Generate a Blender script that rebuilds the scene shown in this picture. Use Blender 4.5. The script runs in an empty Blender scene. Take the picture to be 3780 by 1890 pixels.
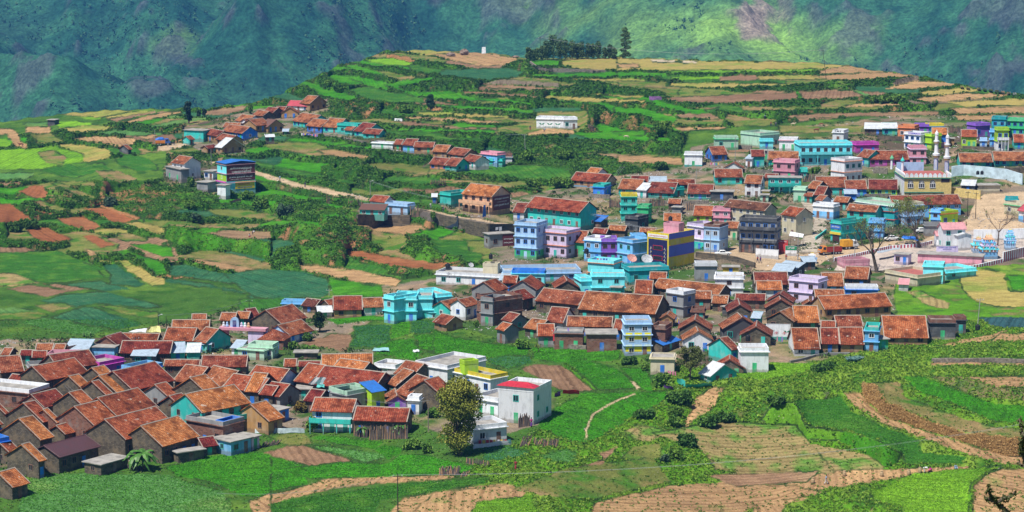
import bpy, math, random
import numpy as np
from mathutils import Vector, Matrix
R = math.radians
C = bpy.context.scene.collection
scene = bpy.context.scene
# ---------------------------------------------------------------- camera, sky, sun, exposure
H = 95.0; PITCH = R(8.6); F = 8525.0          # camera height (m), pitch down, focal length in photo pixels (3780 wide)
cam_d = bpy.data.cameras.new('camera'); cam = bpy.data.objects.new('camera', cam_d); C.objects.link(cam)
cam.location = (0, 0, H); cam.rotation_euler = (R(90) - PITCH, 0, 0)
cam_d.sensor_width = 36; cam_d.lens = 36 * F / 3780; cam_d.clip_start = 1; cam_d.clip_end = 12000
scene.camera = cam
SUN_AZ = R(-138); SUN_EL = R(61)               # azimuth from +Y, clockwise positive: the sun stands high, behind the camera's left shoulder
sd = Vector((math.sin(SUN_AZ) * math.cos(SUN_EL), math.cos(SUN_AZ) * math.cos(SUN_EL), math.sin(SUN_EL)))
world = bpy.data.worlds.new('World'); scene.world = world; world.use_nodes = True
wn = world.node_tree.nodes; wl = world.node_tree.links
sky = wn.new('ShaderNodeTexSky'); sky.sky_type = 'NISHITA'; sky.sun_disc = False
sky.sun_elevation = SUN_EL; sky.sun_rotation = SUN_AZ; sky.altitude = 1800
wl.new(sky.outputs[0], wn['Background'].inputs[0]); wn['Background'].inputs[1].default_value = 0.065
sun_d = bpy.data.lights.new('sun', 'SUN'); sun = bpy.data.objects.new('sun', sun_d); C.objects.link(sun)
sun_d.energy = 5.0; sun_d.angle = R(1.2); sun_d.color = (1, .95, .86)
sun.rotation_euler = sd.to_track_quat('Z', 'Y').to_euler()
scene.view_settings.view_transform = 'Standard'; scene.view_settings.look = 'None'
scene.view_settings.exposure = 0.42; scene.view_settings.gamma = 1
scene.cycles.max_bounces = 5; scene.cycles.diffuse_bounces = 3; scene.cycles.volume_bounces = 0
scene.cycles.use_adaptive_sampling = True
rnd = random.Random(7); npr = np.random.RandomState(11)
# zoom-window table used while measuring the photograph: origin and scale of each
CR = {'V': (0, 0, .68148), 'P': (0, 0, 1), '1': (0, 1050, 2.576), '2': (0, 1390, 2.576), '3': (900, 1050, 2.576), '4': (900, 1390, 2.576),
      '5': (1600, 950, 2.576), '6': (2500, 900, 2.576), '7': (1780, 600, 2.576), '8': (2780, 500, 2.576), '9': (580, 340, 2.576),
      '10': (2400, 370, 2.576), '11': (1280, 500, 2.576), '12': (1780, 1240, 2.576), '13': (0, 380, 2.576), '14': (2780, 1390, 2.576),
      '15': (1180, 60, 2.14667), '16': (2280, 60, 1.71733), '17': (3180, 380, 4.29333), '18': (2980, 950, 3.22), '19': (0, 0, 1.3558),
      '20': (0, 780, 2.576)}
def ph(c, x, y):
    a = CR[c]; return a[0] + x / a[2], a[1] + y / a[2]
def tand(V): return np.tan(PITCH + np.arctan((np.asarray(V, float) - 945) / F))
# ---------------------------------------------------------------- value noise on world coordinates
_lat = npr.rand(256, 256)
def vnoise(x, y, s):
    x = np.asarray(x) / s; y = np.asarray(y) / s
    xi = np.floor(x).astype(int); yi = np.floor(y).astype(int); fx = x - xi; fy = y - yi
    fx = fx * fx * (3 - 2 * fx); fy = fy * fy * (3 - 2 * fy)
    g = lambda a, b: _lat[a & 255, b & 255]
    return (g(xi, yi) * (1 - fx) + g(xi + 1, yi) * fx) * (1 - fy) + (g(xi, yi + 1) * (1 - fx) + g(xi + 1, yi + 1) * fx) * fy
def fbm(x, y, s, o=4):
    t = 0; a = 1; n = 0
    for k in range(o):
        t = t + a * (vnoise(x + 37.3 * k, y - 91.7 * k, s) - .5); n += a; a *= .5; s *= .5
    return t / n * 2
# ---------------------------------------------------------------- the land: base relief as measured heights
ZV = [2200, 1890, 1770, 1600, 1450, 1300, 1150, 1000, 850, 700, 560, 450, 350, 250, 170]
ZU = [-500, 950, 1900, 2850, 4280]
ZT = [[-2, -2, 0, -6, -8], [-2, -1, 0, -5, -6], [-2, -1, 1, -3, -3], [-1.5, -.5, 1.5, 0, 1], [-1, 0, 2, 4, 4], [-.5, 0, 2.5, 5, 6],
      [-.3, 0, 3, 4, 5], [0, .5, 3.5, 4.5, 5], [3, 3, 6, 6.5, 8], [8, 8, 10, 11.5, 13], [11.5, 12, 15, 18, 20], [12.5, 16, 20, 23, 23],
      [14, 20, 24, 26, 25], [15, 24, 28, 29, 28], [15, 28, 30, 31, 29]]
ZT = np.array(ZT, float)
def smooth_y(U, V):
    zc = np.stack([np.interp(-V, -np.array(ZV, float), ZT[:, k]) for k in range(5)], -1)
    U = np.clip(U, ZU[0], ZU[-1]); k = np.clip(np.searchsorted(ZU, U) - 1, 0, 3)
    zu = np.array(ZU, float); t = (U - zu[k]) / (zu[k + 1] - zu[k]); t = t * t * (3 - 2 * t)
    z = np.take_along_axis(zc, k[..., None], -1)[..., 0] * (1 - t) + np.take_along_axis(zc, (k + 1)[..., None], -1)[..., 0] * t
    return (H - z) / tand(V)
CREST = [(-600, 455), (0, 452), (200, 425), (350, 410), (600, 402), (800, 398), (960, 375), (1040, 345), (1130, 300), (1250, 242), (1330, 222),
         (1430, 186), (1600, 186), (1800, 195), (1950, 215), (2100, 212), (2300, 212), (2600, 222), (2900, 226), (3100, 238), (3250, 262),
         (3390, 278), (3480, 300), (3600, 325), (3700, 342), (3900, 352), (4400, 372)]
# kinds of ground: slope (None = follow relief), colour, plant cover
KIND = {'M': (None, (.055, .135, .018)), 'h': (None, (.085, .225, .009)), 'k': (1.0, (.022, .080, .007)), 'c': (None, (.028, .090, .010)), 'D': (None, (.21, .165, .12)),
        'R': (.01, (.29, .105, .042)), 'B': (.01, (.245, .145, .085)), 'T': (.01, (.42, .26, .125)), 'y': (.01, (.36, .29, .085)),
        'g': (.01, (.042, .225, .006)), 'G': (.01, (.035, .135, .014)), 'd': (.01, (.028, .115, .050)), 'L': (.01, (.165, .36, .018)),
        'P': (.01, (.085, .22, .055)), 'm': (.01, (.145, .165, .038)), 'v': (.06, (.31, .24, .10)), 'S': (None, (.45, .33, .21)),
        'W': (2.5, (.12, .105, .09)), 'b': (.9, (.33, .16, .07)), 'O': (1.2, (.50, .30, .13)), 'a': (.05, (.035, .10, .11)), 'w': (.01, (.6, .5, .36)),
        'e': (.7, (.15, .12, .085)), 'q': (None, (.44, .37, .32)), 'H': (1.5, (.045, .18, .008)), 'j': (.4, (.17, .15, .06))}
KK = list(KIND)
VEG = set('MhkgGdLPmHvaj')
FIELDS = '''
V k 0,430 120,420 420,380 420,560 300,700 0,695 430,700 960,712 1100,690 1240,660 1290,560 1480,470 1700,430 1730,330 2200,290 2576,300 2576,90 1400,60 960,60 640,200 400,300 0,380
V k 0,455 430,455 430,705 0,695
V h 1650,920 1960,930 2180,880 2260,830 2240,690 2576,610 2576,1288 1200,1288 1180,1180 1400,1060 1640,960
V M 0,695 430,700 960,712 960,800 720,750 540,800 250,860 0,880
V D 1230,610 1290,500 1500,450 1720,420 1740,370 2000,320 2250,290 2576,290 2576,640 2250,690 2250,820 2180,880 1960,930 1650,920 1560,880 1250,850 1080,800 960,760 960,720 1240,680
V D 0,860 250,850 540,790 720,740 990,760 990,880 800,900 800,960 1400,1000 1380,1060 1180,1120 1040,1060 640,1090 640,1130 400,1160 0,1190
V M 990,780 1080,800 1250,850 1560,880 1650,930 1640,1050 1400,1060 1400,1000 1240,920 1050,880 800,880
15 y 530,262 700,262 1130,275 1300,280 1000,310 870,310 700,290
15 T 870,308 1050,288 1300,282 1500,320 1610,350 1450,385 1250,395 1050,350
15 b 530,300 700,325 760,350 700,370 530,335
15 L 360,335 560,330 740,370 700,395 520,385 400,365
15 g 160,370 280,375 500,455 520,475 400,460 250,420
15 T 190,375 300,372 290,385 220,385
15 g 60,465 160,460 330,530 340,545 200,545 80,500
15 g 500,540 760,490 930,470 900,510 700,545 620,560 720,600 1060,590 1200,640 1500,660 1700,690 1650,700 1300,670 950,660 700,620
15 d 940,445 1000,420 1500,410 1620,440 1550,490 1300,500 1100,490 950,470
15 G 240,570 400,555 520,590 800,640 830,680 600,690 400,660 280,630
15 e 1260,535 1420,500 1900,530 1910,560 1400,538
15 B 1250,552 1400,540 1900,567 1910,582 1700,587 1400,572
15 B 1130,592 1300,598 1760,630 1700,652 1300,622 1150,612
15 y 1750,648 1800,625 2576,663 2576,688 2100,677
15 y 2130,622 2200,613 2560,630 2540,647
15 W 1660,360 1700,400 1850,418 2260,425 2270,445 1800,435 1700,420
15 g 1670,350 1760,340 1900,345 1890,400 1700,395
15 y 1900,370 1960,335 2576,330 2576,430 2300,425 2050,420 1920,400
15 g 1650,460 2260,443 2576,440 2576,475 1900,490 1700,480
15 y 1940,500 2300,490 2576,500 2576,520 2200,520
15 m 2190,513 2576,522 2576,570 2300,545
15 y 780,757 880,752 1500,788 1500,808 1100,797 780,780
15 T 670,799 860,796 1450,833 1400,852 1000,832 680,817
15 m 680,822 1000,840 1040,860 900,860
15 g 1030,855 1080,845 1400,865 1360,885 1100,880
15 g 600,890 1400,900 1380,930 900,915 620,905
15 g 920,700 1500,720 1700,745 1690,770 1200,735 930,725
15 m 1400,880 1700,830 1720,760 2130,745 2130,860 2050,920 1650,945 1400,920
15 T 1650,925 1800,885 2020,900 2020,935 1650,945
15 g 1990,930 2576,900 2576,990 2200,980
15 B 2090,1078 2200,1083 2576,1100 2576,1158 2350,1130
11 G 1060,350 1300,285 1800,275 2100,330 2150,370 2100,430 1800,420 1400,390 1100,370
11 m 160,275 400,260 900,300 1000,330 930,370 600,385 300,330
11 W 105,750 560,770 600,850 110,845
11 W 690,710 1590,850 1590,925 1350,930 900,860 700,780
11 T 50,850 300,840 700,850 780,890 560,950 300,920 100,870
11 g 580,950 860,880 1040,900 980,940 850,985 650,970
11 m 870,985 1060,915 1320,960 1330,1000 1000,1000
11 R 0,1085 120,1095 560,1175 840,1210 1100,1200 850,1280 400,1240 0,1140
9 S 890,735 1200,820 1400,880 1800,955 2010,1003 2000,1028 1700,985 1300,895 890,775
11 S 0,558 210,600 200,625 0,585
11 S 560,662 700,688 1000,752 1590,850 1590,872 1200,803 700,714 570,692
9 S 0,515 170,488 260,490 180,520 0,562
9 S 380,638 570,668 570,692 420,662
13 S 1480,430 1660,390 1720,385 1800,400 1560,460
9 m 990,500 1100,475 1450,475 1700,545 2050,610 2000,640 1500,600 1100,545
9 T 1500,545 1700,550 2050,612 2000,636 1600,600
9 m 1940,690 2150,670 2576,720 2576,790 2200,750
9 G 900,650 1400,760 1900,850 1850,880 1300,800 920,690
9 B 0,190 230,170 230,215 0,225
9 D 250,330 700,220 1000,150 1240,130 1650,60 1650,240 2000,300 2170,390 2170,470 1980,490 1500,400 1000,420 850,500 850,600 500,600 250,490
11 D 430,100 820,160 1290,170 1560,150 1560,250 1290,290 1100,330 720,300 850,200 430,160
13 y 530,95 800,62 1250,62 1260,88 1040,122 980,135 760,130
13 L 750,130 970,135 960,157 800,157
13 y 1000,132 1240,80 1480,72 1040,167
13 B 1020,155 1480,75 1480,88 1110,178
13 T 1140,182 1520,92 1720,80 1720,102 1250,188
13 g 1260,185 1540,140 1590,155 1380,215
13 P 1410,220 1700,160 1960,130 1960,152 1560,232
13 P 1560,132 1700,118 1720,142 1600,152
13 B 1940,75 2350,22 2330,80 2060,118 1940,112
13 P 215,190 300,180 445,185 440,222 230,217
13 T 240,225 480,225 470,290 240,287
13 m 280,300 480,290 620,360 600,382 360,387
13 L 510,190 700,170 890,195 880,212 560,237
13 y 560,240 880,212 1110,235 1000,262 700,282
13 P 880,285 1100,255 1560,285 1500,312 1300,317
13 T 690,333 900,313 1250,333 1320,360 1180,432 1000,397 750,352
13 T 1310,325 1440,300 1500,310 1400,352
13 T 10,255 120,243 170,290 200,360 270,400 240,432 150,422 60,300
13 L 0,500 330,430 480,410 780,480 790,560 560,600 300,632 0,632
13 m 350,470 500,450 640,520 600,590 430,570
13 L 0,290 60,340 120,400 60,420 0,440
13 y 500,395 700,388 1000,430 1060,470 1050,522 850,562 790,560 790,490
13 P 0,650 330,665 310,702 200,727 0,707
13 B 0,750 200,755 200,782 0,802
13 R 175,840 320,778 400,788 460,850 420,902 300,902
13 R 0,955 100,958 270,1080 300,1110 180,1147 0,1062
13 R 320,1013 500,1043 490,1077 330,1032
13 b 950,960 1000,985 1330,1090 1300,1112 1200,1080 960,1000
13 R 790,1010 950,988 1300,1110 1180,1142 1080,1132
13 R 510,1095 780,1083 990,1180 850,1227 700,1182
20 R 250,175 440,153 700,270 560,307 370,292
13 y 1150,1145 1300,1128 1580,1190 1540,1257 1400,1212
13 y 860,1215 1080,1183 1240,1215 1180,1242 980,1262
13 G 370,640 700,570 980,570 1060,640 900,660 700,720
13 G 1090,550 1200,480 1400,530 1480,580 1500,640 1300,650 1150,590
13 m 900,650 1100,640 1300,720 1200,760 1000,720
13 m 470,750 560,757 930,897 890,932 700,862
13 m 450,868 560,877 840,947 820,962 600,932
13 m 290,928 400,927 680,1027 560,1042 400,992
9 m 460,1118 800,1112 1130,1178 1200,1232 700,1197 520,1152
20 H 1540,240 1600,130 1750,150 2300,250 2576,290 2576,470 2200,370 1850,370 1640,300
20 G 0,390 250,385 550,370 700,430 930,560 990,620 850,650 560,680 380,680 0,540
20 B 0,350 250,338 380,378 100,395 0,387
20 v 0,545 130,590 380,685 100,715 0,690
20 B 75,735 300,700 700,760 420,817
20 B 400,690 550,688 860,740 700,760
20 d 560,690 960,665 1260,740 1000,760
20 d 980,510 1090,498 1380,700 1300,717 1040,692 1050,600
20 y 1090,470 1200,458 1440,600 1560,640 1555,692 1440,712 1300,620
20 g 1030,380 1200,368 1570,490 1580,602 1480,602 1400,530 1250,430
20 g 1240,320 1400,308 1640,343 1650,432 1560,432
20 y 900,460 1060,468 1060,497 940,482
20 m 1070,235 1200,203 1390,258 1390,282 1200,287
20 R 770,235 900,228 1100,318 960,342
20 T 790,350 900,380 920,420 830,422
20 m 1640,440 1900,370 2200,400 2576,500 2576,560 2500,580
20 T 1690,450 1870,448 2490,560 2350,592 2000,522
20 d 1590,510 1750,508 2450,650 2576,640 2576,760 2400,700 2200,690 1600,600
20 d 1570,630 2000,690 2100,730 1900,722 1570,667
20 d 2110,715 2330,768 2340,787 2110,752
20 d 2350,800 2576,770 2576,890 2380,830
20 d 380,850 620,790 960,760 1400,860 1560,910 1400,920 900,870 700,920 500,890
20 m 330,890 600,870 720,910 480,960
20 P 0,920 200,920 360,950 0,1010
20 m 920,900 1040,890 1500,960 1510,1010 1300,1000
20 m 0,1010 360,960 470,990 300,1030 0,1050
20 d 470,1010 750,920 860,910 1340,1060 1300,1100 1100,1120
20 P 200,1060 420,1010 1000,1120 880,1180 700,1170
20 B 1960,210 2130,178 2576,193 2576,262 2200,257
20 g 1810,180 2000,148 2140,163 1980,212
3 g 780,330 1100,280 1390,310 1400,330 900,380
3 B 540,560 850,470 1030,470 1000,590 970,640 560,570
3 d 1040,390 1390,385 1400,600 1010,590 1050,480
3 g 1410,350 1570,350 1580,470 1400,520
3 d 1590,335 1830,340 1870,400 1760,460 1590,460
3 g 1400,530 1600,520 1700,640 1620,720 1250,650 1250,600
3 g 1600,480 1880,450 2100,560 2500,560 2576,700 2300,700 2000,660 1700,620
5 g 0,690 100,720 200,760 600,820 900,850 900,930 520,940 0,920
5 d 520,970 700,930 920,940 930,1000 720,1060 540,1010
5 g 940,860 1400,860 1800,890 1750,980 1200,1000 950,970
5 H 1240,1000 1300,1040 1560,1250 1500,1270 1250,1060
5 B 830,1060 950,1018 1200,1028 1300,1080 1530,1270 1400,1280 1200,1262 830,1062
5 g 1270,1000 1450,970 1750,1060 1940,1250 1580,1260 1400,1110
5 g 1780,1050 2000,1050 2060,1150 2090,1280 1980,1250 1870,1160
12 g 540,820 700,680 980,540 1500,540 1800,520 1700,640 1440,760 1200,920 1050,1010 850,1010 560,880
12 S 975,990 983,860 1045,740 1245,618 1445,548 1462,556 1265,632 1065,752 1006,862 998,990
12 S 1400,420 1450,430 1500,500 1465,505
12 T 1890,887 1980,700 2050,580 2190,490 2310,490 2250,600 2180,700 2000,800 1950,862
12 d 0,1060 200,1035 440,1100 400,1150 100,1190 0,1200
12 P 540,1150 800,1070 900,1110 900,1200 700,1200
12 v 1340,900 1480,850 1740,890 1700,960 1600,1010 1450,980
12 B 1110,1120 1300,1050 1250,1110 1150,1190
12 B 870,1260 1100,1190 1200,1170 1150,1230 1000,1287 870,1287
12 m 1300,1160 1450,1050 1700,1020 1700,1160 1500,1190
12 v 2110,940 2300,850 2576,850 2576,1180 2300,1110 2150,1010
4 g 0,720 120,715 560,840 610,1020 0,1140
4 B 190,730 430,650 560,650 1070,810 620,850
4 m 200,550 580,540 650,640 560,650 430,660
4 g 650,590 800,560 1340,620 1250,690 900,640
4 P 620,660 800,660 1340,740 1330,780 1150,815 900,740
4 g 330,880 1000,810 1370,830 1500,740 1700,740 2200,860 2050,930 1000,960 650,970
4 g 1250,690 1340,650 1500,670 1480,740 1370,790
4 T 60,1180 600,1030 800,970 1900,935 2100,965 1400,1010 900,1060 400,1170 240,1240 180,1287 100,1260
4 G 220,1287 250,1220 500,1160 1100,1080 1600,1010 2300,960 2420,990 1900,1080 1300,1180 900,1287
4 T 900,1287 1500,1160 2200,1040 2500,1020 2576,1050 2576,1130 2100,1200 1800,1287
4 L 1850,1287 2300,1180 2576,1130 2576,1287
2 P 190,1000 500,920 1000,930 1600,930 1700,980 2100,1080 2200,1230 2250,1287 60,1287 200,1130
2 g 1570,860 2000,760 2400,720 2576,740 2576,1140 2300,1140 2000,1000 1700,950
2 T 2370,1180 2576,1110 2576,1287 2500,1287
2 g 0,1060 110,1060 100,1150 0,1230
14 v 0,460 280,620 600,640 1080,740 1250,850 1200,900 800,920 0,900
14 T 0,910 500,900 1600,870 2050,850 2050,870 1400,960 500,1100 430,1120 0,1050
14 H 80,400 200,230 400,250 500,480 950,530 1200,620 1420,730 1350,830 1240,850 1080,740 800,600 500,600 440,640 270,620
14 G 380,230 740,210 830,190 930,330 1180,450 1570,600 1620,720 2030,760 2000,830 1450,830 1400,720 1200,620 950,520 520,470 460,360
14 T 850,160 1030,160 1100,280 1250,380 1500,470 1800,570 2200,700 2576,800 2400,842 2100,762 2000,722 1650,602 1500,542 1180,422 950,282
14 m 1100,60 1380,50 1450,200 1900,370 2300,480 2576,560 2576,700 2000,530 1600,390 1270,240
14 O 1030,70 1120,70 1270,250 1600,400 2000,540 2576,715 2576,790 2400,752 2000,622 1600,492 1250,372 1060,222
14 g 1420,0 1640,0 1800,80 2300,260 2576,330 2576,480 2300,430 1900,260 1550,130
14 j 1700,0 2000,0 2576,190 2576,320 2150,190 1800,60
14 T 2000,0 2576,0 2576,170 2300,90
14 H 1110,1090 1250,1060 1150,1190 1110,1180
14 L 1110,1090 1250,1060 1400,970 1550,920 1800,890 2400,850 2200,920 2080,1000 2050,1100 2050,1287 1700,1287 1400,1230 1150,1190
14 T 2576,870 2350,880 2180,950 2100,1050 2050,1287 2576,1287
14 T 0,1170 350,1120 550,1160 300,1230 0,1280
14 T 900,1287 1130,1240 1250,1287
6 L 440,1287 700,1170 880,1130 1300,1130 1280,1190 1200,1230 900,1287
6 v 2170,450 2300,445 2576,560 2576,620 2400,600
18 y 1800,250 1900,170 2150,150 2360,190 2350,260 2400,400 2576,500 2576,610 2250,590 2000,520 1850,400
18 g 2370,210 2576,200 2576,480 2430,380
18 a 2040,710 2576,700 2576,850 2350,840 2150,800
18 T 1480,1080 1700,1010 2100,930 2380,865 2250,960 2100,1000
18 T 2110,1050 2300,900 2576,860 2576,1030 2200,1010
18 W 1480,1220 1900,1205 2576,1225 2576,1245 1480,1250
18 T 1480,1250 2576,1245 2576,1287 1480,1287
16 y 0,265 200,268 500,283 830,288 1250,288 1500,305 1450,315 1280,340 1270,350 850,355 330,360 320,345 0,345
16 L 330,345 850,338 1270,335 1270,350 850,357 330,362
16 w 200,273 510,286 500,299 230,291
16 T 0,300 130,300 130,330 0,325
16 T 1280,342 1480,310 1720,345 1700,357 1400,362 1270,367
16 T 1200,377 1400,367 1740,352 1900,370 1800,388 1500,408 1330,402
16 e 1740,430 1780,395 1900,372 1912,405 1800,440
16 y 890,377 1200,367 1320,402 900,402
16 B 640,380 880,370 900,402 650,412
16 L 330,380 640,380 650,402 330,407
16 g 0,350 310,355 300,380 0,387
16 m 0,410 310,415 310,452 0,452
16 y 330,420 900,425 1100,430 1080,442 600,452 330,447
16 T 1690,457 1900,405 2140,425 2140,442 1900,462
16 y 1800,492 2200,450 2330,465 2250,482 2000,502
16 B 270,517 1130,480 1160,527 700,552 400,547
16 B 1130,480 1330,465 1550,470 1700,490 1690,502 1500,517 1180,532
16 g 1120,480 1145,480 1180,530 1160,530
16 P 1480,470 1530,470 1600,500 1570,507
16 T 1860,522 2150,490 2480,490 2440,512 2150,532 1980,547
16 e 1830,530 1980,548 2150,534 2440,514 2430,520 2150,548 1900,560
16 T 1440,560 1700,550 1900,565 1700,573 1450,579
16 m 760,570 1400,575 1400,591 800,596
16 B 1010,630 1450,610 2040,600 2040,627 1500,637 1100,647
16 y 2080,540 2576,500 2576,547 2200,572
16 T 2100,580 2576,565 2576,612 2150,622
16 T 2130,630 2400,625 2370,657 2150,662
16 B 355,620 600,617 650,640 640,652 400,642
16 B 400,580 670,577 600,589
16 m 680,620 900,650 1000,650 1000,690 750,700 680,650
16 T 360,705 700,698 680,717 400,727
16 m 1010,690 1300,700 1560,690 1550,740 1030,740
16 B 690,838 850,833 840,862 700,867
16 T 0,880 400,895 420,942 0,927
16 g 0,755 180,760 200,800 0,790
8 S 0,1130 250,1170 500,1130 640,1100 860,1080 1300,1000 1600,1000 1700,960 1850,880 2050,790 2130,600 2200,560 2576,460 2576,700 2300,800 2576,880 2576,900 2100,900 1700,1000 1300,1060 760,1160 500,1287 0,1287
6 S 190,85 360,60 560,20 1190,100 1700,0 1500,110 1200,150 1100,200 940,220 700,260 740,190 500,140
6 e 170,80 500,140 740,190 720,235 500,190 170,125
8 q 860,1160 1300,1070 1700,1000 2100,900 2576,900 2576,1080 2380,1180 2100,1260 1900,1287 760,1287
8 q 2080,900 2576,900 2576,1060 2380,1160 1500,1130 1500,1050
V T 850,1290 1090,1240 1270,1222 1330,1240 1290,1262 1130,1290
V L 1110,1290 1200,1262 1340,1246 1395,1290
V T 1385,1290 1500,1262 1680,1222 1860,1210 2000,1222 2080,1240 1900,1270 1700,1290
V m 1290,1230 1420,1180 1640,1150 1690,1210 1500,1255 1360,1246
V v 1640,1090 1800,1060 2000,1070 2100,1190 1900,1200 1800,1180 1760,1130
V B 1780,1195 2060,1185 2030,1212 1850,1225
V d 560,690 660,676 760,682 830,705 825,742 760,762 640,748 600,720
V T 750,664 900,679 1010,703 1000,722 880,706 760,680
V g 820,697 960,722 965,748 840,742
V G 600,752 830,748 970,782 720,770 600,790
9 D 60,720 430,650 560,700 900,860 560,990 370,940 60,860
11 D 100,640 560,640 600,760 105,750
11 D 860,640 1380,600 1560,560 1590,840 1000,745
'''
US = 3.0
gu = np.arange(-330, 4111, US); NC = len(gu)
vb = 2080.0; vc = np.interp(gu, [c[0] for c in CREST], [c[1] for c in CREST])
vc = vc + 2.0 * np.sin(gu / 23.) + 1.5 * np.sin(gu / 9.1)
NR = 640
tt = np.linspace(0, 1, NR)
GV = vb + (vc[None, :] - vb) * tt[:, None]; GU = np.repeat(gu[None, :], NR, 0)
# label map, edges made a little ragged
wu = GU + 5 * (vnoise(GU, GV * 2, 26) - .5) * 2; wv = GV + 2.2 * (vnoise(GU + 900, GV * 2, 22) - .5) * 2
LAB = np.zeros((NR, NC), np.int16)
def inside(px, py, X, Y):
    r = np.zeros(X.shape, bool); j = len(px) - 1
    for i in range(len(px)):
        c = ((py[i] > Y) != (py[j] > Y))
        if py[i] != py[j]:
            r ^= c & (X < (px[j] - px[i]) * (Y - py[i]) / (py[j] - py[i]) + px[i])
        j = i
    return r
FID = np.zeros((NR, NC), np.int16); nf = 0
for line in FIELDS.strip().splitlines():
    line = line.split('#')[0].strip()
    if not line: continue
    p = line.split(); c, kd = p[0], p[1]
    pts = [ph(c, *map(float, q.split(','))) for q in p[2:]]
    px = [q[0] for q in pts]; py = [q[1] for q in pts]
    px = [(x - 400 if x < 4 else x + 400 if x > 3775 else x) for x in px]; py = [(y + 260 if y > 1884 else y) for y in py]
    m = (wu > min(px)) & (wu < max(px)) & (wv > min(py)) & (wv < max(py))
    idx = np.where(m)
    ins = inside(px, py, wu[idx], wv[idx]); nf += 1
    LAB[idx[0][ins], idx[1][ins]] = KK.index(kd); FID[idx[0][ins], idx[1][ins]] = nf
# narrow stepped plots on the rest of the slopes, following the contours
ZS_ = H - smooth_y(GU, GV) * tand(GV); q_ = ZS_ / 1.5 + 1.5 * vnoise(GU, GV * 3, 420) + .5 * vnoise(GU + 50, GV * 3, 90); ti = np.floor(q_).astype(int); fr_ = q_ - ti
cell = np.floor(GU / 210. + ti * .37 + .5 * vnoise(GU, GV * 3, 60)).astype(int); hs = (ti * 73 + cell * 131) % 97
bushy = inside([ph('15', 1500, 0)[0], ph('15', 2576, 0)[0], ph('15', 2576, 0)[0], ph('15', 1500, 0)[0]], [505, 520, 630, 640], GU, GV) | inside([ph('13', 1000, 0)[0], ph('13', 2100, 0)[0], 1300, 900, 430], [680, 700, 780, 830, 800], GU, GV) & (hs % 5 < 2) | inside([640, 800, 800, 640], [300, 300, 720, 720], GU, GV) & (hs % 2 == 0)
stp_ = (LAB == KK.index('k')) & (fr_ < .50) & ~bushy & (hs % 10 < 7)
for n_, kk_ in enumerate('gmGgdBm'): m_ = stp_ & (hs % 7 == n_); LAB[m_] = KK.index(kk_); FID[m_] = 300 + hs[m_]
LAB[(LAB == KK.index('k')) & bushy] = KK.index('c')
# integrate the land from the near edge outward: flat plots stay flat, banks rise
slope = np.array([(-1 if KIND[k][0] is None else KIND[k][0]) for k in KK])
GY = np.zeros((NR, NC)); GZ = np.zeros((NR, NC))
YS = smooth_y(GU, GV)
Y = YS[0].copy()
SL = slope[LAB].astype(float)
DD = PITCH + np.arctan((GV - 945) / F); TD = np.tan(DD)
for r in range(NR):
    if r:
        dd = DD[r - 1] - DD[r]; s = SL[r]
        ysm = np.maximum((YS[r] - YS[r - 1]), .02); ycl = Y * dd / np.cos(DD[r]) ** 2 / (np.where(s < 0, .1, s) + TD[r])
        dy = np.where(s < 0, ysm, ycl) * np.exp(np.clip(9.0 * np.log(YS[r] / Y) * 4, -1.2, 1.2))
        Y = Y + dy
        Y = Y + .18 * (np.convolve(np.pad(Y, 4, 'edge'), np.ones(9) / 9, 'valid') - Y)
    GY[r] = Y; GZ[r] = H - Y * TD[r]
dirx = (GU - 1890) / F / np.cos(PITCH)            # lateral per metre of range along the optical axis
def xof(U, V, Yd):                                # world x of a pixel column at world distance Yd
    a = (V - 945) / F; fwd = math.cos(PITCH) - a * math.sin(PITCH)
    return (U - 1890) / F / fwd * Yd
GX = xof(GU, GV, GY)
# ray helpers --------------------------------------------------------------
def column(U):
    c = min(max((U - gu[0]) / US, 0), NC - 1.001); i = int(c); f = c - i
    return GY[:, i] * (1 - f) + GY[:, i + 1] * f, GZ[:, i] * (1 - f) + GZ[:, i + 1] * f
def proj(x, y, z):
    fwd = y * math.cos(PITCH) - (z - H) * math.sin(PITCH); up = y * math.sin(PITCH) + (z - H) * math.cos(PITCH)
    return 1890 + F * x / fwd, 945 - F * up / fwd
def hit(U, V, h=0.0):
    """point standing h above the ground that is seen at photo pixel (U, V)"""
    ys, zs = column(U)
    fwd = ys * math.cos(PITCH) - (zs + h - H) * math.sin(PITCH); up = ys * math.sin(PITCH) + (zs + h - H) * math.cos(PITCH)
    vv = 945 - F * up / fwd
    y = float(np.interp(-V, -vv, ys)); z = float(np.interp(-V, -vv, zs)) + h
    return Vector((float(xof(U, V, y)), y, z))
def hit_z(U, V, z):
    y = (H - z) / float(tand(V)); return Vector((float(xof(U, V, y)), y, z))
def ground_z(x, y):
    z = 3.0
    for _ in range(4):
        U, V = proj(x, y, z); ys, zs = column(U); z = float(np.interp(y, ys, zs))
    return z
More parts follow.
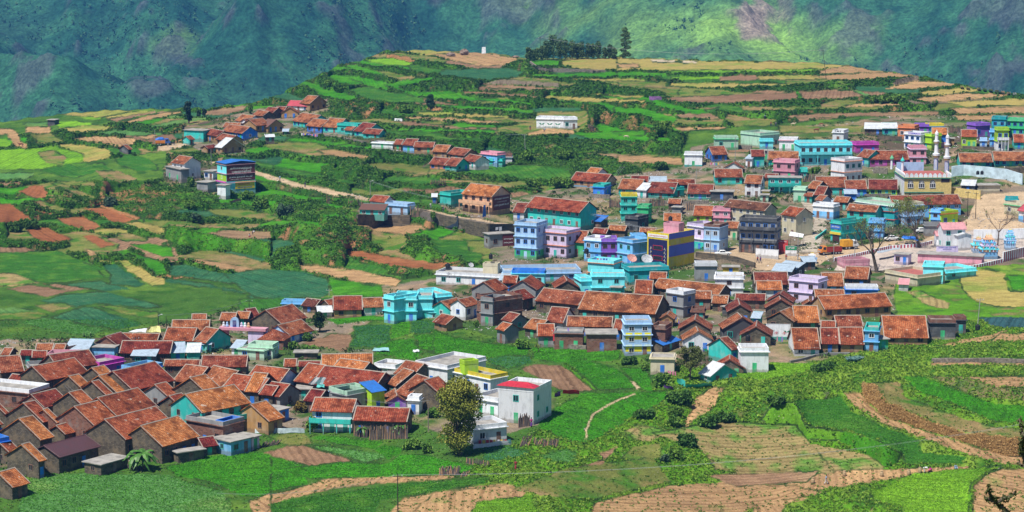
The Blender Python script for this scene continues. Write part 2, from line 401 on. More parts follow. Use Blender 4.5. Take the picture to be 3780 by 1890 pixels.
# ---------------------------------------------------------------- materials
MATS = {}
def nmat(name):
    m = bpy.data.materials.new(name); m.use_nodes = True; nt = m.node_tree
    return m, nt, nt.nodes['Principled BSDF']
def nd(nt, t, **kw):
    n = nt.nodes.new(t)
    for k, v in kw.items():
        if k.startswith('i_'): n.inputs[int(k[2:]) if k[2:].isdigit() else k[2:]].default_value = v
        else: setattr(n, k, v)
    return n
def noise(nt, vec, scale, detail=3, rough=.6):
    n = nd(nt, 'ShaderNodeTexNoise'); n.inputs['Scale'].default_value = scale; n.inputs['Detail'].default_value = detail
    n.inputs['Roughness'].default_value = rough; nt.links.new(vec, n.inputs['Vector']); return n.outputs['Fac']
def ramp(nt, fac, stops):
    n = nd(nt, 'ShaderNodeValToRGB'); e = n.color_ramp.elements
    while len(e) < len(stops): e.new(.5)
    for q, (p, c) in zip(e, stops): q.position = p; q.color = (c[0], c[1], c[2], 1) if not isinstance(c, (int, float)) else (c, c, c, 1)
    nt.links.new(fac, n.inputs[0]); return n.outputs[0]
def mix(nt, a, b, fac, mode='MIX'):
    n = nd(nt, 'ShaderNodeMix', data_type='RGBA', blend_type=mode)
    for s, v in ((0, fac), (6, a), (7, b)):
        if isinstance(v, (int, float)): n.inputs[s].default_value = v
        elif isinstance(v, tuple): n.inputs[s].default_value = (*v[:3], 1)
        else: nt.links.new(v, n.inputs[s])
    return n.outputs[2]
def bump(nt, bsdf, h, dist=.1, strength=.6):
    b = nd(nt, 'ShaderNodeBump'); b.inputs['Strength'].default_value = strength; b.inputs['Distance'].default_value = dist
    nt.links.new(h, b.inputs['Height']); nt.links.new(b.outputs[0], bsdf.inputs['Normal'])
def pos(nt): return nd(nt, 'ShaderNodeNewGeometry').outputs['Position']
def objc(nt): return nd(nt, 'ShaderNodeTexCoord').outputs['Object']
def mesh_obj(name, verts, faces, mat=None, parent=None, smooth=False, colors=None):
    me = bpy.data.meshes.new(name)
    if isinstance(verts, np.ndarray):
        nv = len(verts); nq = len(faces); k = faces.shape[1]
        me.vertices.add(nv); me.vertices.foreach_set('co', verts.astype(np.float32).ravel())
        me.loops.add(nq * k); me.loops.foreach_set('vertex_index', faces.astype(np.int32).ravel())
        me.polygons.add(nq); me.polygons.foreach_set('loop_start', np.arange(0, nq * k, k, dtype=np.int32))
        if smooth: me.polygons.foreach_set('use_smooth', np.ones(nq, bool))
        if colors is not None:
            a = me.color_attributes.new('Col', 'FLOAT_COLOR', 'POINT')
            a.data.foreach_set('color', np.concatenate([colors, np.ones((nv, 1))], 1).astype(np.float32).ravel())
        me.update(calc_edges=True)
    else:
        me.from_pydata(verts, [], faces); me.update()
    o = bpy.data.objects.new(name, me); C.objects.link(o)
    if mat: me.materials.append(mat)
    if parent: o.parent = parent
    return o
def tag(o, label=None, cat=None, group=None, kind=None):
    if label: o['label'] = label
    if cat: o['category'] = cat
    if group: o['group'] = group
    if kind: o['kind'] = kind
    return o
# ---------------------------------------------------------------- ground mesh
kcol = np.array([KIND[k][1] for k in KK])
col = kcol[LAB]
for _ in range(1):
    col[1:-1, 1:-1] = .5 * col[1:-1, 1:-1] + .125 * (col[:-2, 1:-1] + col[2:, 1:-1] + col[1:-1, :-2] + col[1:-1, 2:])
def is_k(s): return np.isin(LAB, [KK.index(c) for c in s + ('c' if 'k' in s else '')])
lump = np.zeros(GY.shape)
lump += is_k('k') * (.55 * fbm(GX, GY, 3.2, 3) + .35 * fbm(GX + 50, GY, 9, 2))
lump += is_k('Hh') * (.35 * fbm(GX, GY, 2.6, 3) + .3 * fbm(GX, GY, 8, 2))
lump += is_k('O') * .45 * fbm(GX, GY, 1.6, 3)
lump += is_k('gGdPmMjL') * .16 * fbm(GX, GY, 1.3, 3)
lump += is_k('DvTRB') * .06 * fbm(GX, GY, 2.0, 2)
MZ = GZ + lump
# tone drift of every plot, and mixed cover on the rough ground
fid = npr.rand(int(FID.max()) + 1) * .24 + .88
col = col * fid[FID][..., None]
n1 = fbm(GX, GY, 14, 4); n2 = fbm(GX + 300, GY, 4, 3); n3 = fbm(GX, GY + 500, 40, 3)
def tint(mask, c, a): 
    global col
    a = np.clip(a, 0, 1) * mask
    col = col * (1 - a[..., None]) + np.array(c) * a[..., None]
tint(is_k('k'), (.065, .19, .014), n1 * 2.2 + .1); tint(is_k('k'), (.022, .06, .015), n2 * 2.5 - .1); tint(is_k('k'), (.16, .13, .055), (n1 + n2) * 1.6 - .65)
tint(is_k('k'), (.30, .15, .07), (n2 - n3) * 2.2 - .95)
tint(is_k('M'), (.10, .19, .022), n1 * 2 + .1); tint(is_k('M'), (.03, .095, .012), n2 * 2)
tint(is_k('h'), (.17, .27, .03), n1 * 2 + .1); tint(is_k('h'), (.045, .13, .012), n2 * 2.2 + .1); tint(is_k('h'), (.26, .17, .08), (n2 + n3) * 1.6 - .85)
tint(is_k('m'), (.26, .18, .08), n1 * 2.4 + .1); tint(is_k('m'), (.055, .15, .015), n2 * 2.4)
tint(is_k('G'), (.075, .19, .02), n2 * 2.2 + .1); tint(is_k('g'), (.075, .26, .012), n1 * 1.4 + .1); tint(is_k('g'), (.025, .125, .008), n2 * 1.2)
tint(is_k('d'), (.05, .15, .06), n2 * 1.5 + .2); tint(is_k('L'), (.10, .25, .015), n1 * 2); tint(is_k('P'), (.14, .25, .06), n1 * 2)
tint(is_k('v'), (.10, .22, .03), n2 * 2.8 + .05); tint(is_k('y'), (.22, .27, .05), n1 * 2); tint(is_k('j'), (.07, .12, .03), n2 * 3)
tint(is_k('T'), (.33, .20, .10), n1 * 1.6); tint(is_k('T'), (.20, .22, .06), n2 * 2.2 - .75); tint(is_k('B'), (.33, .22, .12), n1 * 1.6)
tint(is_k('D'), (.42, .28, .17), n1 * 2.4 + .2); tint(is_k('D'), (.10, .075, .05), n3 * 2.2); tint(is_k('D'), (.045, .10, .02), n2 * 2.4 + .12); tint(is_k('D'), (.05, .11, .02), (n1 - n3) * 2 - .2)
tint(is_k('O'), (.25, .17, .07), n2 * 2); tint(is_k('H'), (.10, .24, .015), n2 * 2 + .1); tint(is_k('H'), (.02, .06, .01), n1 * 1.6 - .1)
tint(is_k('R'), (.33, .14, .06), n1 * 1.5)
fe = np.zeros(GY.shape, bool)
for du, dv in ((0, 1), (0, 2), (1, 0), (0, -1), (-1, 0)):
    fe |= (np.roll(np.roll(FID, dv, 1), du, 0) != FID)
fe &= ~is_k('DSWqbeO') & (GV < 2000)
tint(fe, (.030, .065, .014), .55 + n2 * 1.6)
fa = npr.uniform(-.5, .5, int(FID.max()) + 1); fa[::3] += 1.4; ang = fa[FID]
ROWS = GX * np.sin(ang) + GY * np.cos(ang); RAMP = is_k('TvB') * .55 + is_k('RyP') * .4 + is_k('dGgwL') * .45 + is_k('a') * .6
veg = np.where(is_k('MhkgGdLPmHvaj'), 1.0, 0.0)
rowsY = []; fine = np.zeros(GY.shape)
def strip(yv, zv):
    return yv, zv
EXT = []
base = MZ[0]
pre = [(-60., 93.), (0., 84.), (80., 52.), (170., 26.), (260., 9.)]
crY, crZ = GY[-1], MZ[-1]
post = [(6, -.4), (22, -5), (60, -20), (150, -62), (330, -120), (700, -175)]
PY = [np.full(NC, a) for a, b in pre] + [GY[r] for r in range(NR)] + [crY + a for a, b in post] + [np.full(NC, 2100.)]
PZ = [np.full(NC, b) for a, b in pre] + [MZ[r] for r in range(NR)] + [crZ + b for a, b in post] + [np.full(NC, -240.)]
PY = np.array(PY); PZ = np.array(PZ)
ux = GX[0] / GY[0]; 
PX = np.array([xof(gu, 1890., np.maximum(p, 60)) for p in PY[:5]] + [GX[r] for r in range(NR)] + [xof(gu, vc, p) for p in PY[5 + NR:]])
green = np.array([.04, .10, .02])
def padcol(cc):
    a = np.repeat(green[None, None], 5, 0).repeat(NC, 1); b = np.repeat(green[None, None], 7, 0).repeat(NC, 1)
    return np.concatenate([a, cc, b], 0)
PC = padcol(col)
nr = len(PY)
ii = np.arange(nr * NC).reshape(nr, NC)
quads = np.stack([ii[:-1, :-1], ii[:-1, 1:], ii[1:, 1:], ii[1:, :-1]], -1).reshape(-1, 4)
def ground_mat():
    m, nt, b = nmat('ground')
    a = nd(nt, 'ShaderNodeVertexColor', layer_name='Col').outputs[0]
    p = pos(nt)
    f1 = noise(nt, p, 2.3, 4, .75); f2 = noise(nt, p, 7.0, 2, .7); f3 = noise(nt, p, .25, 4, .6)
    c = mix(nt, a, ramp(nt, f1, [(.28, .62), (.5, 1.0), (.72, 1.42)]), 1.0, 'MULTIPLY')
    c = mix(nt, c, ramp(nt, f2, [(.3, .72), (.7, 1.28)]), 1.0, 'MULTIPLY')
    c = mix(nt, c, ramp(nt, f3, [(.3, .8), (.7, 1.2)]), 1.0, 'MULTIPLY')
    rw = nd(nt, 'ShaderNodeVertexColor', layer_name='Rows').outputs[0]; sx = nd(nt, 'ShaderNodeSeparateColor'); nt.links.new(rw, sx.inputs[0])
    def mth(op, a_, b_=None):
        q = nd(nt, 'ShaderNodeMath', operation=op)
        for i_, v_ in enumerate((a_, b_)):
            if v_ is None: continue
            if isinstance(v_, (int, float)): q.inputs[i_].default_value = v_
            else: nt.links.new(v_, q.inputs[i_])
        return q.outputs[0]
    wob = mth('MULTIPLY', noise(nt, p, .35, 2, .5), 2.4)
    s1 = mth('SINE', mth('ADD', mth('MULTIPLY', sx.outputs[0], 100 * 6.283 / 1.45), wob)); s2 = mth('SINE', mth('ADD', mth('MULTIPLY', sx.outputs[0], 100 * 6.283 / 5.2), wob))
    ln = mth('MAXIMUM', mth('MULTIPLY', mth('GREATER_THAN', s1, .45), .55), mth('GREATER_THAN', s2, .94))
    c = mix(nt, c, mix(nt, c, (.32, .28, .24), 1., 'MULTIPLY'), mth('MULTIPLY', ln, sx.outputs[1]))
    sp = noise(nt, p, 3.1, 1, .5)
    c = mix(nt, c, (.42, .38, .30), ramp(nt, sp, [(.735, 0.), (.75, .7)]))
    nt.links.new(c, b.inputs['Base Color']); b.inputs['Roughness'].default_value = .95; b.inputs['Specular IOR Level'].default_value = .1
    bump(nt, b, f1, .35, .7)
    return m
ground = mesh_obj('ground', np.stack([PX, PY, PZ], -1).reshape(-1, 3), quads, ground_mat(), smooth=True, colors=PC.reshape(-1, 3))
tag(ground, kind='structure')
ax_ = ground.data.color_attributes.new('Rows', 'FLOAT_COLOR', 'POINT'); z5 = np.zeros((5, NC)); z7 = np.zeros((7, NC))
ax_.data.foreach_set('color', np.stack([np.concatenate([z5, ROWS / 100, z7]), np.concatenate([z5, RAMP, z7]), np.zeros((nr, NC)), np.ones((nr, NC))], -1).astype(np.float32).ravel())
# ---------------------------------------------------------------- the mountain across the valley
mx = np.arange(-1250, 1251, 4.5); my = np.concatenate([np.arange(1800, 2500, 25), np.arange(2500, 3900, 5), np.arange(3900, 5200, 40)])
MX, MY = np.meshgrid(mx, my)
def base_m(x, y):
    z = np.interp(y, [1800, 2400, 2700, 3000, 3600, 4400, 5200], [-262, -232, -205, -150, 120, 480, 700])
    return z
def ridge(x, y, pts, hgt, wid, sharp=1.3):
    out = np.zeros(x.shape)
    for (x0, y0, h0), (x1, y1, h1) in zip(pts[:-1], pts[1:]):
        dx, dy = x1 - x0, y1 - y0; t = np.clip(((x - x0) * dx + (y - y0) * dy) / (dx * dx + dy * dy), 0, 1)
        d = np.hypot(x - x0 - t * dx, y - y0 - t * dy)
        out = np.maximum(out, (h0 + (h1 - h0) * t) * hgt * np.exp(-(d / wid) ** sharp))
    return out
rid = 1 - np.abs(fbm(MX * 1.25 + .35 * MY, MY * .55, 330, 2)) * 2.2
gul = 1 - np.abs(fbm(MX + 60 * fbm(MX, MY, 300, 2), MY * .34, 150, 4)) * 2.6
MZZ = base_m(MX, MY) + 74 * rid + 36 * fbm(MX, MY, 190, 5) + 30 * gul
MZZ += ridge(MX, MY, [(-520, 2560, .25), (-400, 2750, .7), (-290, 2960, 1.), (-210, 3300, 1.)], 78, 105, 1.6)
MZZ += ridge(MX, MY, [(-900, 2500, .5), (-700, 2900, .9), (-600, 3400, 1.)], 62, 110, 1.5)
MZZ += ridge(MX, MY, [(430, 2560, .2), (270, 2900, .8), (60, 3300, 1.)], 95, 120, 1.5)
MZZ += ridge(MX, MY, [(760, 2500, .4), (640, 2850, 1.), (520, 3300, 1.)], 85, 130, 1.5)
MZZ += ridge(MX, MY, [(20, 2600, .2), (-20, 2950, .8), (-60, 3300, 1.)], 50, 110, 1.5)
gy_, gx_ = np.gradient(MZZ, my, mx)
stp = np.hypot(gx_, gy_)
crag = fbm(MX, MY, 90, 4); crag2 = fbm(MX + 77, MY + 31, 26, 3)
# projected position, used to place bare rock, painted sunlit patches and forest
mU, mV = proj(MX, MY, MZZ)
rock = np.clip((stp - .85) * 2.2 + crag * 1.6, 0, 1)
for (u, v, a, b, w) in [(640, 210, 70, 60, 1.3), (720, 290, 60, 55, 1.2), (560, 320, 90, 50, 1.2), (1240, 60, 130, 60, .8), (1550, 200, 150, 60, .75), (1350, 130, 110, 50, .7),
                        (1900, 40, 120, 70, .9), (2800, 90, 80, 120, 1.5), (2540, 190, 70, 50, 1.1), (3130, 110, 110, 70, 1.4), (3060, 60, 90, 60, 1.2), (3680, 250, 130, 70, 1.2),
                        (1030, 250, 60, 30, .8), (2000, 130, 120, 60, .6), (860, 200, 50, 60, .9)]:
    rock = np.maximum(rock, w * np.exp(-(((mU - u) / a) ** 2 + ((mV - v) / b) ** 2) ** 1.3) * (1 + crag2 * 1.2) )
rock = np.clip((rock * 1.1 + crag * 1.1 + crag2 * .9 - .74) * 2.0, 0, 1)
MZZ = MZZ + rock * (14 * np.abs(fbm(MX, MY, 34, 4)) + 5 * crag2)
sun_paint = np.clip(np.exp(-(((mU - 2350) / 420) ** 2 + ((mV - 120) / 170) ** 2)) + .8 * np.exp(-(((mU - 2900) / 260) ** 2 + ((mV - 180) / 150) ** 2)) + .5 * np.exp(-(((mU - 640) / 120) ** 2 + ((mV - 170) / 90) ** 2)) + crag * .7 - .28, 0, 1)  # sunlit patches painted into the slope's colour as light green, edges broken by noise
mc = np.array([.036, .125, .058]) * np.ones(MX.shape + (1,))
def mt(c, a):
    global mc
    a = np.clip(a, 0, 1)[..., None]; mc = mc * (1 - a) + np.array(c) * a
mt((.018, .075, .045), fbm(MX + 9, MY, 60, 4) * 2.6 + .1); mt((.03, .085, .05), (.35 - gul) * .9); mt((.24, .42, .07), sun_paint * 1.0); mt((.085, .085, .10), rock * .6)
mt((.36, .27, .22), np.clip(rock, 0, 1) * np.exp(-(((mU - 2790) / 90) ** 2 + ((mV - 90) / 130) ** 2)) * .9)
jj = np.arange(MX.size).reshape(MX.shape)
mq = np.stack([jj[:-1, :-1], jj[:-1, 1:], jj[1:, 1:], jj[1:, :-1]], -1).reshape(-1, 4)
def mountain_mat():
    m, nt, b = nmat('mountain')
    a = nd(nt, 'ShaderNodeVertexColor', layer_name='Col').outputs[0]; p = pos(nt)
    f1 = noise(nt, p, .05, 6, .75); f2 = noise(nt, p, .22, 3, .7)
    c = mix(nt, a, ramp(nt, f1, [(.3, .55), (.5, .95), (.7, 1.5)]), 1., 'MULTIPLY'); c = mix(nt, c, ramp(nt, f2, [(.35, .6), (.65, 1.35)]), 1., 'MULTIPLY')
    nt.links.new(c, b.inputs['Base Color']); b.inputs['Roughness'].default_value = 1; b.inputs['Specular IOR Level'].default_value = 0
    bump(nt, b, f1, 8, .5); return m
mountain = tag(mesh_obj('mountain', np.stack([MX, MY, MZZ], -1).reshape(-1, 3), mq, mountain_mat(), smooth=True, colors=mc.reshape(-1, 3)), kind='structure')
def haze():
    v = [(x, y, z) for z in (-300, 780) for x, y in ((-1400, -120), (1400, -120), (1400, 5300), (-1400, 5300))]
    o = mesh_obj('haze', v, [(0, 3, 2, 1), (4, 5, 6, 7), (0, 1, 5, 4), (1, 2, 6, 5), (2, 3, 7, 6), (3, 0, 4, 7)])
    m = bpy.data.materials.new('haze'); m.use_nodes = True; nt = m.node_tree; nt.nodes.remove(nt.nodes['Principled BSDF'])
    pv = nt.nodes.new('ShaderNodeVolumePrincipled'); pv.inputs['Color'].default_value = (.11, .38, 1, 1); pv.inputs['Density'].default_value = 0.0001
    pv.inputs['Anisotropy'].default_value = .1
    nt.links.new(pv.outputs[0], nt.nodes['Material Output'].inputs['Volume']); o.data.materials.append(m); tag(o, kind='stuff')
haze()
# ---------------------------------------------------------------- house kit
COLS = {'tq': ((.04, .50, .45), 'turquoise'), 'cy': ((.18, .78, .86), 'cyan'), 'te': ((.02, .36, .40), 'teal'), 'sk': ((.17, .48, .85), 'sky-blue'), 'bl': ((.03, .20, .72), 'deep blue'),
        'wh': ((.76, .79, .84), 'white'), 'cm': ((.62, .56, .40), 'cream'), 'mu': ((.40, .23, .09), 'ochre mud'), 'st': ((.105, .088, .066), 'dark stone'), 'br': ((.17, .075, .05), 'brick'),
        'cc': ((.25, .26, .27), 'grey concrete'), 'dk': ((.075, .08, .09), 'dark concrete'), 'pk': ((.66, .30, .38), 'pink'), 'li': ((.70, .60, .85), 'lilac-white'), 'vi': ((.26, .12, .55), 'violet'),
        'mg': ((.55, .08, .45), 'magenta'), 'gr': ((.05, .48, .20), 'green'), 'lm': ((.40, .66, .03), 'lime'), 'ye': ((.68, .54, .03), 'yellow'), 'og': ((.66, .24, .10), 'orange'), 'pe': ((.70, .42, .26), 'peach'),
        'pg': ((.42, .66, .50), 'pale green'), 'pb': ((.38, .58, .84), 'pale blue'), 'rd': ((.55, .05, .05), 'red'), 'bk': ((.02, .02, .022), 'black'), 'db': ((.03, .04, .22), 'navy'), 'mr': ((.16, .025, .03), 'maroon')}
def wall_mat(c):
    if ('w', c) in MATS: return MATS['w', c]
    m, nt, b = nmat('wall_' + COLS[c][1].replace(' ', '_').replace('-', '_')); base = COLS[c][0]; o = objc(nt)
    mp = nd(nt, 'ShaderNodeMapping'); mp.inputs['Scale'].default_value = (1, 1, .28); nt.links.new(o, mp.inputs[0])
    info = nd(nt, 'ShaderNodeObjectInfo').outputs['Random']
    s1 = noise(nt, mp.outputs[0], 1.3, 5, .7); s2 = noise(nt, o, .5, 3, .6)
    if c in ('st', 'br'):
        bt = nd(nt, 'ShaderNodeTexBrick'); mp2 = nd(nt, 'ShaderNodeMapping'); mp2.inputs['Rotation'].default_value = (R(90), 0, 0)
        cmb = nd(nt, 'ShaderNodeCombineXYZ'); sep = nd(nt, 'ShaderNodeSeparateXYZ'); nt.links.new(o, sep.inputs[0])
        ad = nd(nt, 'ShaderNodeMath', operation='ADD'); nt.links.new(sep.outputs[0], ad.inputs[0]); nt.links.new(sep.outputs[1], ad.inputs[1])
        nt.links.new(ad.outputs[0], cmb.inputs[0]); nt.links.new(sep.outputs[2], cmb.inputs[1]); nt.links.new(cmb.outputs[0], bt.inputs['Vector'])
        bt.inputs['Scale'].default_value = 1; bt.inputs['Brick Width'].default_value = .48; bt.inputs['Row Height'].default_value = .26; bt.inputs['Mortar Size'].default_value = .03
        bt.inputs['Color1'].default_value = (*[v * 1.55 for v in base], 1); bt.inputs['Color2'].default_value = (*[v * .7 for v in base], 1)
        bt.inputs['Mortar'].default_value = (base[0] * .9 + .06, base[1] * .9 + .06, base[2] * .9 + .06, 1) if c == 'br' else (.06, .055, .045, 1)
        col_ = mix(nt, bt.outputs[0], (.22, .17, .11) if c == 'st' else (.25, .22, .20), ramp(nt, s2, [(.5, 0.), (.72, .75)]))
    else:
        rs = nd(nt, 'ShaderNodeHueSaturation'); rs.inputs['Color'].default_value = (*base, 1)
        mr_ = nd(nt, 'ShaderNodeMapRange'); mr_.inputs[3].default_value = .82; mr_.inputs[4].default_value = 1.15; nt.links.new(info, mr_.inputs[0]); nt.links.new(mr_.outputs[0], rs.inputs['Value'])
        dirt = tuple(v * .35 + .05 for v in base)
        col_ = mix(nt, rs.outputs[0], dirt, ramp(nt, s1, [(.48, 0.), (.78, .85)]))
        col_ = mix(nt, col_, tuple(min(1, v * .5 + .26) for v in base), ramp(nt, s2, [(.50, 0.), (.72, .6)]))
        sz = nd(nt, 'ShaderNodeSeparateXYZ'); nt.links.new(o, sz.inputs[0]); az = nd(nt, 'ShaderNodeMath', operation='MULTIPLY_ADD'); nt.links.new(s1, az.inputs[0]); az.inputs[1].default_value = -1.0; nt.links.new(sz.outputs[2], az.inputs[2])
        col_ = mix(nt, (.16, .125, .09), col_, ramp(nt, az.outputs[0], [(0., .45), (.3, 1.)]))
    nt.links.new(col_, b.inputs['Base Color']); b.inputs['Roughness'].default_value = .85; b.inputs['Specular IOR Level'].default_value = .2
    bump(nt, b, s1, .03, .5); MATS['w', c] = m; return m
ROOFC = {'t': [(.40, .115, .052), (.27, .070, .034), (.52, .25, .14)], 'o': [(.54, .155, .055), (.38, .10, .038), (.62, .28, .14)], 'r': [(.34, .07, .036), (.22, .045, .025), (.44, .16, .08)],
         'd': [(.20, .07, .045), (.13, .045, .03), (.28, .12, .08)]}
def tile_mat(v):
    if ('t', v) in MATS: return MATS['t', v]
    m, nt, b = nmat('clay_tiles_' + v); c1, c2, c3 = ROOFC[v]; uv = nd(nt, 'ShaderNodeTexCoord').outputs['UV']; o = objc(nt)
    bt = nd(nt, 'ShaderNodeTexBrick'); nt.links.new(uv, bt.inputs['Vector']); bt.inputs['Scale'].default_value = 1; bt.offset = 0
    bt.inputs['Brick Width'].default_value = .40; bt.inputs['Row Height'].default_value = .36; bt.inputs['Mortar Size'].default_value = .05; bt.inputs['Mortar Smooth'].default_value = .6; bt.inputs['Bias'].default_value = -.1
    bt.inputs['Color1'].default_value = (*c1, 1); bt.inputs['Color2'].default_value = (*c2, 1); bt.inputs['Mortar'].default_value = (*[q * .30 for q in c2], 1)
    info = nd(nt, 'ShaderNodeObjectInfo').outputs['Random']
    n1 = noise(nt, o, .45, 4, .65); n2 = noise(nt, o, 2.6, 3, .7)
    c = mix(nt, bt.outputs[0], c3, ramp(nt, n2, [(.5, 0.), (.66, .8)]))
    c = mix(nt, c, tuple(q * .33 for q in c2), ramp(nt, n1, [(.43, 0.), (.62, .92)]))
    pt = noise(nt, o, 1.1, 1, .4); c = mix(nt, c, (.50, .40, .34), ramp(nt, pt, [(.72, 0.), (.745, .7)]))
    rs = nd(nt, 'ShaderNodeHueSaturation'); nt.links.new(c, rs.inputs['Color'])
    for sock, lo, hi in (('Value', .62, 1.12), ('Hue', .482, .512)):
        mr_ = nd(nt, 'ShaderNodeMapRange'); mr_.inputs[3].default_value = lo; mr_.inputs[4].default_value = hi; nt.links.new(info, mr_.inputs[0]); nt.links.new(mr_.outputs[0], rs.inputs[sock])
    nt.links.new(rs.outputs[0], b.inputs['Base Color']); b.inputs['Roughness'].default_value = .9; b.inputs['Specular IOR Level'].default_value = .15
    bump(nt, b, bt.outputs['Fac'], -.06, .8); MATS['t', v] = m; return m
SHEET = {'mb': (.105, .045, .05), 'ms': (.42, .52, .62), 'mw': (.66, .69, .72), 'mt': (.03, .18, .60), 'mr': (.50, .07, .09), 'mp': (.68, .32, .34), 'mu': (.17, .08, .055)}
def sheet_mat(v):
    if ('s', v) in MATS: return MATS['s', v]
    m, nt, b = nmat('sheet_roof_' + v); uv = nd(nt, 'ShaderNodeTexCoord').outputs['UV']; base = SHEET[v]; o = objc(nt)
    w = nd(nt, 'ShaderNodeTexWave', wave_type='BANDS', bands_direction='X'); w.inputs['Scale'].default_value = 1.1; nt.links.new(uv, w.inputs['Vector'])
    n1 = noise(nt, o, .9, 4, .7)
    c = mix(nt, base, tuple(q * .45 + .03 for q in base), ramp(nt, n1, [(.45, 0.), (.75, .8)])); c = mix(nt, c, ramp(nt, w.outputs['Fac'], [(0, .75), (.5, 1.1)]), 1., 'MULTIPLY')
    nt.links.new(c, b.inputs['Base Color']); b.inputs['Roughness'].default_value = .5; b.inputs['Metallic'].default_value = .15
    bump(nt, b, w.outputs['Fac'], .05, .6); MATS['s', v] = m; return m
def flat_mat(name, c, rough=.8, var=.3, metal=0, sc=1.5, emit=None):
    if name in MATS: return MATS[name]
    m, nt, b = nmat(name); o = objc(nt); n1 = noise(nt, o, sc, 4, .65)
    cc = mix(nt, c, tuple(q * (1 - var) for q in c), ramp(nt, n1, [(.4, 0.), (.65, 1.)])); nt.links.new(cc, b.inputs['Base Color'])
    b.inputs['Roughness'].default_value = rough; b.inputs['Metallic'].default_value = metal; MATS[name] = m; return m
def roof_mat(r): return tile_mat(r) if r in ROOFC else sheet_mat(r)
GLASS = flat_mat('dark_glass', (.025, .03, .04), .25); SLAB = flat_mat('roof_screed', (.36, .34, .31), .9, .45, sc=.6); MORTAR = flat_mat('ridge_mortar', (.36, .30, .25), .9)
WOOD = flat_mat('old_wood', (.10, .06, .04), .8); REDFL = flat_mat('red_floor', (.42, .12, .10), .8); BLACKP = flat_mat('black_plastic', (.015, .015, .018), .45)
ODD = flat_mat('cloth_white', (.7, .7, .72), .9)
class MB:
    def __init__(s): s.v = []; s.f = []; s.uv = []
    def quad(s, a, b, c, d, uv=None):
        n = len(s.v); s.v += [tuple(a), tuple(b), tuple(c), tuple(d)]; s.f.append((n, n + 1, n + 2, n + 3)); s.uv.append(uv or ((0, 0), (1, 0), (1, 1), (0, 1)))
    def tri(s, a, b, c):
        n = len(s.v); s.v += [tuple(a), tuple(b), tuple(c)]; s.f.append((n, n + 1, n + 2)); s.uv.append(((0, 0), (1, 0), (.5, 1)))
    def box(s, x0, y0, z0, x1, y1, z1):
        p = [(x0, y0, z0), (x1, y0, z0), (x1, y1, z0), (x0, y1, z0), (x0, y0, z1), (x1, y0, z1), (x1, y1, z1), (x0, y1, z1)]
        for a, b, c, d in ((0, 3, 2, 1), (4, 5, 6, 7), (0, 1, 5, 4), (1, 2, 6, 5), (2, 3, 7, 6), (3, 0, 4, 7)): s.quad(p[a], p[b], p[c], p[d])
    def cyl(s, x, y, z0, z1, r0, r1=None, n=10, cap=True):
        r1 = r0 if r1 is None else r1
        P = [(x + math.cos(2 * math.pi * k / n), y + math.sin(2 * math.pi * k / n)) for k in range(n)]
        A = [(x + r0 * math.cos(2 * math.pi * k / n), y + r0 * math.sin(2 * math.pi * k / n), z0) for k in range(n)]
        B = [(x + r1 * math.cos(2 * math.pi * k / n), y + r1 * math.sin(2 * math.pi * k / n), z1) for k in range(n)]
        for k in range(n): s.quad(A[k], A[(k + 1) % n], B[(k + 1) % n], B[k])
        if cap:
            for k in range(1, n - 1): s.tri(B[0], B[k], B[k + 1]); s.tri(A[0], A[k + 1], A[k])
    def tube(s, pts, r, n=6):
        pts = [Vector(p) for p in pts]; rings = []
        for i, p in enumerate(pts):
            d = (pts[min(i + 1, len(pts) - 1)] - pts[max(i - 1, 0)]).normalized(); rr = r[i] if isinstance(r, (list, tuple)) else r
            a = d.cross(Vector((0, 0, 1)) if abs(d.z) < .9 else Vector((1, 0, 0))).normalized(); b = d.cross(a)
            rings.append([p + rr * (a * math.cos(2 * math.pi * k / n) + b * math.sin(2 * math.pi * k / n)) for k in range(n)])
        for A, B in zip(rings[:-1], rings[1:]):
            for k in range(n): s.quad(A[k], A[(k + 1) % n], B[(k + 1) % n], B[k])
    def lathe(s, x, y, prof, n=14):
        for (r0, z0), (r1, z1) in zip(prof[:-1], prof[1:]): s.cyl(x, y, z0, z1, max(r0, .001), max(r1, .001), n, False)
    def build(s, name, mat, parent=None, smooth=False):
        me = bpy.data.meshes.new(name); me.from_pydata(s.v, [], s.f); uvl = me.uv_layers.new(name='UVMap')
        flat = [c for u in s.uv for p in u for c in p]; uvl.data.foreach_set('uv', flat)
        if smooth: me.polygons.foreach_set('use_smooth', [True] * len(me.polygons))
        me.materials.append(mat); o = bpy.data.objects.new(name, me); C.objects.link(o)
        if parent: o.parent = parent
        return o
def empty(name, loc, rz=0):
    o = bpy.data.objects.new(name, None); C.objects.link(o); o.location = loc; o.rotation_euler = (0, 0, rz); o.empty_display_size = .5; return o
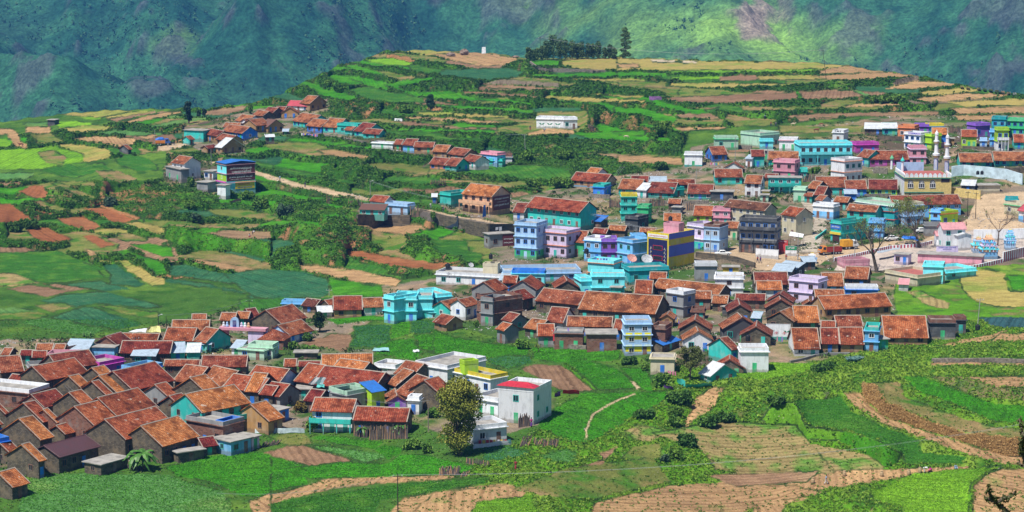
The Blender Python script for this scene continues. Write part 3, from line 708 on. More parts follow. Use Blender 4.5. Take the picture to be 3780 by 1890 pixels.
def window(root, x, y, z, w, h, axis, outm, frame='wh', name='window', gl=None):
    """axis: 'f' front wall (faces -Y), 'l' left (faces -X), 'r' right (faces +X)"""
    def bx(m, u0, u1, z0, z1, d0, d1):
        if axis == 'f': m.box(u0, y - d1, z0, u1, y - d0, z1)
        elif axis == 'l': m.box(x - d1, u0, z0, x - d0, u1, z1)
        else: m.box(x + d0, u0, z0, x + d1, u1, z1)
    c = x if axis == 'f' else y
    a = MB(); bx(a, c - w / 2, c + w / 2, z, z + h, -.02, .035); o = a.build(name, gl or GLASS, root)
    if frame:
        t = .09; fr = MB()
        bx(fr, c - w / 2 - t, c - w / 2 + .01, z - t, z + h + t, -.02, .07); bx(fr, c + w / 2 - .01, c + w / 2 + t, z - t, z + h + t, -.02, .07)
        bx(fr, c - w / 2 + .012, c + w / 2 - .012, z + h - .01, z + h + t, -.02, .066); bx(fr, c - w / 2 + .012, c + w / 2 - .012, z - t, z + .01, -.02, .066)
        if name == 'window': bx(fr, c - .03, c + .03, z + .012, z + h - .012, 0, .055)
        fr.build('frame', wall_mat(frame), o)
    return o
rr = random.Random(5)
def prism_roof(L, D, hw, pitch, ov, vo, along, mat, root, name='roof', x0=0, y0=0, th=.14):
    """gabled roof over the rectangle x0..x0+L, y0..y0+D; ridge runs along X or Y"""
    m = MB(); sag = .04 * rr.uniform(0, 1)
    if along == 'X': a, b = D, L
    else: a, b = L, D
    rise = a / 2 * pitch; drop = ov * pitch; z0 = hw - drop; z1 = hw + rise
    def P(s, t, z): return (x0 + t, y0 + s, z) if along == 'X' else (x0 + s, y0 + t, z)
    sl = math.hypot(a / 2 + ov, rise + drop); nseg = max(2, int(b / 3)); ts = [-vo + (b + 2 * vo) * k / nseg for k in range(nseg + 1)]
    off = rr.uniform(0, 9); dz = [rr.uniform(-.07, .03) for _ in ts]; dz2 = [rr.uniform(-.06, .03) for _ in ts]
    for k in range(nseg):
        t0, t1 = ts[k], ts[k + 1]
        for sgn in (0, 1):
            e = -ov if sgn == 0 else a + ov
            A, B = P(e, t0, z0 + dz2[k]), P(e, t1, z0 + dz2[k + 1]); Cc, Dd = P(a / 2, t1, z1 + dz[k + 1]), P(a / 2, t0, z1 + dz[k])
            uv = ((t0 + off, 0), (t1 + off, 0), (t1 + off, sl), (t0 + off, sl))
            flip = (sgn == 1) != (along == 'Y')
            if flip: m.quad(B, A, Dd, Cc, (uv[1], uv[0], uv[3], uv[2]))
            else: m.quad(A, B, Cc, Dd, uv)
            A2, B2 = (A[0], A[1], A[2] - th), (B[0], B[1], B[2] - th); m.quad(A2, B2, B, A, ((0, 0), (.1, 0), (.1, .1), (0, .1)))
            C2, D2 = (Cc[0], Cc[1], Cc[2] - th), (Dd[0], Dd[1], Dd[2] - th); m.quad(B2, A2, D2, C2, ((0, 0), (.1, 0), (.1, .1), (0, .1)))
            if k == 0: m.quad(A, A2, D2, Dd, ((0, 0), (.1, 0), (.1, .1), (0, .1)))
            if k == nseg - 1: m.quad(B2, B, Cc, C2, ((0, 0), (.1, 0), (.1, .1), (0, .1)))
    ro = m.build(name, mat, root)
    rc = MB()
    for k in range(nseg):
        t0, t1 = ts[k], ts[k + 1]; w = .13
        q = [P(a / 2 - w, t0, z1 + dz[k] - w * pitch + .03), P(a / 2 - w, t1, z1 + dz[k + 1] - w * pitch + .03), P(a / 2, t1, z1 + dz[k + 1] + .09), P(a / 2, t0, z1 + dz[k] + .09), P(a / 2 + w, t1, z1 + dz[k + 1] - w * pitch + .03), P(a / 2 + w, t0, z1 + dz[k] - w * pitch + .03)]
        rc.quad(q[0], q[1], q[2], q[3]); rc.quad(q[3], q[2], q[4], q[5])
    for t in (-vo, b + vo):                     # mortar verges
        tw = .16 if t < 0 else -.16
        for e in (-ov, a + ov):
            e2 = e; A = P(e2, t - tw * .2, z0 + .035); B = P(e2, t + tw, z0 + .035); Cc = P(a / 2, t + tw, z1 + .035); Dd = P(a / 2, t - tw * .2, z1 + .035); rc.quad(A, B, Cc, Dd)
    rc.build('ridge_cap', MORTAR if mat.name.startswith('clay') else mat, ro)
    return ro
def walls_gable(L, D, hw, pitch, along, x0, y0, base, mat, root):
    m = MB(); z0 = -base; x1, y1 = x0 + L, y0 + D
    if along == 'X':
        for x in (x0, x1):
            m.quad((x, y0, z0), (x, y1, z0), (x, y1, hw), (x, y0, hw)); m.tri((x, y0, hw), (x, y1, hw), (x, (y0 + y1) / 2, hw + D / 2 * pitch - .12))
        for y in (y0, y1): m.quad((x0, y, z0), (x1, y, z0), (x1, y, hw), (x0, y, hw))
    else:
        for y in (y0, y1):
            m.quad((x0, y, z0), (x1, y, z0), (x1, y, hw), (x0, y, hw)); m.tri((x0, y, hw), (x1, y, hw), ((x0 + x1) / 2, y, hw + L / 2 * pitch - .12))
        for x in (x0, x1): m.quad((x, y0, z0), (x, y1, z0), (x, y1, hw), (x, y0, hw))
    return m.build('wall', mat, root)
NEAR_PPM = 11.5
def openings(root, L, D, hw, x0, y0, col, opt, yaw, ppm):
    n = opt.get('n', max(1, int(hw / 2.55))); fl = hw / n; fr = opt.get('fr', rr.choice(['wh', 'bl', 'tq', 'wh', 'br'])); dc = opt.get('dc', rr.choice(['bl', 'tq', 'br', 'br', 'bl', 'gr']))
    if col in ('st', 'mu', 'br'): fr = opt.get('fr', 'br')
    k = opt.get('w', max(1, int(L / 2.3)))
    for s in range(n):
        z = s * fl
        for i in range(k):
            x = x0 + L * (i + .5) / k; j = rr.random()
            if n == 1 and k == 1 and 'w' not in opt: j = .9
            if (s == 0 and (i == k // 2)) or (s == 0 and j < .22 and L / k > 1.4):
                window(root, x, y0, z + .06, .85, min(1.95, fl - .35), 'f', None, None, 'door', wall_mat(dc))
            elif j > .12 or 'w' in opt:
                window(root, x, y0, z + fl * .38, min(.95, L / k * .55), min(1.05, fl * .36), 'f', None, fr)
    for ax, xx, vis in (('l', x0, yaw > .12), ('r', x0 + L, yaw < -.12)):
        if vis and D > 3 and not opt.get('blank'):
            kk = max(1, int(D / 3.4))
            for s in range(n):
                for i in range(kk):
                    if rr.random() < (.7 if col not in ('st',) else .4): window(root, xx, y0 + D * (i + .5) / kk, s * fl + fl * .4, .75, min(.9, fl * .33), ax, None, fr)
def block(root, kind, P1, P2, hw, D, wc, rc, opt, base=2.0):
    """one volume of a building, given the world line of its front edge at eave height"""
    d = P2 - P1; L = math.hypot(d.x, d.y); yaw = math.atan2(d.y, d.x)
    M = Matrix.Translation(Vector((P1.x, P1.y, P1.z - hw))) @ Matrix.Rotation(yaw, 4, 'Z')
    loc = empty('block', (0, 0, 0)); loc.matrix_world = M
    before = set(o.name for o in ())
    ppm = F / P1.y; wm = wall_mat(wc); pitch = opt.get('pt', .60)
    kids = []
    if kind in 'TGM':
        ov = .42; vo = .28
        if opt.get('v'): ov = .9
        if kind == 'T':
            ww = (L - 2 * vo, D - 2 * ov, vo, ov); walls_gable(ww[0], ww[1], hw + ov * pitch * 0, pitch, 'X', vo, ov, base, wm, loc); prism_roof(ww[0], ww[1], hw + .02, pitch, ov, vo, 'X', roof_mat(rc), loc, x0=vo, y0=ov)
        else:
            ww = (L - 2 * ov, D - 2 * vo, ov, vo); walls_gable(ww[0], ww[1], hw, pitch, 'Y', ov, vo, base, wm, loc); prism_roof(ww[0], ww[1], hw + .02, pitch, ov, vo, 'Y', roof_mat(rc), loc, x0=ov, y0=vo)
        openings(loc, ww[0], ww[1], hw, ww[2], ww[3], wc, opt, yaw, ppm)
    elif kind == 'F':
        ph_ = opt.get('ph', .75); t = .16
        m = MB(); m.box(0, 0, -base, L, D, hw - ph_); m.build('wall', wm, loc)
        pw = wall_mat(opt.get('pc', wc)); q = MB()
        q.box(-.04, -.04, hw - ph_ + .003, L + .04, t, hw); q.box(-.04, D - t, hw - ph_ + .003, L + .04, D + .04, hw); q.box(-.04, t + .002, hw - ph_ + .003, t, D - t - .002, hw - .003); q.box(L - t, t + .002, hw - ph_ + .003, L + .04, D - t - .002, hw - .003)
        q.build('parapet', pw, loc)
        s = MB(); s.box(t + .003, t + .003, hw - ph_ + .004, L - t - .003, D - t - .003, hw - ph_ + .05); s.build('roof', REDFL if rc == 'red' else SLAB, loc)
        if not opt.get('nocor'):
            n = opt.get('n', max(1, int(hw / 2.55)))
            cw = wall_mat(opt.get('cc', wc))
            for k in range(1, n + 1):
                z = (hw - ph_) * k / n; c = MB(); c.box(-.28, -.34, z - .12, L + .28, -.045, z + .02); c.box(-.28, -.045, z - .12, -.045, D + .1, z + .02); c.box(L + .045, -.045, z - .12, L + .28, D + .1, z + .02); c.build('sunshade', cw, loc)
        openings(loc, L, D, hw - ph_, 0, 0, wc, opt, yaw, ppm)
    elif kind == 'C':
        m = MB(); m.box(.15, .15, -base, L - .15, D - .15, hw - .16); m.build('wall', wm, loc)
        s = MB(); s.box(-.2, -.25, hw - .157, L + .2, D + .2, hw); s.build('roof', SLAB, loc)
        openings(loc, L - .3, D - .3, hw - .16, .15, .15, wc, opt, yaw, ppm)
    elif kind == 'S':
        rise = D * .32; m = MB(); x0, x1, y0, y1 = .15, L - .15, .2, D - .2
        m.quad((x0, y0, -base), (x1, y0, -base), (x1, y0, hw), (x0, y0, hw)); m.quad((x0, y1, -base), (x1, y1, -base), (x1, y1, hw + rise), (x0, y1, hw + rise))
        for x in (x0, x1): m.quad((x, y0, -base), (x, y1, -base), (x, y1, hw + rise - .06), (x, y0, hw - .02))
        m.build('wall', wm, loc); s = MB(); e = .25
        A, B, Cc, Dd = (-.1, -e, hw - e * .32), (L + .1, -e, hw - e * .32), (L + .1, D, hw + rise), (-.1, D, hw + rise)
        s.quad(A, B, Cc, Dd, ((0, 0), (L, 0), (L, D), (0, D)))
        dn = lambda p: (p[0], p[1], p[2] - .06)
        for p, q in ((A, B), (B, Cc), (Cc, Dd), (Dd, A)): s.quad(dn(p), dn(q), q, p)
        s.quad(dn(Dd), dn(Cc), dn(B), dn(A)); s.build('roof', roof_mat(rc), loc)
        openings(loc, L - .3, D - .4, hw, .15, .2, wc, opt, yaw, ppm)
    elif kind == 'H':
        walls_gable(L - .6, D - .6, hw, 0.02, 'X', .3, .3, base, wm, loc); rise = min(L, D) / 2 * pitch; i = min(D, L) / 2 * .95; m = MB()
        a, b, c, d_ = (0, 0, hw - .1), (L, 0, hw - .1), (L, D, hw - .1), (0, D, hw - .1); e, f = (i, D / 2, hw + rise), (max(L - i, i + .01), D / 2, hw + rise)
        uvq = ((0, 0), (L, 0), (L - i, D / 2 * 1.1), (i, D / 2 * 1.1)); m.quad(a, b, f, e, uvq); m.quad(c, d_, e, f, uvq); m.quad(b, c, f, f, ((0, 0), (D, 0), (D / 2, i), (D / 2, i))); m.quad(d_, a, e, e, ((0, 0), (D, 0), (D / 2, i), (D / 2, i)))
        m.build('roof', roof_mat(rc), loc); openings(loc, L - .6, D - .6, hw, .3, .3, wc, opt, yaw, ppm)
    if opt.get('lo'):                         # differently painted ground floor or plinth
        lh = opt.get('lh', 1.0); y0 = {'T': .42 if not opt.get('v') else .9, 'G': .28, 'F': 0, 'C': .15, 'S': .2, 'H': .3}.get(kind, 0); x0 = {'T': .28, 'G': .42, 'F': 0, 'C': .15, 'S': .15, 'H': .3}.get(kind, 0)
        q = MB(); yy = y0 - .022; q.box(x0 - .02, yy, -base, L - x0 + .02, y0 - .001, lh); q.box(x0 - .02, y0, -base, x0 - .002, D - y0, lh - .004); q.box(L - x0 + .002, y0, -base, L - x0 + .02, D - y0, lh - .004)
        q.build('plinth', wall_mat(opt['lo']), loc)
    if opt.get('bal'):                        # balcony with railing wall
        n = opt.get('n', 2); z = hw / n * (opt.get('bl', 1)) ; q = MB(); q.box(.1, -1.15, z - .12, L - .1, -.05, z); q.box(.1, -1.2, z + .003, L - .1, -1.08, z + .85); q.box(.1, -1.07, z + .003, .2, -.05, z + .85); q.box(L - .2, -1.07, z + .003, L - .1, -.05, z + .85)
        q.build('balcony', wall_mat(opt.get('bc', wc)), loc)
        for i in range(4):
            xx = .25 + (L - .5) * i / 3; p = MB(); p.box(xx - .09, -1.1, 0, xx + .09, -.92, z - .13); p.build('post', wall_mat(opt.get('bc', wc)), loc)
    # move the finished pieces under the thing's own root
    for o in list(loc.children):
        o.parent = root; o.matrix_parent_inverse = Matrix.Identity(4); o.matrix_basis = root.matrix_world.inverted() @ M
        if kids is not None: kids.append(o)
    bpy.data.objects.remove(loc)
    return M, L, yaw
HOUSES = {}; ROOTS = []
def noun(kind, wc, hw):
    w = COLS[wc][1]
    return {'T': 'tiled-roof %s house', 'G': 'gable-fronted %s house', 'F': 'flat-roofed %s house', 'C': 'plain slab-roofed %s building', 'S': 'sheet-roofed %s shed', 'H': 'hip-roofed %s house', 'M': 'house'}[kind] % w
def auto_depth(kind, c, P1, P2, rt, hw):
    ppm = F / P1.y * CR[c][2]; dl = rt / ppm; d = math.atan(float(H - P1.z) / P1.y); yaw = math.atan2((P2 - P1).y, (P2 - P1).x)
    return max(3.0, min(14, 2.2 * dl / (abs(math.cos(yaw)) * math.sin(d) + .6 * math.cos(d))))
def house_line(line, last):
    data, label = (line.split('|') + [''])[:2]; p = data.split(); add = p[0] == '+'
    if add: p = p[1:]
    c, kind = p[0], p[1]; x1, y1, x2, y2, hw = map(float, p[2:7]); dep = p[7]; wc, rc = p[8], p[9]; opt = {}
    for o in p[10:]:
        for q in o.split(','):
            k, _, v = q.partition('='); 
            try: opt[k] = (int(v) if v.lstrip('-').isdigit() else float(v)) if v else 1
            except ValueError: opt[k] = v
    if c in ('7', '8', '10', '17'):
        hw *= 1.12
        if 'b' in opt: opt['b'] *= 1.12
    U1, V1 = ph(c, x1, y1); U2, V2 = ph(c, x2, y2)
    if add: z = last['z'] + hw; P1 = hit_z(U1, V1, z)
    else: P1 = hit(U1, V1, hw)
    P2 = hit_z(U2, V2, P1.z)
    d = P2 - P1; yaw = math.atan2(d.y, d.x); ymax = R(opt.get('ym', 56))
    if abs(yaw) > ymax:
        yaw = math.copysign(ymax, yaw); dx = d.x; P2 = P1 + Vector((dx, dx * math.tan(yaw), 0))
    D = auto_depth(kind, c, P1, P2, float(dep[1:]), hw) if dep[0] == 'r' else float(dep)
    if not add:
        mid = (P1 + P2) / 2; root = empty(opt.get('nm', 'house'), (mid.x, mid.y, P1.z - hw), yaw); bpy.context.view_layer.update()
        root.matrix_world = Matrix.Translation(root.location) @ Matrix.Rotation(yaw, 4, 'Z')
        tag(root, (noun(kind, wc, hw) + ' ' + label.strip()) if not label.strip().startswith('!') else label.strip()[1:], opt.get('ct', 'house').replace('_', ' '), opt.get('gp', 'houses of the hill village').replace('_', ' '))
        last = {'z': P1.z - hw, 'root': root, 'U': U1}; ROOTS.append(root)
        gz = [ground_z(q.x, q.y) for q in (P1, P2)]
        last['base'] = max(1.2, min(5, last['z'] - min(gz) + .6))
    if c in '123' and kind == 'T' and dep[0] != 'r' and not add: D *= 1.2
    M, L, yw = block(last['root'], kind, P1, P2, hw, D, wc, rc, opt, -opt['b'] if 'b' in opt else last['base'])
    last['M'] = M; last['L'] = L; last['D'] = D; last['hw'] = hw
    if opt.get('id'): HOUSES[opt['id']] = dict(last)
    return last
HDATA = '''
2 T 1545 655 1910 545 3.4 8.6 st o | behind the big banana plant, bottom left
2 T 1195 590 1700 432 4.0 8.5 st o | with dark gable just left of the banana plant house
2 T 565 760 1025 570 3.2 6.4 st mb pt=.42 |!long stone house with purplish-brown metal sheet roof near the bottom-left corner
2 C 960 835 1270 700 2.1 4.2 st x w=1 | with pots and junk on top, left of the banana plant
2 T 370 797 485 735 3.4 7 st o | small and tall, left of the purplish-brown metal roof
2 T 120 1045 362 912 2.4 6 st o |!low tiled house with blue plastic on its roof, bottom-left corner
2 F -90 600 85 570 4.6 5 bl x | cut by the left edge, nearest the camera
2 T 385 592 570 500 3.6 9 st o | behind the purplish-brown metal roof
2 T 410 425 545 372 3.6 8.5 st o | second behind the purplish-brown metal roof, dry branches beside it
2 T 540 430 650 350 3.6 6 br o | narrow, right of the house with dry branches
2 T 900 462 1250 330 4.0 8.5 br o |!long tiled house with brick gable behind the purplish-brown metal roof
2 T 1130 385 1545 245 4.2 9 st r |!long house with dark blackened tiles above the banana plant
2 T 830 312 1010 215 4.0 8 st o |!tiled house with a small blue skylight patch at its right, mid left village
2 T 620 540 755 492 2.4 4 st o | tiny, touching the left end of the metal roof
2 T 70 368 160 312 3 6 st r | at the left edge below the white-parapet brick block
2 T 0 447 88 385 3 6 st r | at the left edge under the stone gable
2 T 110 735 250 668 2.2 5 st r |!low dark-red tiled shed roof with white rags, beside the deep blue house
2 F -200 75 275 125 4 6.5 br x pc=wh blank | with white parapet at the left edge
2 T 1590 178 1715 132 3.3 5.5 cc o | small, with a tall dark doorway between long tiled roofs
2 T 1985 168 2155 98 4 8 st o | behind the long roof with turquoise balcony
2 T 1920 335 2390 238 5.2 8 tq o n=2,bal=1,bl=1 |!long tiled two-storey house with turquoise balcony at its right end
2 T 1790 345 1920 300 3 8 st o | tucked left of the turquoise balcony house
2 F 1770 370 2120 432 5 5.5 br x pc=cc,blank |!unfinished brick house with open concrete terrace beside the bright blue wall
+ 2 F 2130 425 2290 382 5 2 bl x blank,n=2 
+ 2 C 2195 618 2395 572 2.6 5 sk x w=2 
+ 2 C 2392 578 2485 536 2.4 5 li x w=1
2 T 1925 660 2080 640 2.0 3.6 st r | low lean-to against the unfinished brick house
4 T 240 418 392 375 2.8 9 mu o | with uneven stepped roof right of the turquoise balcony
4 C 330 320 440 288 2.6 4 bl x w=1 | small, under dark red shrubs
4 T 140 150 340 182 2.8 6.5 cc o | above the dark red shrub, grey gable to the right
3 T 0 1005 140 1015 3.2 8 st o | in the middle of the left village, dark gable end
4 T 630 312 1035 330 4.4 r120 wh o n=2,bal=1,bc=tq |!white two-storey house with orange tiled roof and balcony above the green field
4 T 1032 402 1552 420 3.3 r126 st o |!long orange-tiled stone house behind upright timber slabs, facing the green field
4 T 560 215 700 232 2.6 6 st r | half hidden behind shrubs, left of the grey two-part terrace house
3 F 950 1012 1200 978 4.8 5.5 cc x pc=pg,cc=cc |!grey terrace house with pale green parapets in the lower middle village
+ 3 F 838 985 985 1018 4.8 4.5 cc x pc=pg,blank
3 S 1215 1022 1350 1000 4 4 lm mt | under a blue sheet, lower middle
3 G 1355 1108 1565 1103 2 7 vi t blank | below the red tiled roof, lower middle
3 T 1430 1015 1560 1057 3 8.5 cc t | above the violet gable
3 T 1350 925 1440 985 3 7 st t | left of and above the violet gable
3 T 640 935 1225 1005 3.2 8 st o |!very long orange-tiled house with white and turquoise sheets lying on its roof
3 T 470 905 640 930 3 8 st o | at the left end of the very long orange-tiled house
3 T 0 905 325 945 3 7 pb o |!tiled house whose pale blue gable has washing hung beside it
3 T 830 790 1115 832 3.2 r95 st o | with stone gable, left of the small whitewashed kitchen
3 T 735 768 1230 762 3 r112 st o |!long tiled house with pale end wall behind the stone gable house
3 T 375 768 500 768 2.6 r70 st r | left one of two low roofs below the ruined concrete hut
3 T 510 768 730 768 2.6 r50 st r | right one of two low roofs below the ruined concrete hut
3 C 475 645 700 645 1.7 3 st x w=1 | small ruined hut beside the vegetable plot
3 F 1240 745 1440 765 2.6 5 wh x | small terrace at the right end of the long tiled rows
3 T 1420 832 1602 866 3 r115 st t | just left of the white terrace house
3 C 1355 850 1525 852 2.4 3 sk x w=1 | tiny blue-topped outhouse near the white terrace house
3 F 1632 722 1935 770 4.6 12 wh x w=1 |!large white terrace house with stacked bricks on its roof, beside the field
3 F 2005 795 2345 865 4.2 4.6 wh x pc=ye,blank |!white house with yellow-painted parapet and lime stair room
+ 3 F 2100 728 2230 716 6.2 2.4 lm x n=1,w=1,nocor,b=3.4
12 F 155 470 487 500 6.8 8.5 wh x id=whitebig,w=1,n=2,nocor |!tall white house with a red sloping roof edge beside the bright green field
+ 12 F -70 555 150 590 3.8 7 wh x blank
4 F 2190 465 2500 432 3.6 6 wh x blank | low, behind the large round-crowned tree
3 T 1870 1035 2010 978 3.6 6.5 st o | half hidden by the large round-crowned tree
3 F 1558 1060 1665 1065 3.6 2.6 wh x w=1 | narrow stub left of the tree-hidden stone house
3 T 352 362 640 242 3.4 7.5 st t |!large tiled house with rubble gable behind the gateway
3 T 440 480 690 380 2.2 6 pb t | low wing right of the dark green round tree
3 H 118 522 385 532 2.2 6 br t | with plastic sheets on its roof near the gateway
3 T 848 234 1130 230 2.4 r125 mu r | leftmost of the pair left of the big cyan house
3 T 1135 208 1335 202 2.4 r85 wh t | right one of the pair left of the big cyan house
3 G 720 170 805 188 2.6 5 st r | very small, beside leaning grey sheets
3 F 360 150 575 157 2 3 sk x w=1 | tiny, behind the large rubble gable house
3 T 540 190 680 205 2 4 st d | dark low roof behind the large rubble gable house
3 F 1430 112 1640 114 6 8 cy x id=cyanbig,w=2 |!big cyan terrace house with green base beside the dark cabbage plots
+ 3 F 1642 106 1792 106 5.8 8.5 cy x w=1,pc=cy
+ 3 F 1838 90 1975 78 5.2 9 cy x w=1
+ 3 F 1420 222 1898 236 2.7 5 cy x lo=gr,lh=1.3,w=3
+ 3 F 1332 95 1428 112 6.4 7 cy x blank
5 G 118 632 300 606 1.9 5 mu t | small, with a blue cloth on the wall, below the cyan house
5 T 165 492 320 457 2.4 6 tq t | with white sheet edge, right of the cyan house
5 T 312 462 450 402 3.4 5 wh t | tall and narrow, between turquoise front and bare brick house
5 F 565 385 845 350 6.4 6 br x w=1,blank |!tall bare brick house with laundry and junk on its roof
+ 5 F 450 375 563 387 6.4 5 cc x w=1
5 G 345 295 598 318 3.4 6 cc r | behind the tall bare brick house
5 G 700 290 985 302 4 8.5 cc r |!large dark-tiled gable house left of the cyan stepped house
5 T 650 232 790 236 3 5 st r | behind and left of the large dark-tiled gable
5 G 1150 285 1395 282 2.8 8 st r | between the large dark-tiled gable and the cyan stepped house
5 T 855 395 965 350 3 6 st r | sagging, over tangled wires
5 T 960 400 1380 445 3 r112 st t | long, left half of the longest red roof row
5 T 1370 480 2112 530 3 11 st t |!longest red-tiled house in the middle of the lower village
5 F 2125 445 2210 441 3 3 ye x w=1 | tiny, below the grey tower house
5 F 2215 302 2378 326 6.2 4.2 cc x w=1,pc=wh | tower-like with white parapet above the yellow hut
5 T 1905 332 2080 336 2.8 r120 tq r | right of the cyan stepped house
P T 2407 1058 2655 1084 3 r33 st t | long, behind the grey tower house
5 T 2050 192 2215 196 3.6 r62 st r | small high roof left of the satellite-dish house
6 T 132 510 325 514 3 r70 br t | small upper room with brick walls right of the grey tower house
6 T 322 552 480 558 2.2 r72 st t | small, right of the brick upper room
5 T 1060 602 1235 613 2.8 r135 wh t | below the left end of the longest roof
5 T 850 658 1000 682 2.2 6 st t | with a torn patched roof below the longest roof
5 T 985 737 1155 737 2.8 r110 cc o | with grey front wall and red cloth
5 T 640 582 745 604 2.6 5 cc t | small, right of the tall bare brick house
5 T 582 668 672 690 3.2 4.5 cc o | orange roof, tallest hut at the field's edge below the brick house
5 T 1262 644 1700 652 2.6 r92 st t | low long roof above the two flat brick houses
5 T 1702 676 1790 680 2.6 r95 st t | short roof left of the blue and yellow house
5 F 1150 702 1420 706 4 5 br x ph=.4,w=2,pc=cc |!left one of two flat brick houses facing the field, violet cloth hanging
5 C 1455 727 1750 727 3.9 6 br x w=1 |!right one of two flat brick houses facing the field, potted plants on top
5 F 1822 600 2075 598 7.5 6 pb x id=blueyellow,n=3,w=2,pc=pb,blank |!pale blue three-level house with yellow bands facing the field
5 F 2075 642 2205 650 5.6 5 br x w=1 | directly right of the blue and yellow banded house
5 G 2145 572 2290 577 2.2 5 mu t | little, behind the brick house with violet cloth
5 S 2180 832 2345 772 1.8 3 st mt | blue-tarp lean-to left of the white gable
5 F 2065 947 2290 952 3.6 5 cm x w=1,ph=.3 | stained, behind the thin tree by the field
6 G 50 908 350 908 2.8 6 wh t id=leafgable | with white verge boards, behind the thin tree
6 G 0 805 330 812 3.2 7 st t | behind the white gable with verge boards
6 G 470 640 720 642 3 8.5 st t | with brownish tiles, third back from the white gable
6 G 430 800 805 795 3.2 6 dk t | with a slatted window, centre right village
6 G 588 862 905 870 2.4 7 st t | behind the white cube with black tank
+ 6 T 520 1000 600 985 3 7 tq t blank
6 G 835 602 1132 604 2.6 4.5 st t | middle of three stacked gables, centre right
6 G 840 537 1105 548 3 5.5 st t | rearmost of three stacked gables, centre right
6 G 830 706 1112 732 2.8 6 st t | front of three stacked gables, above the painted white wall
6 T 1115 737 1360 737 2.4 r150 st o | left of the long roof, two-tier orange tiles
6 T 1400 616 2050 580 2.6 r120 mu o |!longest orange-tiled roof at the right edge of the lower village
6 T 1310 500 1600 500 3 5 st t | behind the longest orange-tiled roof on the right
6 G 1190 575 1325 576 2 4 st t | tiny, left of the longest orange-tiled roof on the right
6 T 1105 990 1365 990 1.8 r190 wh r | leftmost of the row above the curved white kerb
6 T 1366 940 1545 942 2.1 r145 mu r dc=bl | with blue door above the curved white kerb
6 T 1548 945 1782 947 2.1 r155 mu r | beside the slim blue house, above the agave
6 T 1512 778 1772 776 2.2 r100 st t | behind the roof beside the slim blue house
6 T 1362 786 1508 790 2.2 r65 st r | small, behind the blue-door house
6 F 1785 790 1915 795 5.2 6 sk x n=2,w=1,pc=tq |!slim sky-blue two-storey house at the right end of the lower village
+ 6 C 1918 905 2015 900 2.6 4 gr x w=1
6 T 1965 882 2395 886 1.8 r200 mu o |!large low orange-tiled house between the slim blue house and grey brick house
18 F 1462 735 1765 738 4.4 5 dk x pc=br,lo=cm,lh=.5,w=1 |!unfinished grey-brown brick house at the far right of the lower village
+ 18 F 1768 702 1890 702 3.8 3 dk x blank,pc=br
6 F 605 990 870 990 5 5 wh x w=1,blank |!white cube-like house with black water tank and junk on top
6 G 345 1170 650 1176 1.7 5 st o | nearest stone gable below the white cube house
6 G 315 1252 590 1216 1.8 4 tq mw | white sheet roof at the field corner
6 F 1065 312 1340 338 6 5 li x n=2,w=2 | washing hung down the front, right of centre
6 T 735 377 1065 377 2.8 r112 st t | rear of two roofs left of the lilac-white washing house
6 T 755 427 1005 427 2.6 r80 wh o | front of two roofs left of the lilac-white washing house
6 T 545 522 840 530 2.4 r60 st t | low, behind the brownish gable
6 T 1580 317 1815 327 2.8 r108 st t | beside the bare-branched tree at the temple yard
6 T 1380 392 1590 393 2.4 r120 sk t | with one pale blue sheet, right of the washing house
6 F 1605 402 1910 406 2.8 4 bl x w=2,pc=wh | crowded roof terrace below the big bare tree
6 F 360 302 630 306 5 6 wh x n=2,w=1 | with grimy upper parapet right of the satellite-dish house
6 F 175 182 380 182 4.6 4 cc x w=1,pc=wh | below the white car
6 C 430 216 590 218 2.2 3 ye x w=1 | tiny kiosk with blue sheet below the road wall
6 S 945 218 1130 242 2 4 dk ms | upper one of two grey sheds at the square
6 S 900 250 1090 262 2 4 dk ms | lower one of two grey sheds at the square
7 T 408 405 925 460 4.6 r95 tq o n=2,id=longrow,v=1,w=7 |!long two-storey tiled row with turquoise and lime fronts
7 T 282 462 400 468 2.3 r85 wh t | small annex at the left of the long two-storey row
7 F 308 562 515 575 8.6 7 pb x lo=gr,lh=2.3,n=3,w=3,dc=pb |!tall pale blue house on a green base by the retaining wall
7 F 522 625 800 650 6.5 7 li x n=2,w=4,cc=og,id=lilac |!lilac-white two-storey house with orange ledges
7 T 818 747 968 755 3.6 r105 gr t | between lilac-white and sky-blue houses
7 F 970 710 1130 722 5.6 6 sk x n=2,w=2,pc=wh | leftmost of three joined bright houses
7 F 1131 722 1282 722 5.6 6 vi x n=2,w=2 | middle of three joined bright houses
7 F 1286 714 1430 738 6 6 sk x n=2,w=2,cc=pb | rightmost of three joined bright houses, dark side wall
7 F 1570 655 1775 678 8.3 11 ye x id=yellowblue,blank,n=1,nocor,w=0 |!tall yellow building with blue side bands and navy front panel
+ 7 F 1725 570 1870 580 10.1 3.4 pk x n=1,w=0,blank,nocor,b=7.6
7 F 1400 1000 1775 985 3.8 7 te x id=dishhouse,w=3 | with big satellite dish on the roof
7 F 1045 1052 1355 1052 5.4 6 cy x n=2,w=2,id=cyanstep |!cyan stepped house with curved parapet in the middle
+ 7 F 940 1098 1043 1094 4.2 6 cy x w=1
7 F 1005 918 1250 936 5 5 cy x w=2,cc=og | behind the cyan stepped house, washing on top
5 F 670 125 1400 112 3 9 pb x ph=.9,w=4,pc=pb |!long pale blue walled compound roof left of the cyan stepped house
+ 5 F 745 122 1055 126 4.2 4.2 cy x pc=bl,blank
5 F 25 130 740 168 3.4 8 wh x id=tankroof,w=5 |!long grey-topped terrace building with tanks and a dish
+ 5 F 470 55 610 60 5.2 3 cm x w=1,n=1,nocor,b=2.7
7 C 65 682 300 668 3.6 4 cc x w=2,id=smallsign |!open concrete porch house with maroon painted side, left of pale blue tower house
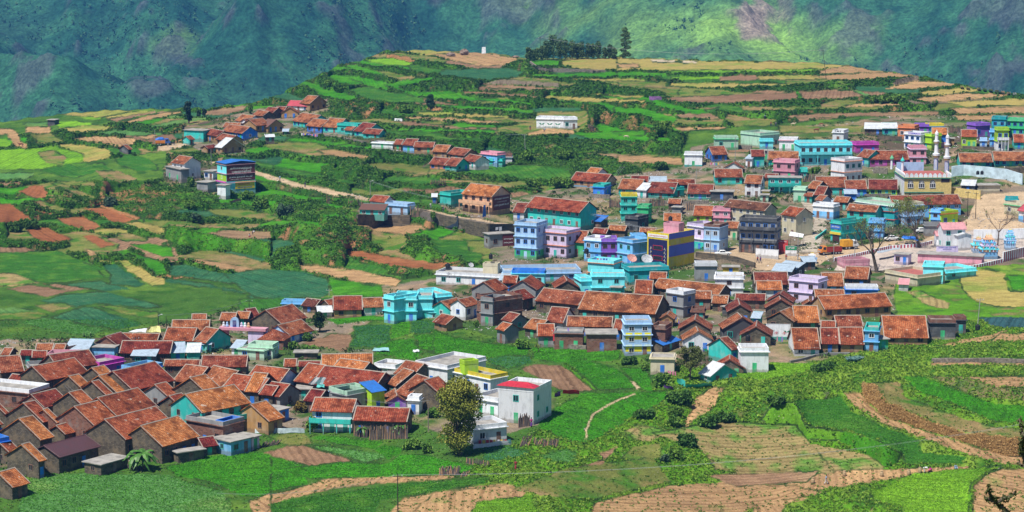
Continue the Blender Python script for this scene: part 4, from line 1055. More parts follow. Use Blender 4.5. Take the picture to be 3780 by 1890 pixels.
7 T 1285 240 1500 250 2 r90 tq t | leftmost of the turquoise row under the white sheet roofs
7 S 1466 256 1560 262 2.3 5 wh mw | white sheet roof within the turquoise row
7 T 1566 275 1822 286 1.8 r95 tq t | middle of the turquoise row, white torn patch on roof
7 T 1400 192 1575 196 2 r70 st r | behind the left end of the turquoise row
7 T 1762 202 2030 202 2 r50 st r | with rags drying on it behind the turquoise row
7 S 1577 182 1760 182 2 4 st ms | pale blue sheet roof behind the turquoise row
7 F 1816 238 1920 228 2.8 5 tq x w=1 | small cube with blue door in the turquoise row
7 T 1946 286 2196 291 2 r85 tq t | right end of the turquoise row
7 C 2166 272 2390 276 2.6 5 dk x w=1 | black wall right of the turquoise row
7 T 2210 131 2482 131 2.6 r72 tq t | above the black-walled building
7 G 2292 46 2480 50 1.6 5 wh t | small, partly behind a tiled roof on the upper slope
7 F 1055 207 1160 212 3.6 6 bl x w=1,pc=tq | with turquoise stair on the bare slope
7 T 836 158 1175 182 1.9 r72 mu o lo=sk,lh=.4 | left of the blue stair house on the slope
7 T 976 95 1092 106 3 r55 wh o | small upper roof behind the ochre slope house
7 F 1325 300 1475 300 7 5 tq x n=3,w=2,pc=ye |!tall narrow turquoise house with yellow parapet on the slope
7 F 1477 402 1580 406 4.8 4 gr x w=1 | attached right of the tall narrow turquoise house
7 F 1360 502 1480 512 4.2 6 dk x w=1,dc=bk | in front of the tall narrow turquoise house
7 S 985 547 1130 560 1.7 4 st mt | blue tarp hut among wires right of the long row
7 T 1722 545 1895 547 3 r70 st o | just above the pink roof room
7 T 2000 495 2190 500 2.4 r90 lm o | left of the pink house with grey balcony
7 T 1190 632 1360 640 3 r45 st t | left of two low roofs behind the joined bright houses
7 T 1490 652 1650 656 3 r42 st t | right of two low roofs behind the joined bright houses
7 F 1950 568 2106 590 6.4 6 li x n=2,w=2,cc=wh,lo=tq,lh=2.4 | left half of the turquoise-based pair by the road
7 F 2110 582 2256 592 6.6 6 pb x n=2,w=2,pc=br | right half of the turquoise-based pair by the road
10 T 690 1000 1090 1045 4.4 r65 cm d n=2,w=6 |!long cream house with brown weathered roof above the old dark building
10 F 597 1022 760 1027 4.2 5 pk x n=2,w=2 | at the left end of the brown weathered roof
10 F 850 1112 1205 1126 8.2 6 cc x id=old,n=3,w=5,pc=dk,cc=dk,lo=dk,lh=3.2,bal=1,bl=2,bc=dk |!old grimy three-storey building with blackened balconies
8 T 258 742 405 765 5.4 7 cm o n=2,w=2,id=cream | beside the long stairway, creamy gable
10 T 890 780 1055 786 4 r75 wh t n=2,w=2 | with balcony, right of the turquoise long row
10 F 328 495 495 497 4.2 4 wh x lo=tq,lh=.8,w=1 | small, standing alone on the upper slope
10 T 590 512 742 508 2.3 r75 bl t | beside the small white slope house
10 F 620 346 838 346 3.6 5.5 pg x lo=gr,lh=.4,cc=gr,w=2 | with green bands below the bare fields
10 F 1046 312 1228 297 4.2 9 pg x blank | with long bare concrete side wall
+ 10 F 1048 367 1170 367 2.8 2.6 cy x w=1
10 F 1422 405 1920 402 6.4 9 cy x n=2,w=7,bal=1,bl=1,blank |!big cyan two-storey building with long balcony
10 F 1228 357 1400 360 3.6 5 wh x w=2,cc=pk | small, left of the big cyan balcony building
10 F 1735 282 1840 286 3.6 6 wh x id=smk,w=1 | with three initials on its parapet
10 S 2036 268 2210 271 2 5 st mw | left of two sheet-roofed buildings near the top
10 S 2207 264 2355 265 2.4 4.5 tq mw | right of two sheet-roofed buildings near the top
10 T 960 526 1095 526 3.4 r60 tq t lo=tq | with arched door and front porch
10 T 1117 556 1415 560 2.2 r75 tq t | long low roof left of the big cyan balcony building
10 F 1172 562 1375 572 5.4 5 pk x n=2,w=2 | with white balcony above turquoise ground floor
+ 10 F 1172 652 1495 656 2.7 6 tq x w=3
10 C 1120 732 1440 736 4.3 5 tq x n=2,w=4,bal=1 | shops with blue windows below the pink house
10 F 1850 560 2018 546 6.5 6 wh x n=2,w=3,cc=og |!tall white house with orange ledge left of the mosque
10 T 2075 556 2465 556 2.4 r80 mg t w=5 | long, right behind the tall white house
10 T 1962 527 2073 540 2.6 r65 tq t | short, left end of the long roof behind the tall white house
10 F 1960 402 2175 397 3.2 5 mg x w=2 | with multicoloured parapet right of the big cyan building
8 T 505 492 600 502 3 6.5 st t | left end of the tiled cluster above the stairway
8 T 592 482 890 486 2.5 r95 tq t | rear long roof above the stairway
8 T 880 502 1090 502 2.4 r80 bl t | middle roof below the mosque side
8 T 1095 502 1380 506 2.3 r88 lm t w=4 | lime fronts below the mosque corner
8 T 572 556 672 562 3 r80 st t | in front of the rear long roof above the stairway
8 T 584 602 660 612 3.8 r45 wh t | tiny top roof over the stairway
8 F 570 640 765 655 3.8 4 wh x lo=sk,lh=2,w=2 | white and blue beside the upper stair flight
8 F 385 492 500 496 4 4 pg x w=1 | narrow, at the head of the lane
8 T 475 566 565 571 2.2 r35 tq t | tiny, beside the pale green narrow house
8 S 868 552 990 553 2.2 3 bl ms | below the middle roof beside the mosque
8 F 975 602 1345 650 5 7 te x n=2,w=3,pc=pg,cc=wh |!teal house with large fenced roof terrace below the mosque
8 F 740 802 840 816 5.4 10 tq x id=market,n=2,w=1,ym=50 |!turquoise market building with blue shop sign at the foot of the stairs
8 T 880 702 1170 722 4.6 r60 tq t | tiled roof behind the turquoise market building
8 T 1330 656 1990 642 4 r85 sk t n=2,w=8 |!long tiled row behind the leafy-topped tree below the mosque
8 F 1790 722 1950 708 4 5 lm x w=2,cc=rd | with a red canopy at the right of the long row
8 F 1640 832 1790 832 3.2 3 cc x blank,w=0 | blank block in front of the long row
8 T 1965 236 2285 237 2.4 r80 tq t w=4,v=1 | left of two long roofs above the blue-white wall
8 T 2290 222 2620 224 2.5 r82 tq t w=5,v=1 | right of two long roofs above the blue-white wall
17 F 580 352 840 362 3.8 6 og x w=2 | behind the mosque, orange with violet tank
17 F 842 332 1070 336 3.2 5 vi x w=2,pc=vi | between the orange house and the ochre-banded house
17 F 1075 332 1310 330 3.2 5 sk x w=1,pc=ye | with ochre-banded parapet at the top row
17 F 680 452 940 472 5 5 wh x w=3,n=2,id=ama | with initials on a lilac sign
17 F 942 472 1115 490 4.6 4.5 lm x w=1 | bright wall left of the minarets
17 T 1112 486 1365 490 4.2 r102 bl o lo=pk,lh=2,n=2 | blue above pink behind the minarets
17 T 1577 522 1840 526 3.4 r105 lm o w=3 | right of the minarets on the upper row
17 F 782 692 1030 692 5.2 6 pk x n=2,w=2,cc=li | with balustrade just left of the minarets
17 F 1812 322 2040 312 4.4 5 vi x w=2 | upper right row
17 F 2066 216 2290 222 6.4 5 te x n=2,w=2,bal=1 | highest at the upper right corner
17 F 2292 242 2580 252 5 5 gr x n=2,w=3 | cut by the right edge, upper row
17 F 2152 392 2340 392 6.8 4 lm x n=2,w=2,lo=wh,lh=3.2,bal=1,bc=wh | slim, with white balcony at the right
17 T 2412 612 2590 614 2.2 r120 tq o | cut by the right edge, middle row
8 F 2390 626 2590 652 3.2 5 cm x w=2,cc=gr | stall with green shade at the right edge
8 T 2510 702 2640 722 3 5 wh mr lo=sk,lh=1.6 | red roof at the right edge by the road
8 T 1735 946 1905 946 3 r45 wh mp w=2 |!white hall with two-level pink sheet roof beside the temple
+ 8 T 1800 886 2035 882 5 5 wh mp w=2
+ 8 G 1945 950 2095 945 3.6 5 wh mw blank,w=0,pt=.25
6 F 2285 297 2548 264 3 11 cm red w=0,cc=cm |!cream house with red-floored terrace above the grassy slope
6 F 2340 185 2530 192 5 5 cy x w=1 | stair room behind the red-floored terrace
18 F 1650 150 2010 120 2.4 8 cy x w=2 | low terrace right of the red-floored terrace
9 T 1280 265 1460 290 2.6 r70 tq t | first of the hillside lane row, left end
9 T 1412 312 1560 326 2.6 r62 bl t | second in the hillside lane row
9 T 1562 322 1718 332 2.6 r78 tq t | third in the hillside lane row
9 F 1712 292 1910 302 3.9 4 tq x w=2 | in the middle of the hillside lane row
9 T 1772 352 1850 360 2.2 r35 tq t | smallest roof in the hillside lane row
9 T 1862 362 1990 376 2.4 r75 tq t | second from the right in the hillside lane row
9 T 1947 386 2110 397 2.3 r45 tq t | right end of the lane row, blue patch on roof
9 G 1170 192 1350 192 2.5 5 mu t | orange wall with washing above the lane row
9 T 1232 122 1445 130 2.4 r46 wh mr | under a plain red sheet roof on the hill
9 G 1450 106 1622 92 3.2 6 mu t | highest of the hill hamlet
9 T 732 266 855 281 2.2 r58 wh t | upper left roofs of the hill hamlet
9 T 620 326 775 331 2 r42 li t | small lilac gable in the hill hamlet
9 T 612 362 808 387 2.7 r58 bl t | bright blue end wall in the hill hamlet
9 T 882 300 1000 264 2.4 6 wh t | white gable end in the hill hamlet
9 T 944 317 1090 292 2.6 r58 mu t | brown walls right of the white gable end
9 G 1050 326 1215 312 2.4 5 mu mu | patched wall at the middle of the hill hamlet
9 T 902 207 1000 226 2.4 r42 st t | back row of the hill hamlet, left
9 T 1002 182 1100 191 2.4 r45 st t | back row of the hill hamlet, middle
9 T 1102 177 1200 181 2.4 r45 tq t | back row of the hill hamlet, right
9 C 250 357 440 366 3.6 6 tq x w=1 | by the hill road where the blue lorry stands
9 T 312 447 415 402 2.2 4 tq t | small gable beside the slab-roofed turquoise one
9 T 416 387 548 430 2.6 6 mu t | with a pink door end in the hill hamlet
9 T 552 437 655 482 2.8 6 mu t | behind the white sheet-roofed ruin
9 G 615 522 832 502 2.5 4 mu mw | white sheet roof above the billboard house
9 T 482 532 600 502 2.2 3.5 mu t | crumbling, above the billboard house to the left
9 T 126 662 255 680 5.3 7 wh t n=2,w=2 | two-storey, alone below the hill road, left of the billboard
+ 9 C 76 702 215 742 4 3 cc x n=1,w=2
9 C 440 747 532 752 2.8 5 wh x w=2 | low, immediately left of the billboard house
9 C 370 850 480 858 3 5 cc x w=0,blank | bare foundation block under the low white building
9 F 2040 472 2240 482 2.3 4 wh x w=1,ph=.3 | roofless ruin at the right end of the lane row
9 T 2010 1027 2165 1041 3.1 r55 wh o | on the retaining wall by the road
+ 9 F 2167 1046 2380 1062 3.3 4 pb x w=2
+ 9 S 1920 1112 2160 1120 2 4 tq mu w=3
11 T 441 77 518 80 2.2 r45 mu t | first of the lower hillside row from the left
11 T 520 83 640 90 2.7 r58 sk t | second of the lower hillside row, pale blue end
11 T 632 103 825 107 2.4 r48 mu t | third of the lower hillside row
11 T 806 146 950 153 2.6 r62 mu t | fourth of the lower hillside row, dish beside it
11 T 952 166 1115 186 2.6 r58 mu t | fifth of the lower hillside row, dark tiles
11 T 776 263 960 276 2.2 r60 og t | front left of the lower hillside group
11 G 1040 286 1180 266 2.1 5 tq t | front centre of the lower hillside group
11 T 1096 226 1215 251 2.4 6 wh t | white end wall at the right of the lower hillside group
11 F 1275 150 1430 165 4 4 sk x w=2,pc=pk,cc=pk | with pink parapet at the right end of the lower hillside group
11 F 1422 182 1572 182 2.9 5 wh x w=0,pc=br | brown-topped, beside the dark bushes on the hillside
11 F 1353 216 1478 221 2.6 3 tq x w=0 | little, in front of the pink parapet house
11 T 1085 547 1380 576 5.2 9 pe o n=2,w=4,id=peach,bal=1 |!peach and blue two-storey house with a maroon painted advert on its gable wall
11 F 886 532 990 546 4 8 tq x w=1,pc=tq,id=turqbrick | left of the peach house with advert wall
15 F 1718 795 1930 800 4.2 5 wh x id=leafwhite,w=0,blank |!white flat house with green leaf paintings alone on the terraced hill
+ 15 F 1932 802 2042 800 4.2 5 wh x w=2
1 T 440 908 845 822 3 7 st o | with clothes line below, left of the magenta house
1 T 560 802 945 747 3.4 7 st t | directly in front of the lilac block, left village
1 T 1265 1000 1690 872 3.6 9 st o |!broad orange-tiled house directly before the blue-parapet house
1 T 985 890 1115 850 3 5.5 st o | small gable before the magenta house
1 T 1130 1040 1262 1000 3 9 st o | left of the broad orange-tiled house
1 T 800 1003 940 932 2.8 7 st o | with yellow cloth on the roof, left village
1 T 1045 1078 1125 1050 3 8 st o | narrow, with large dark gable in the left village
1 T 420 1160 700 1056 2.6 6 br r | dark red, right of the white-parapet brick block
1 T 0 830 235 812 2.6 r145 st t | large, at the left edge behind the banana clump
1 T 0 657 90 662 2.6 r65 st t | at the left edge above the large one
1 T 180 662 330 664 2.4 r50 st r | second row from the field at the left edge
1 T 300 686 448 682 2.4 r62 st r | left of the lilac block
1 T 332 612 500 612 2.4 r60 st t | field-side left roof behind the lilac block
1 T 502 612 612 614 2.4 r58 st t | field-side right roof behind the lilac block
1 F 640 592 890 512 2.6 4 br x blank,w=0 | unfinished walls by the green field, left village
1 G 895 547 1110 566 2.4 6 br t | behind the magenta house at the field side
1 T 1110 512 1500 520 2.4 r60 st r | long, along the field right of the magenta house
1 T 1130 642 1620 647 2.4 r112 st r | long, behind the blue-parapet house
1 T 1545 522 1832 530 2.4 r120 st r | crossing roof under the yellow tarpaulin
1 T 1625 428 1990 425 2.4 r95 st t | large, at the field edge right of the yellow tarpaulin
1 T 1832 527 1960 546 2.6 7 tq t | turquoise gable left of the gateway
1 T 1820 322 1965 320 2.4 r50 st t | top roof at the field edge left of the gateway
1 T 2080 332 2230 336 2.4 r72 mu t | left of three behind the gateway
1 T 2232 312 2362 316 2.4 r65 st t | middle of three behind the gateway
1 T 2382 302 2480 292 2.4 r78 st t | right of three behind the gateway, blue sheet
1 F 452 652 790 655 3 4 li x w=0,pc=pk | long, left of the magenta house
1 F 945 740 1180 694 3.5 6 mg x w=2 | with magenta terrace in the left village
1 F 1300 792 1545 742 2.8 4.6 bl x w=0,pc=sk | bright blue parapets in the left village
1 S 1245 672 1480 677 2 4 dk ms | pale blue sheet behind the bright blue parapets
1 S 1615 647 1765 642 2 4.5 tq ms | left of two sheet roofs over turquoise stalls
1 S 1768 642 1900 641 2 4 tq mw | right of two sheet roofs over turquoise stalls
1 F 2265 602 2510 622 2.4 4 pg x w=2,ph=.2 | stained low block below the gateway
1 F 2362 562 2590 572 3.2 4 pg x w=4 | window-pierced screen behind the low pale block
1 T 1905 772 2345 772 2.6 r105 st t | before the stained pale green block
1 T 1550 762 1895 766 2.6 r58 st t | left of the one before the stained pale green block
1 T 1640 902 1860 930 3 r145 st t | right neighbour of the broad orange-tiled house
1 T 1870 905 2110 962 3 r140 st t | second right of the broad orange-tiled house
1 T 2110 967 2455 1016 3.2 r125 st o | third right of the broad orange-tiled house, pale seam
1 T 2456 1032 2590 1046 3 r88 st o | fourth right of the broad orange-tiled house
1 F 285 772 440 762 2.2 5 cc x w=0 | small empty terrace left of the lilac block
1 T 258 907 430 911 2.2 r42 st o | low porch roof right of the banana clump
1 T 75 892 235 906 2.2 r42 st r | low porch roof below the banana clump
8 C 62 562 150 564 2 3 pg x w=1,ct=shed,gp=small_sheds,nm=shed | with posters beside the balcony house
8 F 2400 585 2520 588 2.4 3 te x w=0,ct=shed,gp=small_sheds,nm=shed | green stall above the right edge stall
8 S 1975 470 2110 475 2.2 4 dk mw ct=shed,gp=small_sheds,nm=shed | against the blue-washed wall right of the mosque
8 F 1100 800 1240 805 4.6 5 sk x w=2,n=2 | behind the bare crown of the gnarled temple tree
8 F 1440 642 1620 632 6 4 pb x w=2,n=2,pc=cm | tall front at the left end of the leafy-tree row
8 S 480 1200 600 1196 2 3 dk ms ct=shed,gp=small_sheds,nm=shed | left of the pink pavilion
7 F 1435 692 1560 690 5.4 5 cm x w=1,n=2,pc=sk | with blue balustrade between joined houses and yellow building
9 S 1030 425 1120 423 1.8 2.4 dk mw ct=shed,gp=small_sheds,nm=shed | white shack below the hill hamlet
9 S 1190 372 1250 372 1.6 2.4 st ms ct=shed,gp=small_sheds,nm=shed | stall at the hamlet lane start
5 S 622 212 740 216 2.2 3.5 st ms ct=shed,gp=small_sheds,nm=shed | pale, behind the dark-tiled gables
5 C 1530 292 1678 296 2.2 3 wh x w=0,ct=shed,gp=small_sheds,nm=shed | in front of the cyan stepped house, left
5 C 1680 280 1786 284 3 3 tq x w=0,ct=shed,gp=small_sheds,nm=shed | in front of the cyan stepped house, right
5 F 2452 485 2576 488 2.4 4 br x w=2,ct=shed,gp=small_sheds,nm=shed | low, right of the grey tower house
1 S 612 612 840 618 2 4.5 tq ms ct=shed,gp=small_sheds,nm=shed | behind the lilac block, left
1 C 862 590 1090 596 2.2 3 sk x w=0,ct=shed,gp=small_sheds,nm=shed | behind the magenta terrace
1 S 1922 566 2010 566 2 3 tq ms ct=shed,gp=small_sheds,nm=shed | below the turquoise gable by the gateway
1 S 2192 598 2290 604 2 3.5 wh ms ct=shed,gp=small_sheds,nm=shed | at the left of the stained pale green block
3 S 702 262 845 258 1.6 3 wh mw ct=shed,gp=small_sheds,nm=shed | leaning sheets beside the dark round tree
3 C 492 992 640 992 2.2 4 cc x w=1,ct=shed,gp=small_sheds,nm=shed | between the pale blue gable and the long white-sheet roof
2 C 1690 722 1950 684 2 2.2 st x w=1,ct=shed,gp=small_sheds,nm=shed | lean slab along the front of the banana plant house
10 S 902 552 970 556 2.6 3 wh ms ct=shed,gp=small_sheds,nm=shed | left of the arched-door turquoise house
11 S 806 582 860 582 2 2.4 cc mw ct=shed,gp=small_sheds,nm=shed | awning left of the turquoise brick house
6 C 1135 650 1250 655 2.2 3.5 mu x w=1,ct=shed,gp=small_sheds,nm=shed | between the three stacked gables and the two-tier roof
6 S 700 700 790 705 2 3 tq ms ct=shed,gp=small_sheds,nm=shed | in the alley right of the brownish gable
6 C 420 590 480 600 2.4 3 dk x w=0,ct=shed,gp=small_sheds,nm=shed | dark, right of the small brick upper room
6 S 2100 380 2200 384 1.8 3 wh mp w=0,ct=shed,gp=small_sheds,nm=shed | pink rag-covered, below the cream terrace on the grass
10 F 760 690 800 692 2.4 3 wh x w=0,ct=shed,gp=small_sheds,nm=shed | pale panel at the left front of the turquoise long house
10 C 1060 860 1130 862 2.4 3 ye x w=1,ct=shed,gp=small_sheds,nm=shed | yellow and white, right of the white balcony house
8 C 60 140 190 142 3 3 cc x w=1 | rough, between arched-door house and stepped pink house
8 F 395 70 480 72 3.4 4 cm x w=1 | pale end block at the left of the big cyan building
8 T 100 395 230 400 2.6 4 mu t w=1 | ochre, left of the shops below the pink house
8 S 690 640 770 640 2 3 tq ms w=0,ct=shed,gp=small_sheds,nm=shed | beside the upper stair flight on the right
8 T 760 620 900 630 2.4 4.5 st t w=2 | behind the white and blue stair house
8 F 1215 690 1345 700 4.6 4 te x w=2,cc=rd | right front of the teal roof terrace
8 F 1690 700 1780 705 4.4 4 sk x w=1,n=2 | under the long row behind the lime shop
8 C 1400 330 1440 330 2 2 wh x w=0,ct=shed,gp=small_sheds,nm=shed | tiny, hidden at the mosque's left wall
7 T 1760 380 1890 384 2.2 4 st t w=2 | by rubble between the turquoise row and the pink room
7 C 1800 420 1890 424 2 3 cc x w=0,ct=shed,gp=small_sheds,nm=shed | plain slab below the rubble slope
7 T 1040 660 1180 668 2.6 4 st r w=1 | behind the roof of the sky-blue house, left
7 F 2210 700 2300 690 3.4 4 sk x w=1,pc=wh | beside the lane right of the turquoise-based pair
7 T 2300 610 2430 616 3.2 5 cm t w=2 | in front of the pink and cream block on the lane
17 C 1330 560 1480 562 2 3 mu x w=0,ct=shed,gp=small_sheds,nm=shed | brown, right of the blue and pink house
17 F 1880 560 1990 562 2.6 3.5 pb x w=1 | pale blue beneath the violet house
17 F 2040 420 2150 422 5 4 sk x w=1,n=2 | narrow, left of the slim balcony house
'''
last = None
for ln in HDATA.strip().splitlines():
    if ln.strip(): last = house_line(ln, last)
# ---------------------------------------------------------------- landmark buildings and their lettering
EX_MAT = {}
def paint(name, c, rough=.6): return flat_mat(name, c, rough, .12, sc=.8)
TXTW = paint('white_lettering', (.8, .8, .82)); TXTR = paint('red_lettering', (.6, .03, .05)); TXTY = paint('yellow_lettering', (.8, .6, .05)); TXTG = paint('green_paint', (.02, .25, .13)); TXTB = paint('blue_lettering', (.05, .12, .5))
def text(body, w, h, mat, parent, loc, rot, name='lettering'):
    cu = bpy.data.curves.new(name, 'FONT'); cu.body = body; cu.align_x = 'CENTER'; cu.align_y = 'CENTER'; cu.size = 1; cu.extrude = .012; cu.offset = .012; cu.materials.append(mat)
    o = bpy.data.objects.new(name, cu); C.objects.link(o); bpy.context.view_layer.update(); dx, dy = o.dimensions.x, o.dimensions.y
    dg = bpy.context.evaluated_depsgraph_get(); me = bpy.data.meshes.new_from_object(o.evaluated_get(dg)); bpy.data.objects.remove(o)
    o = bpy.data.objects.new(name, me); C.objects.link(o)
    o.scale = (w / max(dx, .01), h / max(dy, .01), 1); o.location = loc; o.rotation_euler = rot; o.parent = parent; return o
def local(h): return h['root'], h['root'].matrix_world.inverted() @ h['M'], h['L'], h['D'], h['hw']
def on_side(h, side, parts):
    """parts: list of (mesh builder function) placed in the block's own frame"""
    pass
def sub(h, name='x'):
    """an Empty-free frame: returns function that parents an object, given in block coordinates, to the root"""
    root, Ml, L, D, hw = local(h)
    def put(o):
        mb = o.matrix_basis.copy() if o.type != 'EMPTY' else Matrix.Identity(4); o.parent = root; o.matrix_parent_inverse = Matrix.Identity(4); o.matrix_basis = Ml @ mb; return o
    return put, L, D, hw
def txt_on(h, body, w, hgt, mat, x, z, side='f', off=.05):
    put, L, D, hw = sub(h)
    o = text(body, w, hgt, mat, None, (0, 0, 0), (0, 0, 0))
    if side == 'f': o.location = (x, -off, z); o.rotation_euler = (R(90), 0, 0)
    elif side == 'r': o.location = (L + off, x, z); o.rotation_euler = (R(90), 0, R(90))
    elif side == 'l': o.location = (-off, x, z); o.rotation_euler = (R(90), 0, R(-90))
    bpy.context.view_layer.update(); o.matrix_basis = Matrix.LocRotScale(o.location, o.rotation_euler, o.scale); return put(o)
def panel(h, mat, u0, u1, z0, z1, side='f', th=.03, name='painted_sign', base=.0):
    put, L, D, hw = sub(h); m = MB()
    if side == 'f': m.box(u0, -base - th, z0, u1, -base - .001, z1)
    elif side == 'r': m.box(L + base + .001, u0, z0, L + base + th, u1, z1)
    elif side == 'l': m.box(-base - th, u0, z0, -base - .001, u1, z1)
    return put(m.build(name, mat))
MAR = paint('maroon_sign', (.13, .02, .025))
# yellow and blue building
h = HOUSES['yellowblue']; put, L, D, hw = sub(h); YB = paint('royal_blue_band', (.09, .13, .60)); NV = paint('navy_panel', (.012, .012, .085))
panel(h, YB, .02, D - .02, hw - 1.5, hw - .02, 'r', .06, 'painted_band'); panel(h, YB, .02, D - .02, hw * .36, hw * .66, 'r', .06, 'painted_band')
for z in (hw - 1.56, hw * .66 + .005, hw * .36 - .09): panel(h, paint('orange_line', (.7, .2, .1)), .02, D - .02, z, z + .085, 'r', .07, 'painted_line')
panel(h, NV, .45, L - .45, .4, hw - 1.75, 'f', .06, 'front_panel'); panel(h, TXTW, .3, L - .3, hw - 1.3, hw - .45, 'f', .06, 'name_board')
txt_on(h, 'ர கிருஷ்ணசாமி மருத்துவ', L * .8, .42, TXTR, L / 2, hw - .88, 'f', .07)
for z in (.24, .52):
    q = MB(); q.box(L * .28, -.1, hw * z, L * .72, -.062, hw * z + 1.2); w_ = put(q.build('window', paint('red_frame', (.5, .02, .06))))
    q = MB(); q.box(L * .28 + .12, -.13, hw * z + .12, L * .72 - .12, -.101, hw * z + 1.08); g_ = q.build('pane', GLASS); g_.parent = w_; g_.matrix_parent_inverse = Matrix.Identity(4)
for s, x in ((1, L * .17), (-1, L * .83)):
    for k in range(5):
        z = 1.0 + k * .95; q = MB(); q.quad((x - .04 - s * .15, -.075, z), (x + .05 - s * .15, -.075, z), (x + .05 + s * .12, -.075, z + .8), (x - .04 + s * .12, -.075, z + .8)); put(q.build('stripe', TXTW))
        q = MB(); q.box(x + s * .25 - .09, -.08, z + .3, x + s * .25 + .09, -.062, z + .48); put(q.build('dot', TXTY))
# billboard house (teal, with the big maroon advert on its right wall)
P1 = hit(*ph('9', 570, 665), 9.2); P2 = hit_z(*ph('9', 665, 700), P1.z); d = P2 - P1; yaw = R(-40); P2 = P1 + Vector((d.x, d.x * math.tan(yaw), 0)); P3 = hit_z(*ph('9', 893, 640), P1.z)
L_ = (P2 - P1).length; D_ = max((P3 - P2).length, 7.5)
root = empty('billboard_house', (P1.x, P1.y, P1.z - 9.2), 0); bpy.context.view_layer.update()
tag(root, 'teal three-level house with big maroon advert wall and yellow sign beside the hill road', 'house', 'houses of the hill village')
P2 = P1 + Vector((6.6 * math.cos(R(-58)), 6.6 * math.sin(R(-58)), 0))
M, L, yw = block(root, 'F', P1, P2, 8.7, 9.8, 'cy', 'x', {'n': 3, 'w': 1, 'blank': 1, 'cc': 'pk', 'ph': .3}, 4.0)
HOUSES['bb'] = h = {'root': root, 'M': M, 'L': L, 'D': 9.8, 'hw': 8.7}; put, L, D, hw = sub(h)
q = MB(); q.quad((-.3, -.5, hw + .1), (L + .3, -.5, hw + .1), (L + .3, D / 2, hw + .75), (-.3, D / 2, hw + .75), ((0, 0), (L, 0), (L, D / 2), (0, D / 2))); q.quad((L + .3, D + .5, hw + .1), (-.3, D + .5, hw + .1), (-.3, D / 2, hw + .75), (L + .3, D / 2, hw + .75), ((0, 0), (L, 0), (L, D / 2), (0, D / 2)))
q.quad((-.3, -.5, hw), (-.3, D + .5, hw), (L + .3, D + .5, hw), (L + .3, -.5, hw)); put(q.build('roof', sheet_mat('mt')))
panel(h, MAR, .1, D - .1, 3.3, hw - .05, 'r', .09, 'advert_board')
txt_on(h, 'கொசமற்றம்', D * .74, .95, TXTW, D * .5, 7.15, 'r', .11); txt_on(h, 'பைனான்ஸ்', D * .66, .85, TXTW, D * .52, 6.05, 'r', .11)
txt_on(h, 'உங்கள் தேவை', D * .45, .3, TXTW, D * .46, 5.25, 'r', .11); txt_on(h, 'தங்க நகைக் கடன்', D * .8, .75, TXTW, D * .5, 4.5, 'r', .11); txt_on(h, 'கோத்தகிரி ஊட்டி குன்னூர்', D * .7, .24, TXTW, D * .5, 3.75, 'r', .11)
panel(h, paint('yellow_sign', (.75, .55, .03)), D * .3, D - .3, .75, 3.0, 'r', .09, 'painted_sign'); txt_on(h, 'ஸெல்யூர்', D * .4, .85, TXTR, D * .6, 2.2, 'r', .11); txt_on(h, 'சேவை நிலையம்', D * .5, .45, TXTB, D * .62, 1.25, 'r', .11)
panel(h, paint('lime_front', (.35, .62, .02)), .05, L - .05, 3.2, 5.2, 'f', .05, 'front_panel'); panel(h, paint('magenta_band', (.6, .12, .45)), -.25, L + .05, 2.75, 3.1, 'f', .5, 'awning')
# white foundation wall below it
P1 = hit(*ph('9', 565, 880), 4.0); root = empty('retaining_wall', (P1.x, P1.y, P1.z - 4)); tag(root, 'whitewashed block of retaining wall standing below the billboard house', 'wall', kind='thing'); bpy.context.view_layer.update()
block(root, 'C', P1, hit_z(*ph('9', 652, 885), P1.z), 4.0, 3.0, 'wh', 'x', {'w': 0, 'blank': 1, 'n': 1}, 2)
# peach house gable advert
h = HOUSES['peach']; put, L, D, hw = sub(h); panel(h, MAR, .6, D - .6, .9, hw - .3, 'r', .02, 'advert_board')
put(text('கொசமற்றம் பைனான்ஸ்', D * .7, .55, TXTW, None, (L - .2, D / 2, hw - 1.2), (R(90), 0, R(90)))) if False else None
for s_, hh, z in (('கொசமற்றம் பைனான்ஸ்', .6, hw - 1.1), ('உங்கள் தேவை', .3, hw - 2.0), ('தங்க நகைக் கடன்', .85, hw - 2.9)): txt_on(h, s_, D * (.5 if hh < .5 else .74), hh, TXTW, D / 2, z, 'r', .04)
h = HOUSES['smallsign']; put, L, D, hw = sub(h); panel(h, MAR, L * .55, L - .05, .6, hw - .3, 'f', .12, 'advert_board'); txt_on(h, 'கொசமற்றம்', L * .36, .45, TXTW, L * .77, 2.5, 'f', .14); txt_on(h, 'தங்க நகை', L * .36, .5, TXTW, L * .77, 1.5, 'f', .14)
h = HOUSES['smk']; txt_on(h, 'S.M.K', h['L'] * .6, .6, MATS['black_plastic'], h['L'] / 2, h['hw'] - .42, 'f', .06)
h = HOUSES['ama']; panel(h, paint('lilac_board', (.42, .36, .62)), h['L'] * .25, h['L'] - .1, h['hw'] - .72, h['hw'] - .08, 'f', .05, 'name_board', .045); txt_on(h, 'A.M.A', h['L'] * .35, .38, TXTB, h['L'] * .62, h['hw'] - .4, 'f', .11)
